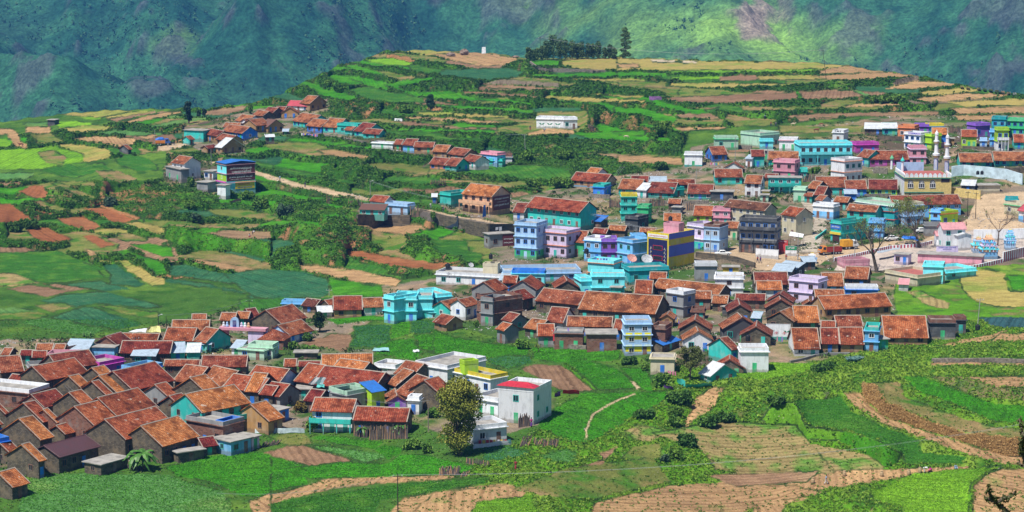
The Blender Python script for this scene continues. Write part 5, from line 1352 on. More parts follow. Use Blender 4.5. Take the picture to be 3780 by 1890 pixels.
def leaf(h, x, z, s, side='f', mat=None):
    put, L, D, hw = sub(h); n = 10
    for sg in (-1, 1):
        q = MB(); pts = [(x + sg * s * t * 1.2, z + s * (.28 * t + sg * 0) + s * .42 * math.sin(math.pi * t)) for t in [k / n for k in range(n + 1)]]; lo = [(x + sg * s * t * 1.2, z + s * .9 * t * t - s * .18 * math.sin(math.pi * t)) for t in [k / n for k in range(n + 1)]]
        pts[-1] = lo[-1]
        for k in range(n): q.quad((lo[k][0], -.03, lo[k][1]), (lo[k + 1][0], -.03, lo[k + 1][1]), (pts[k + 1][0], -.03, pts[k + 1][1]), (pts[k][0], -.03, pts[k][1]))
        o = q.build('painted_leaf', mat or TXTG); 
        if side == 'r': o.matrix_basis = Matrix.Translation((L, 0, 0)) @ Matrix.Rotation(R(90), 4, 'Z')
        put(o)
h = HOUSES['leafwhite']
for k in range(3): leaf(h, h['L'] * (.2 + .3 * k), 1.5, .95)
txt_on(h, 'பசுமை கிராமம்', h['L'] * .55, .35, TXTG, h['L'] * .55, .75, 'f', .05)
h = HOUSES['leafgable']; put, L, D, hw = sub(h); leaf(h, L * .85, .2, 1.2); 
h = HOUSES['lilac']
for k in range(4): leaf(h, 2.4 + 1.1 * k, h['hw'] - .62, .34, 'r')
h = HOUSES['market']; put, L, D, hw = sub(h); panel(h, paint('shop_blue', (.04, .16, .55)), .1, L - .1, hw * .62, hw * .82, 'f', .12, 'shop_sign', .04); txt_on(h, 'ஸ்டோர்ஸ்', L * .7, .5, TXTW, L / 2, hw * .72, 'f', .18)
panel(h, paint('shop_yellow', (.75, .55, .05)), -.05, L + .05, 2.3, 2.9, 'f', .35, 'shop_canopy'); panel(h, paint('brown_shutter', (.07, .03, .03)), L * .2, L * .85, .05, 2.2, 'f', .08, 'shutter')
h = HOUSES['blueyellow']; put, L, D, hw = sub(h)
for z in (.6, 3.15):
    for a, b in ((.15, L * .28), (L * .36, L * .64), (L * .74, L - .15)): panel(h, paint('bright_yellow', (.85, .72, .02)), a, b, z + .35, z + 1.75, 'f', .03, 'painted_band')
h = HOUSES['whitebig']; put, L, D, hw = sub(h); q = MB(); e = 2.4
A, B, Cc, Dd = (-.3, -.35, hw + .05), (L + .3, -.35, hw + .05), (L + .3, e, hw + .05), (-.3, e, hw + .05); E, Fq = (1.6, e * .6, hw + .75), (L - 1.6, e * .6, hw + .75)
q.quad(A, B, Fq, E, ((0, 0), (L, 0), (L - 1.6, 1.8), (1.6, 1.8))); q.quad(Cc, Dd, E, Fq, ((0, 0), (L, 0), (L - 1.6, 1.8), (1.6, 1.8))); q.tri(B, Cc, Fq); q.tri(Dd, A, E); q.quad(Dd, Cc, B, A); put(q.build('roof', flat_mat('red_glazed_tile', (.52, .03, .05), .4)))
q = MB(); q.box(-.35, 3.6, 0, -.02, 3.8, 3.2); put(q.build('downpipe', wall_mat('cc')))
# arched name boards, chapel front etc. ------------------------------------------------------------
def box_thing(name, label, cat, c, x1, y1, x2, y2, hw, D, wc, group=None, kind='F', **opt):
    P1 = hit(*ph(c, x1, y1), hw); P2 = hit_z(*ph(c, x2, y2), P1.z); yaw = math.atan2((P2 - P1).y, (P2 - P1).x)
    if abs(yaw) > R(56): yaw = math.copysign(R(56), yaw); P2 = P1 + Vector(((P2 - P1).x, (P2 - P1).x * math.tan(yaw), 0))
    root = empty(name, ((P1.x + P2.x) / 2, P1.y, P1.z - hw)); bpy.context.view_layer.update(); tag(root, label, cat, group, 'thing')
    o = {'w': 0, 'blank': 1, 'nocor': 1, 'n': 1, 'dc': 'bl'}; o.update(opt); M, L, y = block(root, kind, P1, P2, hw, D, wc, opt.get('rc', 'x'), o, 2.5)
    return {'root': root, 'M': M, 'L': L, 'D': D, 'hw': hw}
# ---- mosque
MW = wall_mat('wh'); MOSQY = flat_mat('mosque_yellow', (.72, .55, .20), .8); 
P1 = hit(*ph('8', 1440, 392), 6.6); P2 = hit_z(*ph('8', 1880, 388), P1.z); L = (P2 - P1).length; g = P1.z - 6.6
root = empty('mosque', (P1.x, P1.y, g)); tag(root, 'yellow mosque with white scalloped parapet and two slender minarets on the upper right', 'mosque'); D = 17.0
q = MB(); q.box(0, 0, -3, L, D, 6.4); q.build('wall', MOSQY, root); q = MB(); q.box(-.05, .02, -3, -.001, D, 6.3); q.build('side_wall', MW, root)
q = MB(); q.box(.2, .2, 6.403, L - .2, D - .2, 6.46); q.build('roof', REDFL, root); q = MB(); q.box(-.35, -.4, 6.1, L + .35, -.06, 6.3); q.box(-.35, -.06, 6.1, -.06, D, 6.3); q.box(0, -.25, 1.9, L * .84, -.003, 2.1); q.build('cornice', flat_mat('mosque_green', (.02, .22, .17)), root)
q = MB()
def merlon(cx, cy, ax, w=1.15, hh=1.25, z=6.405):
    n = 7; top = [(-w / 2, hh * .45)] + [(-w / 2 + w * k / n, hh * (.45 + .55 * (1 - abs(2 * k / n - 1)) ** .6)) for k in range(1, n)] + [(w / 2, hh * .45)]
    for k in range(len(top) - 1):
        (a, za), (b, zb) = top[k], top[k + 1]
        for o_, dr in ((-.07, 1), (.07, -1)):
            P = (lambda u, zz: (cx + u, cy + o_, z + zz)) if ax == 'x' else (lambda u, zz: (cx + o_, cy + u, z + zz))
            qd = [P(a, 0), P(b, 0), P(b, zb), P(a, za)]; q.quad(*(qd if dr > 0 else qd[::-1]))
        P = (lambda u, o_, zz: (cx + u, cy + o_, z + zz)) if ax == 'x' else (lambda u, o_, zz: (cx + o_, cy + u, z + zz)); q.quad(P(a, -.07, za), P(b, -.07, zb), P(b, .07, zb), P(a, .07, za))
for k in range(10): merlon(.7 + (L - 1.4) * k / 9, .1, 'x')
for k in range(13): merlon(.1, .9 + (D - 1.8) * k / 12, 'y'); 
for k in range(6): merlon(L - .1, .9 + 8 * k / 6, 'y')
q.build('scalloped_parapet', MW, root)
q = MB(); q.box(.4, D - .3, 6.46, L * .62, D, 9.0); q.build('upper_wall', wall_mat('pb'), root)
for k in range(3):
    cx = L * (.13 + .235 * k); w = 1.6; q = MB(); n = 12
    arch = [(cx - w / 2, 3.4)] + [(cx - w / 2 * math.cos(math.pi * t / n), 4.6 + 1.0 * math.sin(math.pi * t / n) ** .8) for t in range(n + 1)] + [(cx + w / 2, 3.4)]
    v0 = len(q.v); q.v += [(a, -.09, b) for a, b in arch]; q.f.append(tuple(range(v0, v0 + len(arch)))); q.uv.append(tuple((0, 0) for _ in arch)); fr = q.build('window', GLASS, root)
    q = MB()
    for t in range(1, 6):
        a = math.pi * t / 6; q.tube([(cx, -.1, 4.6), (cx - .78 * math.cos(a), -.1, 4.6 + .95 * math.sin(a))], .035, 4)
    for xx in (-.8, -.28, .28, .8): q.box(cx + xx - .05, -.13, 3.4, cx + xx + .05, -.095, 4.6)
    q.box(cx - .85, -.15, 3.3, cx + .85, -.093, 3.42); q.box(cx - .8, -.14, 4.55, cx + .8, -.096, 4.66); q.build('frame', TXTW, fr)
q = MB(); q.box(L * .78, -.03, 4.9, L * .96, -.002, 6.0); q.build('window', flat_mat('dark_board', (.05, .035, .03)), root)
for f_ in (.1, .3, .62, .78): q = MB(); q.box(L * f_, -.04, .9, L * f_ + .6, -.002, 1.6); q.build('window', GLASS, root)
def minaret(x, y, z, hgt, r):
    q = MB(); e = root
    q.lathe(x, y, [(r * .95, z), (r * .95, z + hgt * .30), (r * 1.5, z + hgt * .33), (r * 1.7, z + hgt * .37), (r * 1.75, z + hgt * .42), (r * 1.05, z + hgt * .43), (r * .85, z + hgt * .66), (r * 1.35, z + hgt * .69), (r * 1.45, z + hgt * .74), (r * .9, z + hgt * .75), (r * .75, z + hgt * .88), (r * .95, z + hgt * .90), (r * .8, z + hgt * .95), (r * .3, z + hgt * .985), (.02, z + hgt * 1.03)]); m_ = q.build('minaret', wall_mat('wh'), root, True)
    q = MB(); q.lathe(x, y, [(r * 1.52, z + hgt * .325), (r * 1.76, z + hgt * .365)]); q.lathe(x, y, [(r * 1.37, z + hgt * .682), (r * 1.5, z + hgt * .715)])
    q.build('gallery', flat_mat('ochre_trim', (.42, .30, .12)), m_)
    q = MB()
    for k in range(10):
        a = 2 * math.pi * k / 10; q.tube([(x + r * .97 * math.cos(a), y + r * .97 * math.sin(a), z + .2), (x + r * .97 * math.cos(a), y + r * .97 * math.sin(a), z + hgt * .29)], .055, 4)
    q.build('flutes', TXTB, m_)
zt = 6.4; y1 = 9.0; y2 = 4.0
Pm = hit_z(*ph('17', 1178, 1060), g + zt); minaret(Pm.x - P1.x, Pm.y - P1.y, zt, 11.8, .62)
Pm = hit_z(*ph('17', 1350, 1100), g + zt); minaret(Pm.x - P1.x, Pm.y - P1.y, zt, 11.4, .62)
for (cx, cy, cm) in ((478, 1050, 'gr'), (648, 1085, 'tq')):
    Pm = hit_z(*ph('17', cx, cy), g + zt); x, y = Pm.x - P1.x, Pm.y - P1.y; q = MB(); q.lathe(x, y, [(.4, zt), (.3, zt + 3.1), (.42, zt + 3.15)]); t_ = q.build('turret', MW, root, True)
    q = MB(); q.lathe(x, y, [(.62, zt + 3.1), (.6, zt + 3.4), (.3, zt + 3.9), (.05, zt + 4.3), (.03, zt + 4.9)]); q.build('dome', wall_mat(cm), t_, True)
# ---- walls built along measured lines
def wall_run(name, label, c, pts, hgt, th, mat, stripes=None, cap=None, base=1.5):
    P = [hit(*ph(c, x, y)) for x, y in pts]; root = empty(name, P[0]); tag(root, label, 'wall', kind='thing'); q = MB(); s_ = MB(); o0 = P[0]
    for a, b in zip(P[:-1], P[1:]):
        d = b - a; L = math.hypot(d.x, d.y); n = Vector((-d.y, d.x, 0)).normalized() * th; a, b = a - o0, b - o0
        v = [a - Vector((0, 0, base)), b - Vector((0, 0, base)), b + Vector((0, 0, hgt)), a + Vector((0, 0, hgt))]; w = [p + n for p in v]
        q.quad(*v); q.quad(w[1], w[0], w[3], w[2]); q.quad(v[3], v[2], w[2], w[3]); q.quad(v[0], v[3], w[3], w[0]); q.quad(v[2], v[1], w[1], w[2])
        if stripes:
            k = int(L / .9); e = -n.normalized() * .02
            for i in range(k):
                t0, t1 = (i + .1) / k, (i + .55) / k; p0, p1 = a.lerp(b, t0) + e, a.lerp(b, t1) + e; s_.quad(p0, p1, p1 + Vector((0, 0, hgt)), p0 + Vector((0, 0, hgt)))
                t = -n.normalized() * 0; 
    q.build('wall', mat, root)
    if stripes: s_.build('stripes', stripes, root)
    return root
MRS = flat_mat('maroon_stripe', (.48, .05, .08))
wall_run('temple_wall', 'white temple wall with maroon stripes at the far right above the grass', '8', [(2380, 1205), (2480, 1180), (2640, 1140)], 2.6, .3, MW, MRS)
wall_run('temple_wall', 'long low striped temple wall going down left from the tall striped corner', '8', [(1900, 1300), (2150, 1262), (2375, 1208)], 1.0, .3, MW, MRS)
wall_run('temple_wall', 'striped wall along the road from the pink pavilion to the bare trees', '8', [(775, 1195), (1000, 1150), (1300, 1080), (1590, 1060), (1705, 1030)], .9, .3, MW, MRS)
wall_run('temple_wall', 'plain high white wall behind the temple towers', '8', [(2095, 1000), (2300, 1000), (2640, 985)], 3.0, .3, MW)
wall_run('compound_wall', 'long white wall washed with blue right of the mosque', '8', [(1890, 395), (2000, 380), (2230, 400), (2395, 420), (2555, 470)], 3.2, .4, flat_mat('blue_white_wash', (.62, .78, .88), .8, .35, sc=.5))
wall_run('compound_wall', 'plain yellow compound wall right of the mosque', '8', [(1850, 575), (2160, 610)], 2.6, .3, MOSQY)
box_thing('annex', 'low yellow annex with flat roof beside the yellow compound wall', 'building', '8', 2140, 472, 2355, 470, 2.4, 5, 'cm', kind='C')
STONEW = wall_mat('st')
wall_run('retaining_wall', 'long dark stone retaining wall carrying the road left of the pale blue house', '11', [(690, 775), (900, 835), (1100, 880), (1340, 925), (1590, 922)], 2.4, .6, STONEW)
wall_run('retaining_wall', 'dark stone retaining wall under the small roadside house and rust lean-to', '11', [(108, 845), (350, 850), (600, 850)], 2.8, .6, STONEW)
wall_run('retaining_wall', 'dark wall along the road beside the white car', '6', [(175, 130), (400, 150), (560, 175), (735, 232)], 1.4, .4, STONEW)
wall_run('retaining_wall', 'pair of dark wall pieces below the violet and teal houses near the top', '17', [(250, 590), (450, 605), (640, 610)], 1.6, .4, STONEW)
wall_run('retaining_wall', 'dark terrace wall right of the minarets on the upper row', '17', [(1600, 730), (1900, 745), (2130, 750)], 1.0, .4, STONEW)
wall_run('retaining_wall', 'dark terrace wall at the right edge above the white and blue wall', '17', [(2270, 1110), (2420, 1120), (2600, 1110)], 1.8, .4, STONEW)
wall_run('field_wall', 'dry stone wall edging the yellow hilltop field', '15', [(1665, 375), (1710, 408), (1850, 430), (2260, 445)], 1.0, .6, flat_mat('dry_stone', (.26, .23, .19), .9, .6, sc=2.))
wall_run('field_wall', 'dry stone wall across the brown slope at the right edge', '18', [(1480, 1245), (1700, 1240), (1890, 1250)], .7, .5, MATS['dry_stone'])
wall_run('field_wall', 'long dry stone wall right of the first one on the slope', '18', [(1880, 1250), (2200, 1245), (2576, 1262)], .8, .5, MATS['dry_stone'])
wall_run('kerb_wall', 'curved pale concrete kerb wall below the red-roofed row', '6', [(1080, 1135), (1200, 1110), (1320, 1075), (1450, 1058), (1640, 1058)], .5, .4, wall_mat('cc'))
# ---- temple towers
def gopuram(label, c, x, y, wm, hgt, tiers, pal):
    P = hit(*ph(c, x, y)); root = empty('temple_tower', P); tag(root, label, 'temple tower'); w = wm; z = 0; q = MB(); q.box(-w / 2, -w * .4, -1, w / 2, w * .4, hgt * .32); q.build('base', wall_mat(pal[0]), root); z = hgt * .32; th = hgt * .58 / tiers
    for k in range(tiers):
        ww = w * (1.05 - .62 * k / tiers); q = MB(); q.box(-ww / 2, -ww * .4, z, ww / 2, ww * .4, z + th * .72); t_ = q.build('tier', wall_mat(pal[(k + 1) % len(pal)]), root)
        q = MB(); q.box(-ww * .55, -ww * .45, z + th * .722, ww * .55, ww * .45, z + th); q.build('ledge', wall_mat(pal[(k + 2) % len(pal)]), t_)
        for i in range(5):
            q = MB(); xx = (-.42 + .21 * i) * ww; q.lathe(xx, -ww * .43, [(.16, z + .05), (.2, z + th * .3), (.1, z + th * .5), (.13, z + th * .6), (.02, z + th * .72)], 7); q.build('figure', wall_mat(pal[(k + i) % len(pal)]), t_)
        z += th
    q = MB(); ww = w * .42; n = 8
    for k in range(n):
        a0, a1 = math.pi * k / n, math.pi * (k + 1) / n; q.quad((-ww / 2, -ww * .3 * math.cos(a0), z + ww * .45 * math.sin(a0)), (ww / 2, -ww * .3 * math.cos(a0), z + ww * .45 * math.sin(a0)), (ww / 2, -ww * .3 * math.cos(a1), z + ww * .45 * math.sin(a1)), (-ww / 2, -ww * .3 * math.cos(a1), z + ww * .45 * math.sin(a1)))
    q.build('crown', wall_mat(pal[1]), root); 
    for xx in (-.3, 0, .3): q = MB(); q.lathe(ww * xx, 0, [(.07, z + ww * .4), (.16, z + ww * .5), (.05, z + ww * .62), (.02, z + ww * .85)], 8); q.build('finial', TXTY, root)
gopuram('richly coloured stepped temple tower, largest of the painted ones in front', '8', 2235, 1165, 4.2, 5.6, 4, ['sk', 'pe', 'cy', 'li'])
gopuram('small painted temple tower with yellow finial left of the largest', '8', 2140, 1110, 3.2, 3.6, 2, ['pb', 'pe', 'cy'])
gopuram('tall narrow blue temple tower against the white wall', '8', 2440, 1085, 2.6, 5.2, 3, ['pb', 'sk', 'pb', 'cy'])
gopuram('pale blue ornamental tower beside the pink pavilion at the square', '8', 560, 1215, 2.2, 2.4, 2, ['pb', 'wh'])
box_thing('pavilion', 'pink walled pavilion with curved parapet between square and temple yard', 'pavilion', '8', 875, 1185, 1110, 1175, 2.2, 5, 'pk')
box_thing('pavilion', 'long pink-roofed temple hall open on pillars beside the painted towers', 'pavilion', '8', 1560, 1120, 2180, 1150, 2.6, 5, 'pk', kind='C')
box_thing('pavilion', 'small white pillared shrine hall left of the cyan stair room', 'pavilion', '8', 1335, 1120, 1480, 1130, 2.8, 3, 'li', kind='C', w=2)
h = box_thing('banner', 'lilac banner with writing stretched before the pink temple hall', 'banner', '8', 1745, 1052, 1950, 1050, 3.8, .12, 'li', ph=.02); txt_on(h, 'வேண்டுதல் முருகன்', h['L'] * .8, .35, TXTB, h['L'] / 2, h['hw'] - .35); txt_on(h, 'கோவில்', h['L'] * .4, .22, TXTB, h['L'] / 2, h['hw'] - .8)
h = box_thing('notice_board', 'green and white painted board at the foot of the stairs', 'sign', '8', 308, 1050, 415, 1052, 2.6, .2, 'wh', ph=.02); panel(h, TXTG, .02, h['L'] - .02, 1.5, 2.55, 'f', .03, 'printed_band'); txt_on(h, 'பசுமை', h['L'] * .6, .4, TXTW, h['L'] / 2, 2.1)
h = box_thing('shop_sign', 'dark blue and red shop sign beside the white canopy', 'sign', '8', 222, 992, 330, 998, 3.6, .25, 'rd', ph=.02, b=2.6); txt_on(h, 'SS TEA STALL', h['L'] * .85, .35, TXTW, h['L'] / 2, h['hw'] - .35)
box_thing('market_wall', 'low whitewashed wall under the old grimy building, left piece', 'wall', '8', 25, 1075, 240, 1090, 2.2, .4, 'wh', ph=.02)
# white canopy
P = hit(*ph('8', 405, 1060)); root = empty('canopy', P); tag(root, 'white four-cornered canopy on poles at the foot of the stairs', 'canopy'); q = MB(); q.quad((-2, -1.2, 3.2), (1.6, -1.8, 2.8), (2.3, 1.2, 3.3), (-1.2, 1.6, 3.9)); q.quad((-1.2, 1.6, 3.84), (2.3, 1.2, 3.24), (1.6, -1.8, 2.74), (-2, -1.2, 3.14)); q.build('sheet', TXTW, root)
for x, y, z in ((-2, -1.2, 3.2), (1.6, -1.8, 2.8), (2.3, 1.2, 3.3), (-1.2, 1.6, 3.9)): q = MB(); q.cyl(x, y, -.3, z - .05, .05, n=6); q.build('post', WOOD, root)
# gateway
P = hit(*ph('1', 2135, 585)); root = empty('gateway', P, R(-12)); tag(root, 'pink pillared village gateway with arched niche and figures on top', 'gateway', kind='thing'); sc = 1 / (2.576 * F / P.y)
W1 = 370 * sc; q = MB(); q.box(-.9, 0, -.5, .6, 1.6, 3.6); q.build('pillar', wall_mat('pk'), root); q = MB(); q.box(W1 * .65, 0, -.5, W1 + .6, 3, 3.4); q.build('pillar', wall_mat('li'), root); q = MB(); q.box(-1.1, -.4, 3.605, W1 + 1.2, 1.9, 4.2); q.build('lintel', wall_mat('pk'), root)
q = MB(); n = 10; v = [(1.2, .5, 4.2)] + [(2.2 - 1.0 * math.cos(math.pi * k / n), .5, 5.2 + 1.2 * math.sin(math.pi * k / n)) for k in range(n + 1)] + [(3.2, .5, 4.2)]; q.v += v + [(a, .9, c) for a, b, c in v]; m_ = len(v); q.f.append(tuple(range(m_))[::-1]); q.uv.append(tuple((0, 0) for _ in v)); q.f.append(tuple(range(m_, 2 * m_))); q.uv.append(tuple((0, 0) for _ in v))
for k in range(m_ - 1): q.f.append((k, k + 1, k + 1 + m_, k + m_)); q.uv.append(((0, 0),) * 4)
q.build('arch', wall_mat('pb'), root); q = MB(); q.box(1.8, .42, 4.3, 2.6, .498, 5.7); q.build('niche', wall_mat('db'), root)
for k, xx in enumerate((-.3, .5, 3.8, 4.6, 5.4)):
    q = MB(); q.lathe(xx, .6, [(.3, 4.2), (.38, 4.5), (.22, 4.8), (.26, 5.0), (.15, 5.25), (.02, 5.35)], 8); q.build('statue', wall_mat(['wh', 'pb', 'li', 'wh', 'pe'][k]), root)
# stone stairway
SL_ = [(1115, 440, 625), (1060, 455, 640), (1000, 475, 655), (940, 520, 680), (880, 575, 700), (820, 592, 703), (770, 560, 690), (720, 520, 650), (670, 478, 585), (620, 440, 520)]
root = None; q = MB(); ys = np.linspace(1115, 620, 34)
for k, y in enumerate(ys):
    xl = float(np.interp(-y, [-a[0] for a in SL_], [a[1] for a in SL_])); xr = float(np.interp(-y, [-a[0] for a in SL_], [a[2] for a in SL_])); A = hit(*ph('8', xl, y)); B = hit(*ph('8', xr, y))
    if root is None: root = empty('stairway', A); tag(root, 'long winding stone stairway climbing between the cream house and the turquoise market', 'stairs', kind='thing'); A0 = A.copy()
    z = max(A.z, B.z) + .28; nx = hit(*ph('8', (xl + xr) / 2, ys[min(k + 1, 33)] - (12 if k == 33 else 0))); dep = max(.6, nx.y - min(A.y, B.y) + .3)
    a, b = A - A0, B - A0; z -= A0.z; yy = min(a.y, b.y); q.box(a.x, yy, z - 1.2, b.x, yy + dep, z)
q.build('steps', flat_mat('worn_stone', (.50, .43, .34), .9, .35, sc=1.2), root)
# low side wall of the stairs
wall_run('stair_wall', 'turquoise sloping side wall at the lower right of the stairway', '8', [(600, 1000), (650, 965), (700, 925)], 1.0, .3, wall_mat('tq'))
# painted white wall with flowers (centre right village)
P1 = hit(*ph('6', 845, 765), 3.0); h = box_thing('painted_wall', 'white wall panel with painted leaves and flowers below the front gable', 'wall', '6', 845, 762, 1078, 765, 3.4, .25, 'wh', ph=.02); leaf(h, h['L'] * .2, 1.7, .6); leaf(h, h['L'] * .85, 1.7, .6)
for x in (.42, .75): 
    put, L, D, hw = sub(h); q = MB()
    for k in range(7): a = math.pi * k / 6; q.quad((L * x, -.03, 1.15), (L * x + .5 * math.cos(a - .15), -.03, 1.15 + .6 * math.sin(a)), (L * x + .6 * math.cos(a), -.03, 1.15 + .75 * math.sin(a)), (L * x + .5 * math.cos(a + .15), -.03, 1.15 + .6 * math.sin(a + .01)))
    put(q.build('painted_flower', TXTR))
panel(h, wall_mat('tq'), 0, h['L'], 0, .7, 'f', .03, 'painted_band')
# stone field hut, far left
P1 = hit(*ph('13', 1190, 415), 2.2)
rt_ = house_line('13 T 1222 437 1305 405 2.0 5 dk t blank,w=0|!dark stone field hut with tiled lean-to at the edge of the terraces, left', None)
rt_ = house_line('13 C 447 158 520 160 2.6 4 dk x w=0|!small roofless dark stone hut among the pale fields, far left', None)

for lb_, c_, pts_, h_ in [('rough stone terrace wall right of the tall white house below the long violet-fronted roof', '8', [(1140, 360), (1200, 362), (1275, 370)], 1.8), ('low stone terrace wall under the turquoise row with the white torn patch', '10', [(130, 985), (350, 990), (560, 985)], 1.0),
    ('stone terrace wall below the arched-door turquoise house', '10', [(970, 690), (1060, 700), (1160, 700)], 1.2), ('pale stone wall at the bend of the hill hamlet lane', '9', [(1560, 420), (1760, 450), (1980, 490)], .8), ('low stone wall along the lane under the lime fronts', '8', [(1060, 590), (1250, 585), (1420, 575)], 1.0),
    ('dark wall under the green-banded house beside the bare fields', '10', [(850, 455), (960, 462)], 1.0), ('low wall at the field side of the flat brick houses', '5', [(1140, 865), (1300, 870), (1450, 880)], .9), ('rough wall with rubble below the slope house with blue stair', '7', [(1010, 330), (1120, 340), (1210, 345)], 1.2)]:
    wall_run('terrace_wall', lb_, c_, pts_, h_, .4, MATS['dry_stone'])
# ---------------------------------------------------------------- plants
def leaf_mat(name, rough=.7):
    if name in MATS: return MATS[name]
    m, nt, b = nmat(name); a = nd(nt, 'ShaderNodeVertexColor', layer_name='Col').outputs[0]; nt.links.new(a, b.inputs['Base Color']); b.inputs['Roughness'].default_value = rough; b.inputs['Specular IOR Level'].default_value = .25
    MATS[name] = m; return m
BARK = flat_mat('bark', (.13, .10, .075), .9, .5, sc=3); PALEBARK = flat_mat('pale_bark', (.28, .23, .18), .9, .5, sc=3)
def leaves(cen, size, cols, flat=0.0, elong=1.0):
    """one small quad per centre"""
    n = len(cen); a = npr.normal(size=(n, 3)); a[:, 2] *= (1 - flat); a /= np.linalg.norm(a, axis=1)[:, None]
    b = npr.normal(size=(n, 3)); b -= (b * a).sum(1)[:, None] * a; b /= np.linalg.norm(b, axis=1)[:, None]
    s = (size * npr.uniform(.6, 1.3, n))[:, None] if np.ndim(size) else size * npr.uniform(.6, 1.3, (n, 1))
    a = a * s * elong; b = b * s
    v = np.stack([cen - a - b * .6, cen + a * .2 - b, cen + a + b * .5, cen - a * .2 + b], 1).reshape(-1, 3)
    return v, np.arange(4 * n).reshape(-1, 4), np.repeat(cols, 4, 0)
def blob_points(blobs, n):
    w = np.array([b[3] * b[4] + b[4] * b[5] for b in blobs]); k = npr.choice(len(blobs), n, p=w / w.sum()); B = np.array(blobs)[k]
    d = npr.normal(size=(n, 3)); d /= np.linalg.norm(d, axis=1)[:, None]; r = npr.uniform(.45, 1.0, n) ** .5 * (1 + .12 * npr.normal(size=n))
    return B[:, :3] + d * r[:, None] * B[:, 3:6], k
def foliage(name, blobs, n, size, c1, c2, parent, mat='leaves', flat=0):
    p, k = blob_points(blobs, n); t = (npr.rand(len(blobs))[k] * .6 + .4 * npr.rand(n))[:, None]
    c = np.array(c1) * (1 - t) + np.array(c2) * t
    v, f, cc = leaves(p, size, c * npr.uniform(.75, 1.25, (n, 1)), flat); return mesh_obj(name, v, f, leaf_mat(mat), parent, colors=cc)
def branch(mb, p, d, r, L, depth, ends, spread=.55):
    pts = [p]; q = Vector(p); dd = Vector(d).normalized(); n = 4
    for i in range(n):
        dd = (dd + Vector((rr.uniform(-1, 1), rr.uniform(-1, 1), rr.uniform(-.5, .8))) * .16).normalized(); q = q + dd * L / n; pts.append(q.copy())
    mb.tube(pts, [r * (1 - .45 * i / n) for i in range(n + 1)], 6 if r > .06 else 4)
    if depth == 0: ends.append(q.copy()); return
    for i in range(3 if depth > 1 else 3):
        a = rr.uniform(0, 6.28); nd_ = (dd + Vector((math.cos(a), math.sin(a), rr.uniform(-.1, .5))) * spread * rr.uniform(.8, 1.5)).normalized(); branch(mb, q if i else pts[-2], nd_, r * .55, L * rr.uniform(.55, .8), depth - 1, ends, spread)
def bare_tree(label, c, x, y, hgt, lean=(0, 0), leafy=0, col=BARK, depth=4, r=.3, name='bare_tree'):
    P = hit(*ph(c, x, y)); root = empty(name, P); tag(root, label, 'tree'); mb = MB(); ends = []
    mb.tube([(0, 0, -.4), (lean[0] * .3, 0, hgt * .12), (lean[0] * .7, lean[1], hgt * .3)], [r * 1.25, r, r * .85], 9); q = Vector((lean[0] * .7, lean[1], hgt * .3)); mb.build('trunk', col, root, True)
    b2 = MB()
    for i in range(4): a = 6.28 * i / 4 + rr.uniform(-.5, .5); branch(b2, q, (math.cos(a) * .75 + lean[0] * .1, math.sin(a) * .7, .9), r * .6, hgt * .27, depth - 1, ends)
    b2.build('branches', col, root, True)
    if leafy:
        bl = [(e.x, e.y, e.z, .5, .5, .4) for e in ends]; foliage('leaf_clumps', bl, leafy, .13, (.09, .15, .02), (.20, .22, .05), root)
def tree(label, c, x, y, hgt, blobs, n, size, c1, c2, r=.25, name='leafy_tree', bark=BARK, h0=0, limbs=5):
    P = hit(*ph(c, x, y)); root = empty(name, P); tag(root, label, 'tree'); mb = MB(); top = hgt * .8
    mb.tube([(0, 0, -.4), (.1, 0, hgt * .25), (-.1, .1, hgt * .55), (0, 0, top)], [r * 1.3, r, r * .6, r * .15], 8)
    for b in blobs[:limbs * 2]: mb.tube([(0, 0, max(.1, b[2] * .45)), (b[0] * .5, b[1] * .5, b[2] * .75), (b[0], b[1], b[2])], [r * .4, r * .25, r * .08], 5)
    mb.build('trunk', bark, root, True); foliage('crown', blobs, n, size, c1, c2, root); return root
def lumps(w, h0, h1, k, rad, dep=None):
    dep = dep or w; out = []
    for i in range(k):
        t = i / max(1, k - 1); z = h0 + (h1 - h0) * t; e = math.sin(math.pi * (.18 + .72 * t)) ** .7; a = rr.uniform(0, 6.28); q = rr.uniform(.25, .75)
        out.append((math.cos(a) * w * q * e, math.sin(a) * dep * q * e, z, rad * rr.uniform(.75, 1.25), rad * rr.uniform(.75, 1.25), rad * rr.uniform(.6, .95)))
    return out
tree('large round-crowned brownish-green tree in front of the white terrace houses', '4', 2055, 745, 14.2, lumps(4.1, 7.2, 12.8, 40, 1.6) + lumps(3.2, 1.4, 7.4, 30, 1.2) + [(-2.6, 0, 3.2, 1.5, 1.3, 1.2), (2.6, -.3, 7.2, 1.3, 1.2, 1.1), (1.2, -.5, 4.6, 1.2, 1.1, 1.2)], 19000, .14, (.10, .14, .015), (.29, .29, .045), .34, 'round_tree')
tree('dark round tree beside the low wing of the rubble gable house', '3', 720, 455, 4.6, lumps(1.1, 1.6, 4.2, 12, .85), 2600, .15, (.012, .045, .01), (.05, .09, .015), .16, 'round_tree')
tree('thin open tree with sparse olive leaves in front of the white gable', '12', 1975, 425, 7.0, lumps(3.2, 3.2, 6.4, 26, .75), 3600, .13, (.07, .10, .02), (.17, .18, .05), .16, 'sparse_tree', limbs=8)
tree('dark tall tree standing alone among pale fields on the left ridge', '9', 300, 300, 7.8, lumps(1.6, 5.0, 7.6, 10, 1.0) + lumps(1.1, 1.6, 4.5, 8, .8), 2600, .2, (.012, .035, .018), (.03, .065, .03), .3, 'dark_tree')
tree('smaller of two dark trees right of the lone ridge tree', '9', 395, 240, 2.6, lumps(.7, .9, 2.3, 6, .65), 700, .18, (.012, .035, .018), (.03, .06, .025), .12, 'dark_tree')
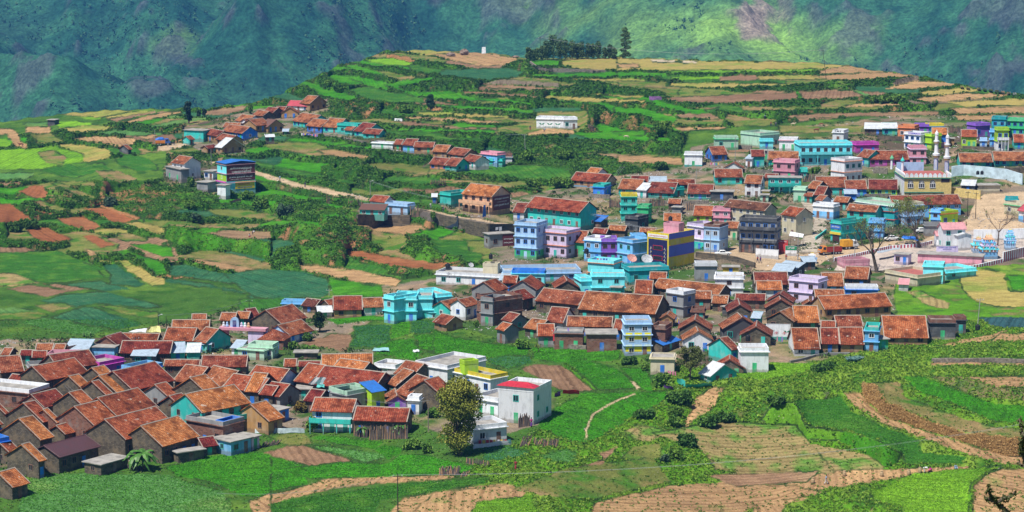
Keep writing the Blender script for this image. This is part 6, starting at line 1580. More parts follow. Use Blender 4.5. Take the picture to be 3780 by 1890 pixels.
tree('taller of two dark trees right of the lone ridge tree', '9', 450, 235, 3.0, lumps(.8, 1.0, 2.6, 7, .7), 800, .18, (.012, .035, .018), (.03, .06, .025), .12, 'dark_tree')
tree('light green rounded tree behind the hill hamlet', '9', 888, 205, 3.4, lumps(.9, 1.0, 2.9, 8, .8), 1000, .18, (.06, .13, .02), (.12, .20, .03), .14)
tree('rounded dark tree on the terrace above the pale strip fields', '15', 880, 735, 5.2, lumps(1.6, 1.4, 4.6, 12, 1.15), 2200, .2, (.02, .06, .02), (.05, .11, .03), .2, 'round_tree')
eu = [(1655, 352, 5.4), (1690, 356, 4.6), (1722, 350, 5.0), (1765, 345, 5.8), (1800, 348, 8.2), (1850, 345, 10.4), (1905, 344, 8.8), (1950, 342, 8.2), (2000, 342, 8.0), (2040, 340, 6.6), (2075, 340, 7.4), (2125, 338, 6.6), (2165, 338, 6.4), (2205, 336, 7.2), (2260, 336, 4.8), (2300, 334, 5.8), (2335, 334, 4.4)]
for i, (x, y, h_) in enumerate(eu):
    o_ = ['leftmost', 'second', 'third', 'fourth', 'fifth', 'sixth and tallest', 'seventh', 'eighth', 'ninth', 'tenth', 'eleventh', 'twelfth', 'thirteenth', 'fourteenth', 'fifteenth', 'sixteenth', 'rightmost'][i]
    t_ = tree('%s eucalyptus from the left in the hilltop grove' % o_, '15', x, y, h_, lumps(.9 + h_ * .05, h_ * .18, h_ * .95, 14, h_ * .13 + .25), 1500, .22, (.035, .09, .03), (.13, .20, .06), .16, 'eucalyptus_tree', PALEBARK, limbs=3); t_['group'] = 'hilltop eucalyptus grove'
t_ = tree('tall lone eucalyptus with clumped crown right of the hilltop grove', '15', 2420, 330, 13.6, [(-.2, 0, 12.4, 1.3, 1, 1.3), (.5, 0, 10.6, 1.6, 1.2, 1.1), (-1.1, 0, 10.0, 1.1, 1, .6), (.9, .2, 8.9, 1.5, 1.1, .9), (-.9, 0, 7.9, 1.3, 1, .8), (1.6, 0, 7.0, 1.4, 1, .7), (-.4, .2, 5.9, 1.5, 1.1, .9), (1.0, 0, 4.6, 1.7, 1.1, .9), (-.9, 0, 3.6, 1.5, 1.1, .8), (.4, 0, 2.2, 1.6, 1.2, .9), (1.3, 0, 1.3, 1.5, 1.1, .8), (-1, 0, 1.0, 1.3, 1, .7)], 3600, .19, (.035, .09, .03), (.13, .20, .06), .2, 'eucalyptus_tree', PALEBARK)
bare_tree('large gnarled nearly leafless tree in the temple yard', '8', 1180, 1300, 14.5, (-1.6, 0), 900, BARK, 5, .42)
bare_tree('gnarled tree with green leaf tufts below the long tiled row', '8', 1590, 1065, 14.0, (-2.2, 0), 2600, BARK, 5, .34)
bare_tree('slender leafless tree near the tall blue temple tower', '8', 2325, 1050, 12.0, (.3, 0), 120, WOOD, 4, .16)
bare_tree('small pale dead tree at the green terrace corner, lower right', '14', 690, 215, 1.9, (.2, 0), 0, PALEBARK, 3, .07)
bare_tree('dry twiggy tree among pink washing by the thin-tree garden', '5', 1000, 900, 2.0, (0, 0), 60, WOOD, 3, .06)
BUSH = [('12', 1540, 800, 105, 70, 'dense dark bush standing alone in the green field'), ('12', 1870, 640, 140, 75, 'wide dark bush below the teal netting'), ('12', 1840, 760, 90, 60, 'upper round bush beside the brown track'), ('12', 1815, 860, 80, 60, 'lower round bush beside the brown track'),
        ('12', 1960, 1060, 110, 80, 'large dark bush in the gully below the brown track'), ('12', 2150, 860, 120, 60, 'left of two dark bushes at the end of the brown track'), ('12', 2320, 820, 100, 60, 'right of two dark bushes at the end of the brown track'), ('12', 1850, 1170, 85, 60, 'bright green bush at the lower end of the gully'),
        ('12', 1740, 1200, 60, 45, 'greyish bush at the gully foot'), ('12', 1400, 270, 95, 50, 'dark low bush before the blue and yellow banded house'), ('12', 1555, 330, 55, 45, 'bush left of the stained cream hut'), ('12', 1730, 470, 110, 70, 'broad bush under the thin open tree'), ('6', 1390, 1215, 125, 55, 'rounded dark dome bush at the edge of the light green field'),
        ('9', 1215, 1190, 95, 80, 'big round grey-green bush below the hill road'), ('9', 985, 1110, 80, 60, 'bush left of the big round one below the hill road'), ('9', 860, 1010, 70, 45, 'bush at the end of the pink cloth fence'), ('9', 320, 905, 52, 60, 'bush between the two-storey white house and the foundation block'), ('9', 370, 1230, 55, 50, 'grey bush at the corner of the brown plot, middle left'),
        ('13', 1050, 985, 75, 55, 'silvery bush at the corner above the red plots'), ('13', 160, 1230, 90, 70, 'left of two dark bushes between red plots at the left edge'), ('13', 300, 1200, 85, 50, 'right of two dark bushes between red plots at the left edge'), ('13', 1800, 1000, 60, 45, 'scrubby bush on the slope below the white house'),
        ('15', 85, 560, 48, 36, 'upper bush on the left flank of the hill'), ('15', 155, 605, 55, 42, 'lower bush on the left flank of the hill'), ('15', 690, 770, 90, 40, 'bush mass left of the pale strip fields'), ('16', 275, 760, 85, 60, 'rounded light bush above the long brown terrace'), ('16', 1650, 540, 45, 24, 'left of three bushes under the hilltop strips'),
        ('16', 1700, 540, 50, 24, 'middle of three bushes under the hilltop strips'), ('16', 1775, 542, 55, 26, 'right of three bushes under the hilltop strips'), ('3', 480, 620, 60, 50, 'bush by the corner of the bare brown plot'), ('3', 610, 540, 60, 50, 'bush under the dark round tree'), ('3', 640, 640, 100, 35, 'hedge in front of the bare brown plot'),
        ('4', 680, 520, 110, 100, 'tall leafy shrub left of the white two-storey house'), ('4', 415, 280, 65, 45, 'dark red shrub by the grey gable'), ('4', 535, 340, 80, 60, 'olive shrub right of the dark red one'), ('4', 1800, 390, 85, 55, 'bright round shrub left of the round-crowned tree'), ('4', 1590, 690, 100, 60, 'leafy shrub right of the timber fence'), ('4', 1740, 730, 65, 60, 'leafy shrub below the path by the big tree'),
        ('8', 2140, 1230, 42, 28, 'small bush by the striped temple wall'), ('8', 770, 375, 60, 40, 'bush below the tall white house'), ('8', 590, 360, 58, 40, 'bush below the big cyan balcony building'), ('14', 225, 270, 95, 55, 'dark bush above the grassy bank, lower right'), ('5', 850, 870, 85, 60, 'bush in front of the orange-roofed hut'), ('5', 405, 665, 32, 40, 'slim bush beside the white narrow wall'),
        ('7', 1690, 60, 90, 40, 'dark bush on the slope above the turquoise row'), ('7', 480, 230, 110, 45, 'left bush mass above the long two-storey row'), ('7', 760, 240, 120, 60, 'right bush mass above the long two-storey row'), ('11', 1720, 250, 90, 70, 'bush right of the brown-topped white house'), ('11', 2080, 230, 85, 60, 'bush at the end of the deep green terrace'), ('11', 820, 800, 32, 50, 'small bush clinging to the retaining wall')]
for c, x, y, rx, ry, lb in BUSH:
    P = hit(*ph(c, x, y)); s = 1 / (CR[c][2] * F / P.y); w = rx * s; hh = ry * 2 * s * .95; root = empty('bush', P); tag(root, lb, 'bush', 'bushes between the terraces')
    dark = 'dark' in lb; red = 'red' in lb and 'shrub' in lb; c1, c2 = ((.025, .085, .014), (.085, .18, .025)) if dark else ((.05, .14, .018), (.16, .28, .035))
    if red: c1, c2 = (.09, .025, .012), (.16, .07, .03)
    if 'olive' in lb: c1, c2 = (.09, .08, .015), (.20, .13, .02)
    if 'grey' in lb or 'silvery' in lb: c1, c2 = (.035, .085, .04), (.09, .15, .08)
    sz = max(.13, min(.26, w * .11)); k = 12
    bl = [(rr.uniform(-.6, .6) * w, rr.uniform(-.35, .35) * w, hh * rr.uniform(.2, .62), w * rr.uniform(.28, .42), w * rr.uniform(.26, .38), hh * rr.uniform(.24, .36)) for _ in range(k)]
    foliage('foliage', bl, int(min(2600, 500 + 260 * w * hh)), sz, c1, c2, root)
# banana plants, agave
def banana(label, c, x, y, hgt, n=9, k=3, cat='banana plant'):
    P = hit(*ph(c, x, y)); root = empty('banana_plant', P); tag(root, label, cat, 'banana plants near the houses')
    for j in range(k):
        ox, oy = (rr.uniform(-.8, .8), rr.uniform(-.5, .5)) if k > 1 else (0, 0); s = hgt * rr.uniform(.75, 1); q = MB(); q.tube([(ox, oy, -.2), (ox + .05, oy, s * .3), (ox, oy, s * .55)], [.13, .11, .07], 7); st = q.build('stem', flat_mat('banana_stem', (.16, .17, .06)), root)
        for i in range(n):
            a = 6.28 * i / n + rr.uniform(-.3, .3); L = s * rr.uniform(.45, .62); q = MB(); pr = None; up = rr.uniform(.4, 1.3); m = 7
            for t in range(m + 1):
                u = t / m; rad = L * u; zz = s * .55 + L * (up * u - 1.25 * u * u * rr.uniform(.9, 1.1)); w = .30 * math.sin(math.pi * (.08 + .9 * u)) ** .7 * s / 3; px, py = ox + rad * math.cos(a), oy + rad * math.sin(a); nx, ny = -math.sin(a) * w, math.cos(a) * w
                cur = ((px - nx, py - ny, zz - w * .4), (px, py, zz), (px + nx, py + ny, zz - w * .4))
                if pr: q.quad(pr[0], pr[1], cur[1], cur[0]); q.quad(pr[1], pr[2], cur[2], cur[1])
                pr = cur
            q.build('leaf', flat_mat('banana_leaf', (.07, .20, .02), .5, .4), st)
banana('large banana plant in front of the long orange-tiled stone house, bottom left', '2', 1350, 890, 5.4, 11, 3)
banana('banana clump behind the white-parapet brick house at the left edge', '1', 215, 880, 2.8, 9, 4)
banana('left one of two small banana plants at the timber fence', '4', 1130, 570, 2.9, 8, 1); banana('right one of two small banana plants at the timber fence', '4', 1480, 570, 3.4, 9, 2)
banana('young banana plant before the large low orange-tiled house', '6', 2140, 890, 1.8, 8, 2); banana('banana tops behind the unfinished brick walls by the field', '1', 830, 500, 1.9, 8, 3)
P = hit(*ph('6', 1680, 1110)); root = empty('agave', P); tag(root, 'blue-grey agave clump with pointed leaves at the end of the kerb wall', 'agave'); q = MB()
for j in range(14):
    ox, oy = rr.uniform(-1.6, 1.6), rr.uniform(-1.2, 1.2)
    for i in range(12): a = 6.28 * i / 12; L = rr.uniform(.6, 1.1); q.tube([(ox, oy, 0), (ox + L * .5 * math.cos(a), oy + L * .5 * math.sin(a), L * .5), (ox + L * math.cos(a), oy + L * math.sin(a), L * .75)], [.1, .09, .01], 4)
q.build('leaves', flat_mat('agave_leaf', (.10, .22, .20), .5), root)
# ---- uncounted ground cover ---------------------------------------------------------------
def cells(kinds, n, vmin=0, vmax=9999, w=None):
    m = is_k(kinds)[1:-1, 1:-1] & (GV[1:-1, 1:-1] > vmin) & (GV[1:-1, 1:-1] < vmax) & (GU[1:-1, 1:-1] > -60) & (GU[1:-1, 1:-1] < 3840); m &= GV[1:-1, 1:-1] < 1950
    r, c = np.where(m); area = (GX[r + 1, c + 2] - GX[r + 1, c]) * np.maximum(GY[r + 2, c + 1] - GY[r, c + 1] + .5 * np.abs(GZ[r + 2, c + 1] - GZ[r, c + 1]), .05)
    if w is not None: area = area * w[1:-1, 1:-1][r, c]
    area = np.maximum(area, 0); k = npr.choice(len(r), n, p=area / area.sum()); r, c = r[k] + 1, c[k] + 1
    return GX[r, c] + npr.uniform(-.4, .4, n), GY[r, c] + npr.uniform(-.2, .2, n), MZ[r, c]
def cover(name, kinds, n, per, rad, size, c1, c2, vmin=0, vmax=9999, upright=False, w=None, up=.35):
    x, y, z = cells(kinds, n, vmin, vmax, w); s = npr.uniform(.5, 1.25, n) * rad; cen = np.repeat(np.stack([x, y, z + s * up], 1), per, 0); S = np.repeat(s, per)
    d = npr.normal(size=(n * per, 3)); d /= np.linalg.norm(d, axis=1)[:, None]; d[:, 2] = np.abs(d[:, 2]) * .8 - .1; p = cen + d * S[:, None] * npr.uniform(.5, 1, (n * per, 1))
    t = np.repeat(npr.rand(n), per)[:, None]; c = (np.array(c1) * (1 - t) + np.array(c2) * t) * npr.uniform(.65, 1.35, (n * per, 1)); v, f, cc = leaves(p, size * np.repeat(np.clip(s / rad, .6, 1.2), per), c, -.3 if upright else 0, 1.5 if upright else 1)
    return tag(mesh_obj(name, v, f, leaf_mat('cover_leaves'), colors=cc), kind='stuff')
wk = np.clip(.25 + fbm(GX + 11, GY + 5, 12, 3) * 2.4, .03, .6)
cover('bank_shrubs', 'k', 4600, 20, .8, .17, (.022, .075, .012), (.08, .20, .018), 590, w=wk)
cover('hedge_shrubs', 'k', 11000, 12, .55, .2, (.020, .065, .012), (.06, .16, .018), 0, 590)
cover('bank_grass', 'kH', 18000, 7, .42, .13, (.05, .13, .012), (.12, .24, .02), upright=True)
cover('slope_grass', 'hj', 14000, 8, .34, .11, (.06, .16, .012), (.20, .31, .03), 1180, upright=True)
cover('dry_bank_grass', 'O', 9000, 9, .3, .055, (.34, .20, .07), (.52, .33, .13), 1380, upright=True)
cover('field_crops', 'gGdP', 60000, 4, .2, .055, (.035, .15, .010), (.08, .27, .014), 1180, upright=True, up=.1)
cover('young_crops', 'L', 12000, 4, .2, .055, (.09, .24, .012), (.20, .38, .02), 1280, upright=True, up=.1)
cover('weeds', 'vmTM', 5000, 7, .26, .09, (.05, .13, .012), (.14, .20, .04), 1180, upright=True, up=.1)
cover('village_weeds', 'D', 6500, 14, .7, .17, (.02, .06, .012), (.07, .13, .025), w=np.clip(fbm(GX, GY + 70, 13, 2) * 3, .02, 1))
cover('rubble', 'DS', 6000, 5, .4, .13, (.30, .28, .26), (.62, .60, .62), w=np.clip(fbm(GX + 30, GY, 9, 2) * 3 - .3, .01, 1), up=.02)
# forest on the mountain across the valley
sel = (mV > -160) & (mV < 480) & (mU > -300) & (mU < 4100); wt = np.clip(fbm(MX, MY, 70, 3) * 2.2 + np.where(mU < 1500, .55, -.25) - rock * 1.5 - sun_paint * .5, 0, 1) * sel
i_ = npr.choice(MX.size, 3600, p=(wt / wt.sum()).ravel()); fx, fy, fz = MX.ravel()[i_] + npr.uniform(-2, 2, 3600), MY.ravel()[i_] + npr.uniform(-2, 2, 3600), MZZ.ravel()[i_]
per = 7; hh = npr.uniform(2.2, 7, 3600); cen = np.repeat(np.stack([fx, fy, fz + hh * .45], 1), per, 0) + npr.normal(size=(3600 * per, 3)) * np.repeat(hh, per)[:, None] * np.array([.2, .2, .26])
t = np.repeat(npr.rand(3600), per)[:, None]; v, f, cc = leaves(cen, np.repeat(hh, per) * .20, np.array([.022, .08, .045]) * (1 - t) + np.array([.07, .17, .06]) * t)
tag(mesh_obj('mountain_forest', v, f, leaf_mat('cover_leaves'), colors=cc), kind='stuff')
# ---------------------------------------------------------------- vehicles, people, animals, poles, clutter
def wheel(parent, x, y, r=.34, w=.2):
    q = MB(); n = 14; A = [(x + r * math.cos(6.283 * k / n), r + r * math.sin(6.283 * k / n)) for k in range(n)]
    for k in range(n): a, b = A[k], A[(k + 1) % n]; q.quad((a[0], y - w / 2, a[1]), (b[0], y - w / 2, b[1]), (b[0], y + w / 2, b[1]), (a[0], y + w / 2, a[1])); q.tri((x, y - w / 2, r), (b[0], y - w / 2, b[1]), (a[0], y - w / 2, a[1])); q.tri((x, y + w / 2, r), (a[0], y + w / 2, a[1]), (b[0], y + w / 2, b[1]))
    o = q.build('wheel', BLACKP, parent); q = MB(); r2 = r * .55; A = [(x + r2 * math.cos(6.283 * k / n), r + r2 * math.sin(6.283 * k / n)) for k in range(n)]
    for k in range(1, n - 1):
        for yy in (y - w / 2 - .015, y + w / 2 + .015): q.tri((A[0][0], yy, A[0][1]), (A[k][0], yy, A[k][1]), (A[k + 1][0], yy, A[k + 1][1]))
    q.build('rim', flat_mat('rim_metal', (.4, .4, .42), .4, .1), o)
def loft(q, secs, n=12):
    """secs: (x, halfwidth, z0, z1, roundness)"""
    R_ = []
    for x, w, z0, z1, p in secs:
        ring = []
        for k in range(n):
            a = 6.283 * (k + .5) / n; c_, s_ = math.cos(a), math.sin(a); ring.append((x, w * math.copysign(abs(c_) ** p, c_), (z0 + z1) / 2 + (z1 - z0) / 2 * math.copysign(abs(s_) ** p, s_)))
        R_.append(ring)
    for A, B in zip(R_[:-1], R_[1:]):
        for k in range(n): q.quad(A[k], A[(k + 1) % n], B[(k + 1) % n], B[k])
    for A, f in ((R_[0], -1), (R_[-1], 1)):
        for k in range(1, n - 1): q.tri(*((A[0], A[k], A[k + 1]) if f > 0 else (A[0], A[k + 1], A[k])))
def car(label, c, x, y, rz, paintm, group='parked vehicles', L=4.3):
    P = hit(*ph(c, x, y)); root = empty('parked_car', P, rz); tag(root, label, 'car', group); q = MB(); s = L / 4.3
    loft(q, [(-2.15 * s, .5, .45, .75, .5), (-2.0 * s, .72, .32, .92, .45), (-1.2 * s, .8, .28, 1.0, .4), (0, .82, .26, 1.0, .4), (1.0 * s, .8, .28, .98, .4), (1.8 * s, .7, .32, .92, .5), (2.12 * s, .5, .42, .74, .5)]); q.build('body', paintm, root, True)
    q = MB(); loft(q, [(-1.35 * s, .6, .9, 1.0, .5), (-.95 * s, .64, .9, 1.35, .45), (-.5 * s, .66, .9, 1.5, .45), (.35 * s, .66, .9, 1.48, .45), (.9 * s, .62, .9, 1.02, .5)]); q.build('cabin', paintm, root, True)
    for yy in (-1, 1):
        for a, b in ((-.9, -.28), (-.2, .42)): q = MB(); q.box(a * s, min(yy * .66, yy * .71), 1.03, b * s, max(yy * .66, yy * .71), 1.34); q.build('window', GLASS, root)
    q = MB(); q.quad((.52 * s, -.55, 1.46), (.52 * s, .55, 1.46), (.97 * s, .55, 1.06), (.97 * s, -.55, 1.06)); q.quad((-1.32 * s, -.5, 1.04), (-1.32 * s, .5, 1.04), (-.99 * s, .52, 1.4), (-.99 * s, -.52, 1.4)); q.build('windscreen', GLASS, root)
    for wx in (-1.3, 1.3):
        for wy in (-.72, .72): wheel(root, wx * s, wy, .33)
    for yy in (-.5, .5): q = MB(); q.lathe(0, 0, [(.12, 0), (.1, .06), (.02, .09)], 8); o = q.build('headlight', flat_mat('lamp_glass', (.7, .7, .65), .2), root); o.matrix_basis = Matrix.Translation((2.08 * s, yy, .68)) @ Matrix.Rotation(R(90), 4, 'Y')
def truck(label, c, x, y, rz, cabm, bedm, box=False, L=6.4, name='parked_truck', load=None):
    P = hit(*ph(c, x, y)); root = empty(name, P, rz); tag(root, label, 'truck', 'parked vehicles'); h = L / 2
    q = MB(); q.box(-h, -.9, .55, h - .2, .9, .75); q.build('chassis', BLACKP, root)
    q = MB(); loft(q, [(h - 1.75, 1.0, .6, 2.35, .2), (h - .7, 1.0, .6, 2.4, .22), (h - .25, .98, .6, 1.5, .25), (h, .92, .62, 1.35, .3)], 16); cb = q.build('cab', cabm, root)
    q = MB(); q.quad((h - .62, -.85, 2.25), (h - .62, .85, 2.25), (h - .2, .85, 1.55), (h - .2, -.85, 1.55)); q.build('windscreen', GLASS, root)
    for yy in (-1.01, 1.01): q = MB(); q.box(h - 1.5, yy - .015, 1.45, h - .8, yy + .015, 2.1); q.build('window', GLASS, root)
    q = MB(); q.box(h - .01, -.75, .8, h + .04, .75, 1.15); q.build('grille', flat_mat('grille', (.5, .5, .45), .4), root)
    zt = 2.5 if box else 1.85
    if box: q = MB(); q.box(-h, -1.05, .78, h - 1.85, 1.05, zt); q.build('cargo_box', bedm, root)
    else:
        q = MB(); q.box(-h, -1.05, .78, h - 1.85, 1.05, .88); q.box(-h, -1.05, .883, h - 1.85, -.97, zt); q.box(-h, .97, .883, h - 1.85, 1.05, zt); q.box(-h, -.968, .883, -h + .08, .968, zt); q.box(h - 1.93, -.968, .883, h - 1.85, .968, zt + .1); bd = q.build('cargo_bed', bedm, root)
        q = MB()
        for k in range(7): xx = -h + .2 + k * (L - 2.4) / 6; q.box(xx - .05, -1.1, .8, xx + .05, -1.052, zt - .02); q.box(xx - .05, 1.052, .8, xx + .05, 1.1, zt - .02)
        q.build('bed_ribs', bedm, bd)
    if load:
        q = MB(); loft(q, [(-h + .1, .9, .9, 2.3, .6), (-h + 1.2, 1.0, .9, 2.75, .5), (h - 2.6, 1.0, .9, 2.8, .5), (h - 1.95, .9, .9, 2.3, .6)]); q.build('tarpaulin', load, root, True)
    for wx in (-h + .9, -h + 1.75, h - .85):
        for wy in (-.85, .85): wheel(root, wx, wy, .45, .28)
WP = flat_mat('white_paint', (.75, .76, .76), .3, .08); 
car('white rounded saloon car parked on the sandy road above the dark wall', '6', 435, 112, R(6), WP)
truck('red open lorry with orange cab parked below the stairway', '8', 728, 1130, R(200), flat_mat('orange_paint', (.75, .25, .04), .4), flat_mat('lorry_red', (.38, .045, .03), .5), L=6.2)
truck('yellow box lorry with white front behind the bare tree', '8', 915, 1078, R(20), WP, flat_mat('lorry_yellow', (.8, .38, .02), .5), True, 4.6)
truck('blue tarpaulined lorry with orange sides on the hill road, upper left', '13', 1548, 402, R(10), flat_mat('cab_blue', (.05, .12, .4), .4), flat_mat('lorry_orange', (.7, .25, .03), .5), L=5.2, load=flat_mat('blue_tarp', (.02, .16, .62), .5))
car('white van-like car under the gnarled tree at the square', '8', 1320, 1000, R(25), WP); car('white jeep beside the blank concrete block', '8', 1600, 925, R(15), WP)
def moto(label, c, x, y, rz, col):
    P = hit(*ph(c, x, y)); root = empty('motorcycle', P, rz); tag(root, label, 'motorcycle', 'motorcycles at the roadside'); q = MB(); q.tube([(-.5, 0, .55), (0, 0, .62), (.35, 0, .78)], [.14, .17, .1], 8); q.tube([(.35, 0, .85), (.62, 0, .3)], .04, 5); q.build('body', col, root); q = MB(); q.tube([(-.55, 0, .8), (-.1, 0, .78)], .11, 6); q.build('seat', BLACKP, root); q = MB(); q.tube([(.3, -.35, 1.02), (.35, 0, .95), (.3, .35, 1.02)], .03, 5); q.build('handlebar', BLACKP, root); wheel(root, -.6, 0, .3, .1); wheel(root, .65, 0, .3, .1)
for i, (x, y) in enumerate([(1965, 850), (1995, 845), (2025, 852), (1980, 862)]): moto(['leftmost red motorcycle in the row by the road corner', 'second red motorcycle in the row by the road corner', 'rightmost red motorcycle in the row by the road corner', 'red motorcycle nearest the camera at the road corner'][i], '8', x, y, R(60 + 10 * i), flat_mat('moto_red', (.5, .03, .05), .4))
moto('dark motorcycle standing behind the blue lorry', '13', 1640, 395, R(20), BLACKP)
# ---- people
SKIN = flat_mat('skin', (.16, .08, .045), .6, .1); HAIR = flat_mat('hair', (.01, .009, .008), .6)
def skin_obj(name, verts, edges, radii, mat, parent):
    me = bpy.data.meshes.new(name); me.from_pydata(verts, edges, []); o = bpy.data.objects.new(name, me); C.objects.link(o); sk = o.modifiers.new('skin', 'SKIN'); o.modifiers.new('sub', 'SUBSURF').levels = 1
    o.modifiers['sub'].render_levels = 1
    for v, r in zip(me.skin_vertices[0].data, radii): v.radius = (r, r) if not isinstance(r, tuple) else r
    me.skin_vertices[0].data[0].use_root = True; bpy.context.view_layer.update(); m2 = bpy.data.meshes.new_from_object(o.evaluated_get(bpy.context.evaluated_depsgraph_get())); o.modifiers.clear(); o.data = m2; m2.materials.clear(); m2.materials.append(mat); o.parent = parent
    m2.polygons.foreach_set('use_smooth', [True] * len(m2.polygons)); return o
POSES = {'stand': dict(pel=(0, 0, .92), che=(0, -.02, 1.30), nec=(0, -.02, 1.46), hed=(0, -.03, 1.60), kl=(.10, -.02, .5), kr=(-.10, .02, .5), fl=(.11, 0, .06), fr=(-.11, .06, .06), el=(.27, 0, 1.12), er=(-.27, 0, 1.12), hl=(.27, -.12, .88), hr=(-.27, -.1, .88)),
         'walk': dict(pel=(0, 0, .92), che=(0, -.05, 1.30), nec=(0, -.07, 1.46), hed=(0, -.10, 1.60), kl=(.10, -.2, .52), kr=(-.10, .05, .5), fl=(.11, -.28, .06), fr=(-.11, .32, .08), el=(.26, .12, 1.12), er=(-.26, -.12, 1.12), hl=(.26, .05, .88), hr=(-.24, -.3, .98)),
         'bend': dict(pel=(0, .1, .88), che=(0, -.34, 1.02), nec=(0, -.48, .98), hed=(0, -.60, .90), kl=(.12, 0, .48), kr=(-.12, .04, .48), fl=(.13, .05, .06), fr=(-.13, .1, .06), el=(.22, -.40, .74), er=(-.22, -.40, .74), hl=(.16, -.52, .48), hr=(-.16, -.5, .46)),
         'sit': dict(pel=(0, .1, .20), che=(0, 0, .56), nec=(0, -.04, .72), hed=(0, -.08, .86), kl=(.2, -.28, .42), kr=(-.2, -.28, .42), fl=(.16, -.42, .06), fr=(-.16, -.42, .06), el=(.26, -.1, .42), er=(-.26, -.1, .42), hl=(.14, -.34, .32), hr=(-.14, -.34, .32))}
def mid(a, b, t=.5): return tuple(a[i] + (b[i] - a[i]) * t for i in range(3))
def person(label, c, x, y, pose, top, bot, rz=0, sari=False):
    P = hit(*ph(c, x, y)); root = empty('person', P, rz); tag(root, label, 'person', 'people outdoors'); p = POSES[pose]; sl, sr = (mid(p['che'], p['nec'], .7)[0] + .18, *mid(p['che'], p['nec'], .7)[1:]), (-.18, *mid(p['che'], p['nec'], .7)[1:]); hpl, hpr = (p['pel'][0] + .1, p['pel'][1], p['pel'][2] - .06), (-.1, p['pel'][1], p['pel'][2] - .06)
    V = [p['pel'], p['che'], p['nec'], mid(p['nec'], p['hed'], .6), p['hed'], (p['hed'][0], p['hed'][1], p['hed'][2] + .1), sl, p['el'], p['hl'], sr, p['er'], p['hr'], hpl, p['kl'], p['fl'], hpr, p['kr'], p['fr'], (p['fl'][0], p['fl'][1] - .16, .04), (p['fr'][0], p['fr'][1] - .16, .04)]
    E = [(0, 1), (1, 2), (2, 3), (3, 4), (4, 5), (1, 6), (6, 7), (7, 8), (1, 9), (9, 10), (10, 11), (0, 12), (12, 13), (13, 14), (0, 15), (15, 16), (16, 17), (14, 18), (17, 19)]; Rr = [.13, .14, .055, .07, .10, .075, .07, .045, .035, .07, .045, .035, .09, .06, .045, .09, .06, .045, .035, .035]
    skin_obj('body', V, E, Rr, SKIN, root); Tm, Bm = flat_mat('cloth_' + top[0], top[1], .9), flat_mat('cloth_' + bot[0], bot[1], .9)
    skin_obj('shirt', [mid(p['pel'], p['che'], .1), p['che'], mid(p['che'], p['nec'], .6), sl, mid(sl, p['el'], .9), sr, mid(sr, p['er'], .9)], [(0, 1), (1, 2), (1, 3), (3, 4), (1, 5), (5, 6)], [.155, .17, .09, .09, .07, .09, .07], Tm, root)
    if sari: skin_obj('skirt', [p['pel'], mid(p['kl'], p['kr']), mid(p['fl'], p['fr'])], [(0, 1), (1, 2)], [.17, .19, .2], Bm, root)
    else: skin_obj('trousers', [(p['pel'][0], p['pel'][1], p['pel'][2] + .02), hpl, p['kl'], mid(p['kl'], p['fl'], .85), hpr, p['kr'], mid(p['kr'], p['fr'], .85)], [(0, 1), (1, 2), (2, 3), (0, 4), (4, 5), (5, 6)], [.15, .11, .085, .07, .11, .085, .07], Bm, root)
    hd = p['hed']; q = MB(); q.lathe(hd[0], hd[1] + .02, [(.09, hd[2] + .02), (.118, hd[2] + .07), (.10, hd[2] + .13), (.04, hd[2] + .175), (.001, hd[2] + .18)], 8); q.build('hair', HAIR, root, True)
WHT, BLU, MGT, GRY, RED_, PUR, DKB, GRN = ('white', (.7, .72, .76)), ('light_blue', (.3, .45, .65)), ('magenta', (.55, .04, .25)), ('grey', (.2, .2, .22)), ('red', (.35, .03, .05)), ('purple', (.2, .06, .35)), ('dark_blue', (.03, .04, .12)), ('green', (.05, .25, .2))
person('man in pale blue shirt and light trousers walking in the dug field', '14', 692, 1025, 'walk', BLU, WHT, 1.3); person('person in white bending over sacks in the dug field', '14', 1630, 915, 'bend', WHT, WHT, 1.5); person('person in red and magenta squatting beside the bending one', '14', 1690, 905, 'sit', MGT, MGT, -1.2, True); person('person in pale blue sitting among plants right of the diggers', '14', 1925, 880, 'sit', BLU, BLU, .3)
person('left one of two people walking on the sandy square', '6', 763, 180, 'walk', RED_, DKB, .5); person('right one of two people walking on the sandy square, in dark blue', '6', 790, 184, 'walk', PUR, DKB, .4); person('person in brown standing by the road pole at the square', '6', 1035, 162, 'stand', RED_, GRY, 0); person('person in white standing beside the notice board post', '6', 1145, 152, 'stand', WHT, WHT, 0)
person('woman in dark pink standing by the wood pile at the tall white house', '12', 467, 865, 'stand', MGT, PUR, .4, True); person('person in dark red standing in the grass at the bottom centre', '12', 318, 1275, 'stand', RED_, RED_, .2, True)
person('person with blue bag walking down the hill road', '9', 1168, 845, 'walk', BLU, GRY, 0); person('person in dark clothes on the hill road', '9', 1407, 908, 'stand', DKB, DKB, .3); person('person in white shirt by the roadside steps left of the turquoise brick house', '11', 797, 695, 'walk', WHT, GRY, .2); person('person in purple shirt on the road before the peach house', '11', 918, 735, 'walk', PUR, DKB, 1.2)
person('person sitting in the reddish plot, left one of two', '20', 2372, 245, 'sit', WHT, RED_, .6); person('person bending in the reddish plot, right one of two', '20', 2405, 222, 'bend', WHT, DKB, 1.4); person('person in dark top left of two on the slope above the grey house', '10', 1148, 250, 'stand', RED_, DKB, .2); person('person in grey right of two on the slope above the grey house', '10', 1195, 252, 'stand', GRY, DKB, .2)
person('person carrying a blue load on the bare terrace', '10', 1090, 172, 'bend', BLU, DKB, .2); person('man in pale shirt on the orange soil heap by the white leaf-painted house', '15', 1780, 917, 'bend', BLU, DKB, .5); person('person in dark clothes left of the soil heap', '15', 1668, 905, 'stand', DKB, RED_, .1)
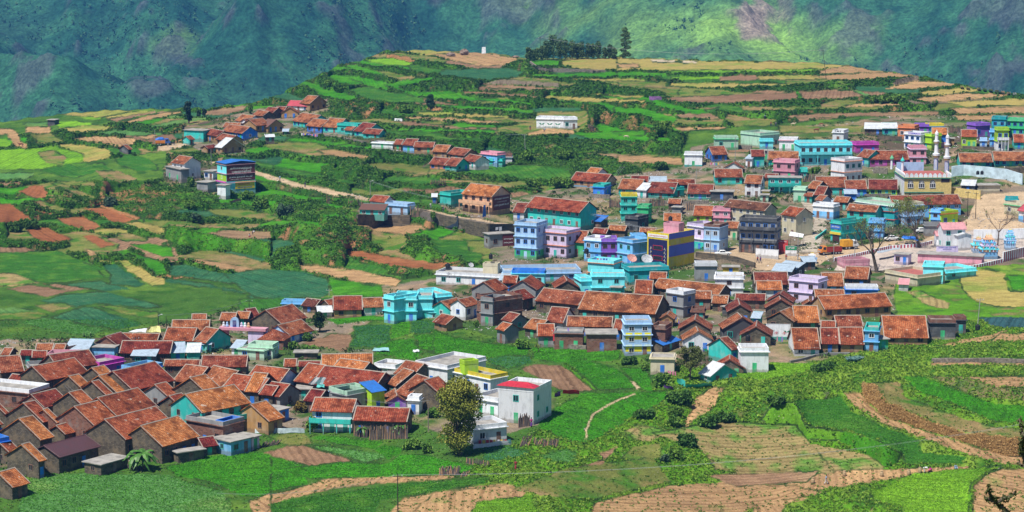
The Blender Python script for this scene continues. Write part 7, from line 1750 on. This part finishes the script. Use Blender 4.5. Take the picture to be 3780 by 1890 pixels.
# ---- cattle
def cow(label, c, x, y, rz, col, s=1.0, graze=True):
    P = hit(*ph(c, x, y)); root = empty('grazing_cow', P, rz); tag(root, label, 'cow', 'grazing animals'); z = 1.05; hx = (1.15, 0, .45) if graze else (1.2, 0, 1.35)
    V = [(-.7, 0, z), (0, 0, z - .03), (.6, 0, z + .03), (.95, 0, z - (.1 if graze else -.12)), hx, (hx[0] + .2, 0, hx[2] - .12)]; E = [(0, 1), (1, 2), (2, 3), (3, 4), (4, 5)]; Rr = [.26, .33, .30, .17, .12, .08]
    for sx, sy in ((-.62, .2), (-.62, -.2), (.6, .18), (.6, -.18)):
        n = len(V); k = .1 if sx < 0 else 0; V += [(sx, sy, .72), (sx + k * (1.2 if sx < 0 else 0) - .02, sy, .42), (sx, sy, .04)]; E += [(0 if sx < 0 else 2, n), (n, n + 1), (n + 1, n + 2)]; Rr += [.12, .06, .05]
    n = len(V); V += [(-.98, 0, .95), (-1.02, 0, .45)]; E += [(0, n), (n, n + 1)]; Rr += [.04, .03]; V = [(a * s, b * s, c_ * s) for a, b, c_ in V]; skin_obj('body', V, E, [r * s for r in Rr], col, root)
    q = MB()
    for sg in (-1, 1): q.tube([(hx[0] * s, sg * .08 * s, (hx[2] + .1) * s), ((hx[0] - .04) * s, sg * .2 * s, (hx[2] + .2) * s)], [.03, .008], 5)
    q.build('horns', PALEBARK, root)
CW = flat_mat('pale_hide', (.55, .45, .32), .9); CB = flat_mat('brown_hide', (.20, .07, .035), .9)
cow('cream cow grazing left of the brown one above the big cyan building', '10', 1358, 246, 0, CW, .85, False); cow('brown cow standing on the terrace above the big cyan building', '10', 1628, 244, 3.1, CB, .8); cow('reddish-brown animal just behind the initials house, below the brown cow', '10', 1580, 305, 0, CB, 1.0, False); cow('brown cow standing in the tan plot at the far left', '13', 200, 415, 3.1, CB, 1.0, False); cow('cream animal lying low on the grass right of the leaf-painted house', '15', 2428, 970, 0, CW, .9)
# ---- poles and wires
POLES = {}
def pole(id_, label, c, x, y, hgt, arms=1, lean=0, mat=None, lamp=False, r=.09):
    P = hit(*ph(c, x, y)); root = empty('utility_pole', P); tag(root, label, 'utility pole', 'poles of the village power line'); q = MB(); q.tube([(0, 0, -.4), (lean * .5, 0, hgt * .5), (lean, 0, hgt)], [r * 1.2, r, r * .75], 7); q.build('post', mat or WOOD, root)
    if arms:
        q = MB(); q.box(lean - .75, -.05, hgt - .45, lean + .75, .05, hgt - .35); ar = q.build('crossarm', mat or WOOD, root); q = MB()
        for xx in (-.7, 0, .7): q.cyl(lean + xx, 0, hgt - .345, hgt - .12, .05, .03, 6)
        q.build('insulators', wall_mat('wh'), ar)
    if lamp: q = MB(); q.tube([(lean, 0, hgt - .3), (lean + .7, -.3, hgt + .1)], .03, 5); q.box(lean + .6, -.42, hgt + .03, lean + 1.0, -.2, hgt + .13); q.build('street_lamp', wall_mat('wh'), root)
    POLES[id_] = P + Vector((lean, 0, hgt - .15))
DKW = flat_mat('dark_iron', (.03, .022, .02), .7); GPO = flat_mat('concrete_pole', (.34, .34, .33), .8)
PL = [('a', 'dark iron power pole at the bottom edge, left of centre', '4', 1466, 1400, 8.0, 1, 0, DKW), ('b', 'leaning dark pole on the left shoulder of the hilltop', '15', 152, 392, 5.4, 1, .9, DKW), ('c', 'dark pole left of the hilltop grove', '15', 1750, 345, 10.0, 1, -.2, DKW), ('d', 'tall leaning pole on the hilltop strips, upper right', '16', 1322, 395, 11.5, 1, -1.6, DKW),
      ('e', 'pale pole with stay wires by the cabbage plot at the right edge', '18', 2025, 795, 5.8, 1, .4, GPO), ('f', 'dark pole behind the village gateway', '1', 2372, 345, 5.0, 1, 0, DKW), ('g', 'pole with lamp at the field edge behind the yellow tarpaulin', '1', 1508, 450, 4.0, 0, 0, DKW, 1), ('h', 'plain pole right of the yellow tarpaulin', '1', 1583, 465, 3.9, 0, 0, DKW), ('i', 'pole rising behind the pale blue metal sheet in the left village', '1', 1293, 680, 4.2, 1, 0, DKW),
      ('j', 'pole with lamp above the tiled roofs left of centre of the left village', '1', 605, 1085, 3.4, 1, 0, GPO), ('k', 'pale pole before the long stone houses near the purple-brown roof', '2', 1155, 690, 4.2, 0, 0, GPO), ('l', 'thin dark pole left of the grey terrace house', '3', 702, 1062, 3.2, 1, 0, DKW), ('m', 'bare wooden pole left of the large round-crowned tree', '4', 1755, 530, 6.0, 0, 0, PALEBARK), ('n', 'pole behind the pair of houses left of the cyan house', '3', 812, 110, 1.8, 1, 0, GPO),
      ('o', 'whitish pole carrying many wires at the end of the long two-storey row', '7', 925, 590, 4.6, 1, 0, GPO), ('p', 'grey lamp post on the road right of the yellow building', '7', 2170, 905, 7.2, 1, 0, GPO), ('q', 'pole rising in front of the rear tiled roofs above the stairway', '8', 1085, 545, 4.8, 1, 0, DKW), ('r', 'pale pole in front of the notice board', '8', 425, 1185, 6.8, 0, 0, GPO), ('s', 'lamp post with curved arm at the temple side of the square', '8', 765, 1205, 4.8, 0, 0, GPO, 1), ('t', 'pale pole left of the gnarled temple tree', '8', 965, 1190, 5.6, 0, 0, GPO),
      ('u', 'pale pole right of the green-banded upper house', '10', 808, 560, 7.0, 0, 0, GPO), ('v', 'pole beside the arched-door turquoise house', '10', 1112, 640, 6.8, 0, 0, GPO), ('w', 'dark pole at the edge of the hill hamlet', '9', 1030, 465, 6.6, 1, 0, DKW), ('x', 'pole with lamp above the hill road, left of the roadside house', '9', 2027, 985, 4.6, 0, 0, GPO, 1), ('y', 'pole below the crumbling hamlet houses', '9', 515, 690, 5.2, 0, 0, GPO), ('z', 'thin pole on the slope right of the brown-topped white house', '11', 1698, 132, 5.2, 1, -.3, GPO),
      ('A', 'pole in front of the hamlet lane row', '9', 1390, 250, 2.2, 1, 0, GPO), ('B', 'pale pole behind the blue tarpaulined lorry', '13', 1475, 400, 5.4, 0, 0, GPO), ('C', 'left pole of the transformer pair by the temple road', '8', 2038, 765, 7.0, 1, 0, DKW), ('D', 'right pole of the transformer pair by the temple road', '8', 2115, 790, 7.4, 1, 0, DKW), ('E', 'dark pole on the right shoulder of the turquoise slope row', '7', 2035, 160, 3.6, 0, 0, GPO), ('F', 'dark wooden pole at the slope left of the turquoise slope row', '7', 1330, 150, 3.8, 1, 0, DKW)]
for a in PL: pole(a[0], a[1], a[2], a[3], a[4], a[5], a[6], a[7], a[8], len(a) > 9)
wires = MB()
def wire(label, a, b, sag=1.5, n=3, r=.018, mat=None):
    A, B = (POLES[q] if isinstance(q, str) else q for q in (a, b)); root = empty('power_line', A); tag(root, label, 'power line', 'overhead wires'); 
    for k in range(n):
        o = Vector(((k - (n - 1) / 2) * .55, 0, .08 * (k % 2))); q = MB(); pts = []
        for i in range(13): t = i / 12; p = A.lerp(B, t) - A + o; p.z -= sag * 4 * t * (1 - t); pts.append(p)
        q.tube(pts, r, 3); q.build('wire', mat or flat_mat('wire', (.35, .38, .42), .5), root)
LW = hit(*ph('4', -250, 1110), 7.0); RW = hit(*ph('14', 2700, 430), 8.0)
wire('wires from the bottom-edge pole running left across the green field', 'a', LW, 1.2, 3, .010); wire('wires from the bottom-edge pole running right over the fields', 'a', RW, 2.5, 3, .010); wire('wires from the many-wire pole toward the lilac and bright houses', 'o', 'p', 2.2, 4); wire('wires from the many-wire pole up to the slope pole', 'o', 'F', 1.5, 3)
wire('wires between the lamp pole over the hill road and the many-wire pole', 'x', 'o', 3.0, 2); wire('wires between the lower hillside pole and the lane row pole', 'z', 'A', 3, 2); wire('wires from gateway pole to the tarpaulin poles', 'f', 'g', 1.0, 2); wire('wires over the left village roofs from the sheet pole', 'i', 'j', 1.0, 2); wire('wires from the long stone houses toward the roof pole', 'k', 'j', .8, 2)
wire('wires from the wooden pole by the round tree to the terrace pole', 'm', 'l', 2.0, 2); wire('wires from the grove pole to the leaning hilltop pole', 'c', 'd', 4.0, 3)
# ---- tanks, dishes
def tank(label, c, x, y, h0, r=.6, hh=1.3):
    U, V = ph(c, x, y); P = hit(U, V, h0); root = empty('water_tank', P); tag(root, label, 'water tank', 'black roof water tanks'); q = MB(); q.lathe(0, 0, [(r, 0), (r, hh * .3), (r * .97, hh * .33), (r, hh * .36), (r, hh * .66), (r * .97, hh * .69), (r, hh * .72), (r, hh * .82), (r * .55, hh * .95), (r * .3, hh)], 12); q.build('shell', BLACKP, root, True); q = MB(); q.cyl(0, 0, hh, hh + .1, r * .3, n=10); q.build('lid', BLACKP, root)
tank('black water tank at the left end of the grey-topped terrace building', '5', 137, 105, 2.8); tank('black water tank on the cream tank room', '5', 545, 14, 5.3, .5); tank('black water tank on the pink roof room', '7', 1790, 558, 10.2, .55); tank('black water tank on the white cube-like house', '6', 672, 925, 4.3, .5); tank('black water tank at the back corner of the big cyan house', '3', 1873, 222, 2.2, .6); tank('black water tank on the slab by the pale pole at the right edge', '18', 2025, 860, .1, .55, 1.1)
tank('left of two black tanks on the blue-white compound', '17', 1843, 1135, 1.4, .5, 1.1); tank('right of two black tanks on the blue-white compound', '17', 1910, 1135, 1.4, .5, 1.1); tank('black water tank by the roof before the joined bright houses', '7', 992, 865, 2.6, .6)
def dish(label, c, x, y, h0, r, az, mat):
    P = hit(*ph(c, x, y), h0); root = empty('satellite_dish', P, az); tag(root, label, 'satellite dish', 'satellite dishes'); q = MB(); q.cyl(0, 0, -.3, r * .9, .05 + r * .03, n=6); q.build('mast', DKW, root); q = MB(); n = 16; m = 4
    def D(i, k): rr_ = r * i / m; a = 6.283 * k / n; return Vector((rr_ * math.cos(a), -.25 * r + .28 * r * (i / m) ** 2 * -1 + .28 * r, rr_ * math.sin(a)))
    Rm = Matrix.Rotation(R(-48), 4, 'X')
    for i in range(m):
        for k in range(n): q.quad(*(Rm @ p + Vector((0, 0, r * .95)) for p in (D(i, k), D(i, k + 1), D(i + 1, k + 1), D(i + 1, k))))
    q.build('reflector', mat, root, True); q = MB(); tip = Rm @ Vector((0, -.75 * r, 0)) + Vector((0, 0, r * .95))
    for k in range(3): q.tube([Rm @ D(m, k * 5) + Vector((0, 0, r * .95)), tip], .025, 4)
    q.build('feed_arm', DKW, root)
DW = flat_mat('dish_white', (.45, .47, .50), .6, .3)
dish('large white mesh satellite dish on the teal roof', '7', 1565, 975, 3.1, 1.45, R(10), DW); dish('pinkish rusty satellite dish left of the large white one', '7', 1420, 960, 3.1, 1.3, R(25), flat_mat('dish_rust', (.62, .30, .25), .6)); dish('small white dish on the grey-topped terrace building', '5', 357, 100, 2.7, .7, R(20), DW); dish('small white dish at the front left corner of the long terrace building', '5', 152, 185, 2.5, .6, R(20), DW)
dish('small dish at the wall between pale ochre hillside houses', '11', 822, 135, 2.0, .45, R(10), DW); dish('twin loudspeaker-like dish on a mast above the very long tiled house', '3', 1035, 880, 3.4, .5, R(0), DW)
# ---- cloth, tarps
def cloth(label, c, pts, mat, h=0.0, name='tarpaulin', hs=None, cat='tarpaulin'):
    """a sagging sheet with its corners at measured points, h metres above the ground there"""
    hs = hs or [h] * 4; P = [hit(*ph(c, x, y), hs[i]) for i, (x, y) in enumerate(pts)]; root = P[0].copy(); n = 7; V = []; 
    for i in range(n + 1):
        for j in range(n + 1):
            u, v = i / n, j / n; p = P[0].lerp(P[1], u).lerp(P[3].lerp(P[2], u), v); p.z += .10 * math.sin(7 * u + 3) * math.sin(6 * v + 1) + rr.uniform(-.04, .04); p.y += .08 * math.sin(11 * u); V.append(p - root)
    F_ = [(i * (n + 1) + j, (i + 1) * (n + 1) + j, (i + 1) * (n + 1) + j + 1, i * (n + 1) + j + 1) for i in range(n) for j in range(n)]; V2 = [v - Vector((0, -.01, .035)) for v in V]; m = len(V)
    o = mesh_obj(name, [tuple(v) for v in V + V2], F_ + [tuple(a + m for a in f[::-1]) for f in F_], mat); o.location = root; return tag(o, label, cat)
CY, CB_, CT, CR_, CP, CWh, CGn = flat_mat('tarp_yellow', (.80, .78, .30), .8), flat_mat('tarp_blue', (.03, .18, .65), .6), flat_mat('net_teal', (.05, .50, .45), .8), flat_mat('cloth_scarlet', (.62, .02, .03), .8), flat_mat('cloth_purple', (.22, .05, .35), .8), flat_mat('sheet_white', (.7, .73, .76), .8), flat_mat('sheet_aqua', (.10, .50, .46), .8)
cloth('pale yellow tarpaulin over a roof at the field edge of the left village', '1', [(1390, 450), (1530, 455), (1520, 395), (1420, 400)], CY, 2.6, hs=[2.2, 2.2, 3.4, 3.4]); cloth('crumpled blue and white sheet left of the yellow tarpaulin', '1', [(1225, 448), (1385, 455), (1400, 415), (1300, 425)], CWh, 2.2)
cloth('large white sheet lying on the very long tiled house', '3', [(612, 945), (745, 948), (785, 885), (680, 880)], CWh, 0, hs=[3.5, 3.5, 5.0, 5.0]); cloth('aqua sheet lying right of the large white sheet', '3', [(690, 975), (765, 980), (768, 948), (700, 944)], CGn, 3.3)
cloth('light blue sheet awning left of the grey terrace house', '3', [(740, 1062), (850, 1060), (940, 1012), (830, 992)], flat_mat('sheet_lightblue', (.22, .45, .70), .6), 0, hs=[2.2, 2.4, 3.4, 3.4]); cloth('red cloth fence beside the bare brown plot', '12', [(762, 550), (925, 552), (920, 516), (772, 512)], CR_, 0, 'cloth_fence', [0.0, 0.0, .9, .9], 'cloth fence'); cloth('purple cloth fence left of the red one', '12', [(685, 578), (745, 565), (742, 525), (690, 545)], CP, 0, 'cloth_fence', [0, 0, .9, .9], 'cloth fence')
cloth('teal netting draped along the garden, left part', '12', [(1850, 440), (1930, 490), (1930, 425), (1850, 395)], CT, 0, 'net_fence', [0, 0, 1.2, 1.2], 'net fence'); cloth('teal netting draped along the garden, long right part', '12', [(1935, 500), (2190, 480), (2185, 450), (1940, 460)], CT, 0, 'net_fence', [0, 0, 1.0, 1.0], 'net fence'); cloth('purple cloth hung on the hedge below the netting', '12', [(1725, 500), (1820, 515), (1815, 485), (1728, 462)], CP, 0, 'hung_cloth', [0, 0, .9, .9], 'cloth')
cloth('pink cloth fence ending at the bush below the hill road', '9', [(690, 1060), (805, 1035), (790, 1010), (690, 1035)], flat_mat('cloth_pink', (.60, .20, .20), .8), 0, 'cloth_fence', [0, 0, .9, .9], 'cloth fence'); cloth('dark tarpaulin hanging over the retaining wall', '11', [(930, 870), (1060, 880), (1060, 765), (1000, 800)], flat_mat('tarp_dark', (.02, .035, .06), .6), 0, hs=[.3, .3, 2.6, 2.4]); cloth('blue sheet hung before the peach house', '11', [(1290, 775), (1325, 770), (1320, 660), (1300, 665)], CB_, 0, hs=[.2, .2, 3.6, 3.6])
cloth('white cloth fence on the terrace left of the pale strip fields', '15', [(592, 828), (655, 832), (655, 812), (595, 808)], CWh, 0, 'cloth_fence', [0, 0, .9, .9], 'cloth fence'); cloth('violet cloth fence at the left end of the long brown hilltop strip', '16', [(200, 532), (280, 530), (278, 510), (200, 505)], flat_mat('cloth_violet', (.45, .18, .55), .8), 0, 'cloth_fence', [0, 0, 1.6, 1.6], 'cloth fence'); cloth('blue plastic patch on the low tiled house, bottom-left corner', '2', [(75, 925), (160, 960), (150, 905), (95, 895)], CB_, 0, hs=[3.1, 2.9, 3.5, 3.6])
cloth('aqua crop cover rolled at the cabbage plot edge', '3', [(1222, 630), (1385, 632), (1375, 598), (1240, 602)], flat_mat('cover_aqua', (.25, .50, .52), .8), .3); cloth('white sheet by the green field right of the cover', '3', [(1605, 640), (1668, 640), (1668, 618), (1610, 620)], CWh, .2); cloth('grey-white plastic fence in front of the mud house, left lower village', '4', [(105, 540), (245, 542), (245, 465), (108, 462)], flat_mat('plastic_grey', (.42, .52, .56), .6), 0, 'plastic_fence', [0, 0, 1.3, 1.3], 'plastic fence')
cloth('torn plastic fence continuing right before the mud house', '4', [(250, 540), (580, 535), (575, 490), (255, 490)], MATS['plastic_grey'], 0, 'plastic_fence', [0, 0, .9, .9], 'plastic fence'); cloth('white and blue plastic at the foot of the low white house', '4', [(2180, 690), (2545, 645), (2545, 605), (2185, 645)], CWh, 0, 'plastic_fence', [0, 0, .8, .8], 'plastic fence')
for i in range(9):
    x = 2170 + i * 38 + (30 if i > 1 else 0); y = 452 + i * 5.5; cloth(['first', 'second', 'third', 'fourth', 'fifth', 'sixth', 'seventh', 'eighth', 'last'][i] + ' white cloth from the left of the ridge-edge fence, upper right', '16', [(x, y + 2), (x + 26, y + 6), (x + 25, y - 10), (x + 3, y - 14)], CWh, 0, 'cloth_fence', [0, 0, 1.5, 1.6], 'cloth fence')['group'] = 'white cloths of the ridge fence'
# ---- timber piles, fences
def pile(label, c, x0, y0, x1, y1, hgt, n=40, lean=.25, mat=None, name='timber_pile', cat='timber pile'):
    A, B = hit(*ph(c, x0, y0)), hit(*ph(c, x1, y1)); root = empty(name, A); tag(root, label, cat, kind='thing'); q = MB(); m2 = MB()
    for i in range(n):
        t = (i + rr.random()) / n; p = A.lerp(B, t) - A; h_ = hgt * rr.uniform(.6, 1.1); l_ = lean * rr.uniform(-.6, 1.4) * h_; (q if i % 4 else m2).tube([p + Vector((0, -.3, -.2)), p + Vector((l_, rr.uniform(0, .5), h_))], [.11, .07], 5)
    q.build('logs', mat or flat_mat('weathered_timber', (.10, .08, .075), .9, .5), root); m2.build('fresh_logs', flat_mat('fresh_timber', (.34, .20, .11), .9, .4), root)
pile('row of upright timber slabs leaning on the long orange-tiled house', '4', 1190, 600, 1560, 590, 2.5, 60, .05); pile('shorter row of upright timbers at the left end of the same house', '4', 1045, 560, 1180, 580, 2.0, 20, .05); pile('tall bundle of dark timber against the tall white house', '12', 345, 870, 450, 855, 2.3, 34, .02); pile('slanting timber stack near the white plastic by the green field', '12', 490, 1050, 715, 1060, 1.5, 50, .5); pile('slanting timber stack left of the other one below the white house', '12', 350, 1055, 430, 1060, 2.0, 22, .6)
pile('dark brushwood heap above the tan strip, bottom centre', '4', 1860, 935, 2050, 930, 1.4, 70, .4); pile('small brushwood tail right of the dark heap', '4', 2060, 950, 2130, 940, .7, 24, .6); pile('old timber heap beside the bright blue house', '4', 160, 670, 320, 640, .8, 30, 1.3); pile('upright timbers beside the hill road, left of the roadside house', '9', 1820, 1085, 1950, 1095, 2.4, 26, .12); pile('small leaning timbers left of those by the hill road', '9', 1610, 1050, 1655, 1055, 2.4, 9, .3); pile('upright timbers right of the small roadside house', '9', 2410, 1180, 2490, 1180, 2.8, 18, .1)
pile('dark timber wall left of the tall narrow turquoise house', '7', 1205, 425, 1325, 430, 2.6, 34, .03); pile('timber row right of the tall narrow turquoise house', '7', 1585, 415, 1735, 410, 2.2, 32, .03); pile('timber bundle below the right end of the turquoise row', '7', 1940, 455, 2020, 455, 2.3, 18, .03); pile('timber fan right of the shops below the pink house', '8', 470, 440, 580, 430, 2.2, 28, .35); pile('pinkish upright timbers right of the leaf-painted white house', '15', 2125, 900, 2172, 900, 2.0, 12, .12); pile('upright timbers with white cloth above the turquoise brick house', '11', 800, 470, 940, 468, 1.5, 26, .05)
pile('bare stick fence behind the lime house at the upper right', '17', 1385, 470, 1600, 475, 2.2, 40, .05, name='stick_fence', cat='fence'); pile('thin stick fence at the lower edge of the green field', '4', 2110, 820, 2330, 860, 1.0, 26, .05, name='stick_fence', cat='fence'); pile('roof-like log heap beside the large banana plant', '2', 1220, 880, 1350, 905, .9, 16, 1.5)
# ---- rocks, tent, sacks
def rock(label, c, x, y, w, hh):
    P = hit(*ph(c, x, y)); s = 1 / (CR[c][2] * F / P.y); w *= s; hh *= s; V = []; Fc = []; n = 14; m = 7
    for i in range(m + 1):
        for k in range(n): a = 6.283 * k / n; f = math.pi * i / m; j = 1 + .16 * math.sin(3 * a + 2 * i) + rr.uniform(-.1, .1); V.append((w / 2 * math.sin(f) * math.cos(a) * j, w * .4 * math.sin(f) * math.sin(a) * j, hh * (.42 + .58 * math.cos(f)) * (1 + .15 * math.sin(2 * a))))
    for i in range(m):
        for k in range(n): Fc.append((i * n + k, (i + 1) * n + k, (i + 1) * n + (k + 1) % n, i * n + (k + 1) % n))
    o = mesh_obj('boulder', V, Fc, flat_mat('granite', (.26, .19, .15), .9, .5, sc=.8)); o.location = P; return tag(o, label, 'boulder')
rock('large brown boulder on the tan hilltop field', '15', 1147, 306, 72, 44); rock('smaller mossy boulder left of the large one on the hilltop', '15', 1038, 318, 76, 30); rock('pale rock at the right end of the hilltop field', '15', 1555, 318, 60, 14)
P = hit(*ph('15', 1298, 290)); root = empty('shelter', P, .3); tag(root, 'tiny white tilted shelter on the hilltop field', 'shelter', kind='thing'); q = MB(); q.quad((-1, -.5, 0), (1, -.5, 0), (1.2, .7, 2.9), (-.5, .7, 2.9)); q.quad((1, -.45, 0), (-1, -.45, 0), (-.5, .75, 2.9), (1.2, .75, 2.9)); q.build('sheet', CWh, root); q = MB(); q.tube([(.9, 1.6, -.2), (.9, .7, 2.7)], .05, 5); q.tube([(-.4, 1.6, -.2), (-.4, .7, 2.7)], .05, 5); q.build('post', WOOD, root)
SK = flat_mat('jute_sack', (.42, .30, .17), .9)
for i, (x, y) in enumerate([(568, 1015), (868, 945), (1222, 950), (1480, 935), (1585, 915)]):
    P = hit(*ph('14', x, y)); q = MB(); q.lathe(0, 0, [(.02, 0), (.3, .02), (.36, .3), (.32, .7), (.2, .85), (.26, .98), (.05, .95)], 10); o = q.build('produce_sack', SK, None, True); o.location = P; tag(o, ['leftmost', 'second', 'third', 'fourth', 'rightmost'][i] + ' upright produce sack in the dug field, lower right', 'sack', 'sacks of produce')
# market stall roofs at the square
cloth('blue market awning under the gnarled tree', '8', [(1410, 975), (1570, 1000), (1560, 965), (1430, 950)], CB_, 2.2, 'awning', None, 'awning')
cloth('long grey sheet awning beside the red lorry road', '8', [(1180, 1120), (1390, 1080), (1400, 1062), (1180, 1100)], flat_mat('sheet_grey', (.4, .46, .52), .6), 2.0, 'awning', None, 'awning')
# ---- washing lines and drums
CLO = [flat_mat('wash_%s' % n_, c_, .9) for n_, c_ in (('red', (.55, .03, .05)), ('blue', (.05, .12, .5)), ('white', (.72, .73, .76)), ('pink', (.65, .2, .35)), ('teal', (.05, .35, .35)), ('yellow', (.7, .5, .08)), ('violet', (.3, .2, .6)))]
def laundry(label, c, x1, y1, x2, y2, h, n=7, ln=.8, pick=None):
    A = hit(*ph(c, x1, y1), h); B = hit_z(*ph(c, x2, y2), A.z); root = empty('washing_line', A); tag(root, label, 'washing', 'washing hung out in the village'); q = MB(); B -= A; q.tube([(0, 0, 0), B * .5 - Vector((0, 0, .15)), B], .015, 3); q.build('rope', DKW, root)
    for i in range(n):
        t0 = (i + .1) / n; t1 = (i + rr.uniform(.6, .95)) / n; p0, p1 = B * t0 - Vector((0, .1, .1)), B * t1 - Vector((0, .1, .1)); d = ln * rr.uniform(.6, 1.2); q = MB(); o = Vector((rr.uniform(-.08, .08), rr.uniform(-.15, .02), -d)); q.quad(p0 + o, p1 + o * .95, p1, p0); e = Vector((0, .03, 0)); q.quad(p1 + o * .95 + e, p0 + o + e, p0 + e, p1 + e); q.build('garment', CLO[(pick if pick is not None else rr.randrange(7))], root)
for a in [('white and pink washing under the eave left of the magenta house', '1', 725, 868, 800, 872, 2.2, 4), ('pale blue garments hung on the blue gable, left village', '3', 435, 880, 545, 870, 3.2, 4, 1.3, 2), ('row of dark and pink washing before the low white house', '4', 2230, 600, 2540, 590, 1.2, 9, .7), ('long red cloth hung on the flat brick house corner', '5', 1135, 680, 1158, 682, 4.0, 1, 2.6, 0), ('long violet cloth hung in the middle of the flat brick house', '5', 1272, 665, 1296, 666, 4.2, 1, 2.8, 6),
          ('long maroon and violet cloths down the lilac-white house', '6', 1155, 330, 1270, 340, 5.6, 3, 3.2, 6), ('red and blue washing by the small white slope house', '10', 570, 590, 655, 590, 1.8, 7, .9), ('washing on the orange hamlet gable', '9', 1210, 205, 1300, 208, 1.4, 5, .6), ('dense dark washing in front of the hamlet lane', '9', 1370, 385, 1530, 400, 1.8, 10, .8), ('two white sheets on the roof of the concrete porch house', '7', 125, 612, 192, 605, 4.6, 2, 1.1, 2),
          ('washing hung in the upper right teal balcony', '17', 2090, 275, 2240, 280, 5.4, 5, 1.2), ('washing on the roof behind the cyan stepped house', '7', 1060, 905, 1200, 908, 5.6, 5, .8), ('mixed washing left of the pink stall at the painted wall', '6', 945, 880, 1005, 880, 1.5, 4, 1.1), ('white garments by the wall right of the tall white house', '8', 1035, 245, 1085, 246, 1.4, 4, 1.0, 2), ('green and violet washing near the little gable behind the brick house', '5', 2290, 540, 2350, 620, 2.2, 5, .8), ('pink and white washing by the dead shrub at the dark hedge', '12', 1760, 325, 1850, 335, 1.2, 4, .8, 3)]: laundry(*a)
def drum(label, c, x, y): P = hit(*ph(c, x, y)); root = empty('drum', P); tag(root, label, 'drum', 'blue plastic drums'); q = MB(); q.lathe(0, 0, [(.3, 0), (.33, .1), (.3, .3), (.33, .55), (.3, .8), (.32, .95), (.2, 1.0), (.001, 1.0)], 10); q.build('barrel', CB_, root, True); q = MB(); q.cyl(0, 0, .95, 1.03, .24, n=10); q.build('lid', BLACKP, root)
for a in [('blue drum at the head of the lane by the pale green house', '10', 1380, 915), ('blue drum by the shops below the pink house', '10', 1172, 875), ('blue drum below the white balcony house', '10', 915, 888), ('blue drum at the right sheet-roofed building near the top', '10', 2318, 325), ('blue drum by the upper stair flight house', '8', 608, 735), ('blue drum at the tall narrow turquoise house', '7', 1360, 545)]: drum(*a)
# ---- the twig tips of a young conifer growing on the near slope, below the camera
def near_pt(x, y, yd): U, V = ph('14', x, y); return Vector((float(xof(U, V, yd)), yd, H - yd * float(tand(V))))
def sapling(label, yd, chains, foot):
    P0 = near_pt(*chains[0][0], yd); base = Vector((P0.x + foot, yd + .1, 80.5)); root = empty('young_conifer', base); tag(root, label, 'young conifer'); q = MB(); tp = P0 - base
    q.tube([(0, 0, -1.5), (foot * -.2, 0, tp.z * .5), tp], [.07, .045, .014], 7); q.build('trunk', BARK, root); C_ = []
    for ch in chains:
        pts = [near_pt(x, y, yd) - base + Vector((0, rr.uniform(-.05, .05), 0)) for x, y in ch]; q = MB(); q.tube(pts, [.012 - .008 * i / len(pts) for i in range(len(pts))], 5); br = q.build('branch', BARK, root)
        for a, b in zip(pts[:-1], pts[1:]):
            k = max(6, int((b - a).length / .0022)); C_ += [tuple(a.lerp(b, rr.random()) + Vector((rr.gauss(0, .009), rr.gauss(0, .012), rr.gauss(0, .009)))) for _ in range(k)]
    n = len(C_); v, f, cc = leaves(np.array(C_), np.full(n, .007), np.array([.03, .045, .015]) + npr.rand(n, 1) * np.array([.05, .05, .015]), 0, 1.8); mesh_obj('needles', v, f, leaf_mat('leaves'), root, colors=cc)
sapling('dark out-of-focus conifer twig at the bottom right corner, close to the camera', 12.0, [[(2440, 1340), (2390, 1275), (2310, 1190), (2250, 1120), (2228, 1045)], [(2330, 1210), (2390, 1160), (2440, 1120), (2482, 1092)], [(2310, 1190), (2265, 1180), (2228, 1172)]], .3)
sapling('dark conifer branch tips touching the right edge, close to the camera', 12.6, [[(2640, 900), (2590, 800), (2565, 700), (2560, 560), (2545, 420)], [(2575, 740), (2540, 690), (2535, 640)], [(2600, 850), (2555, 850), (2530, 830)]], .5)
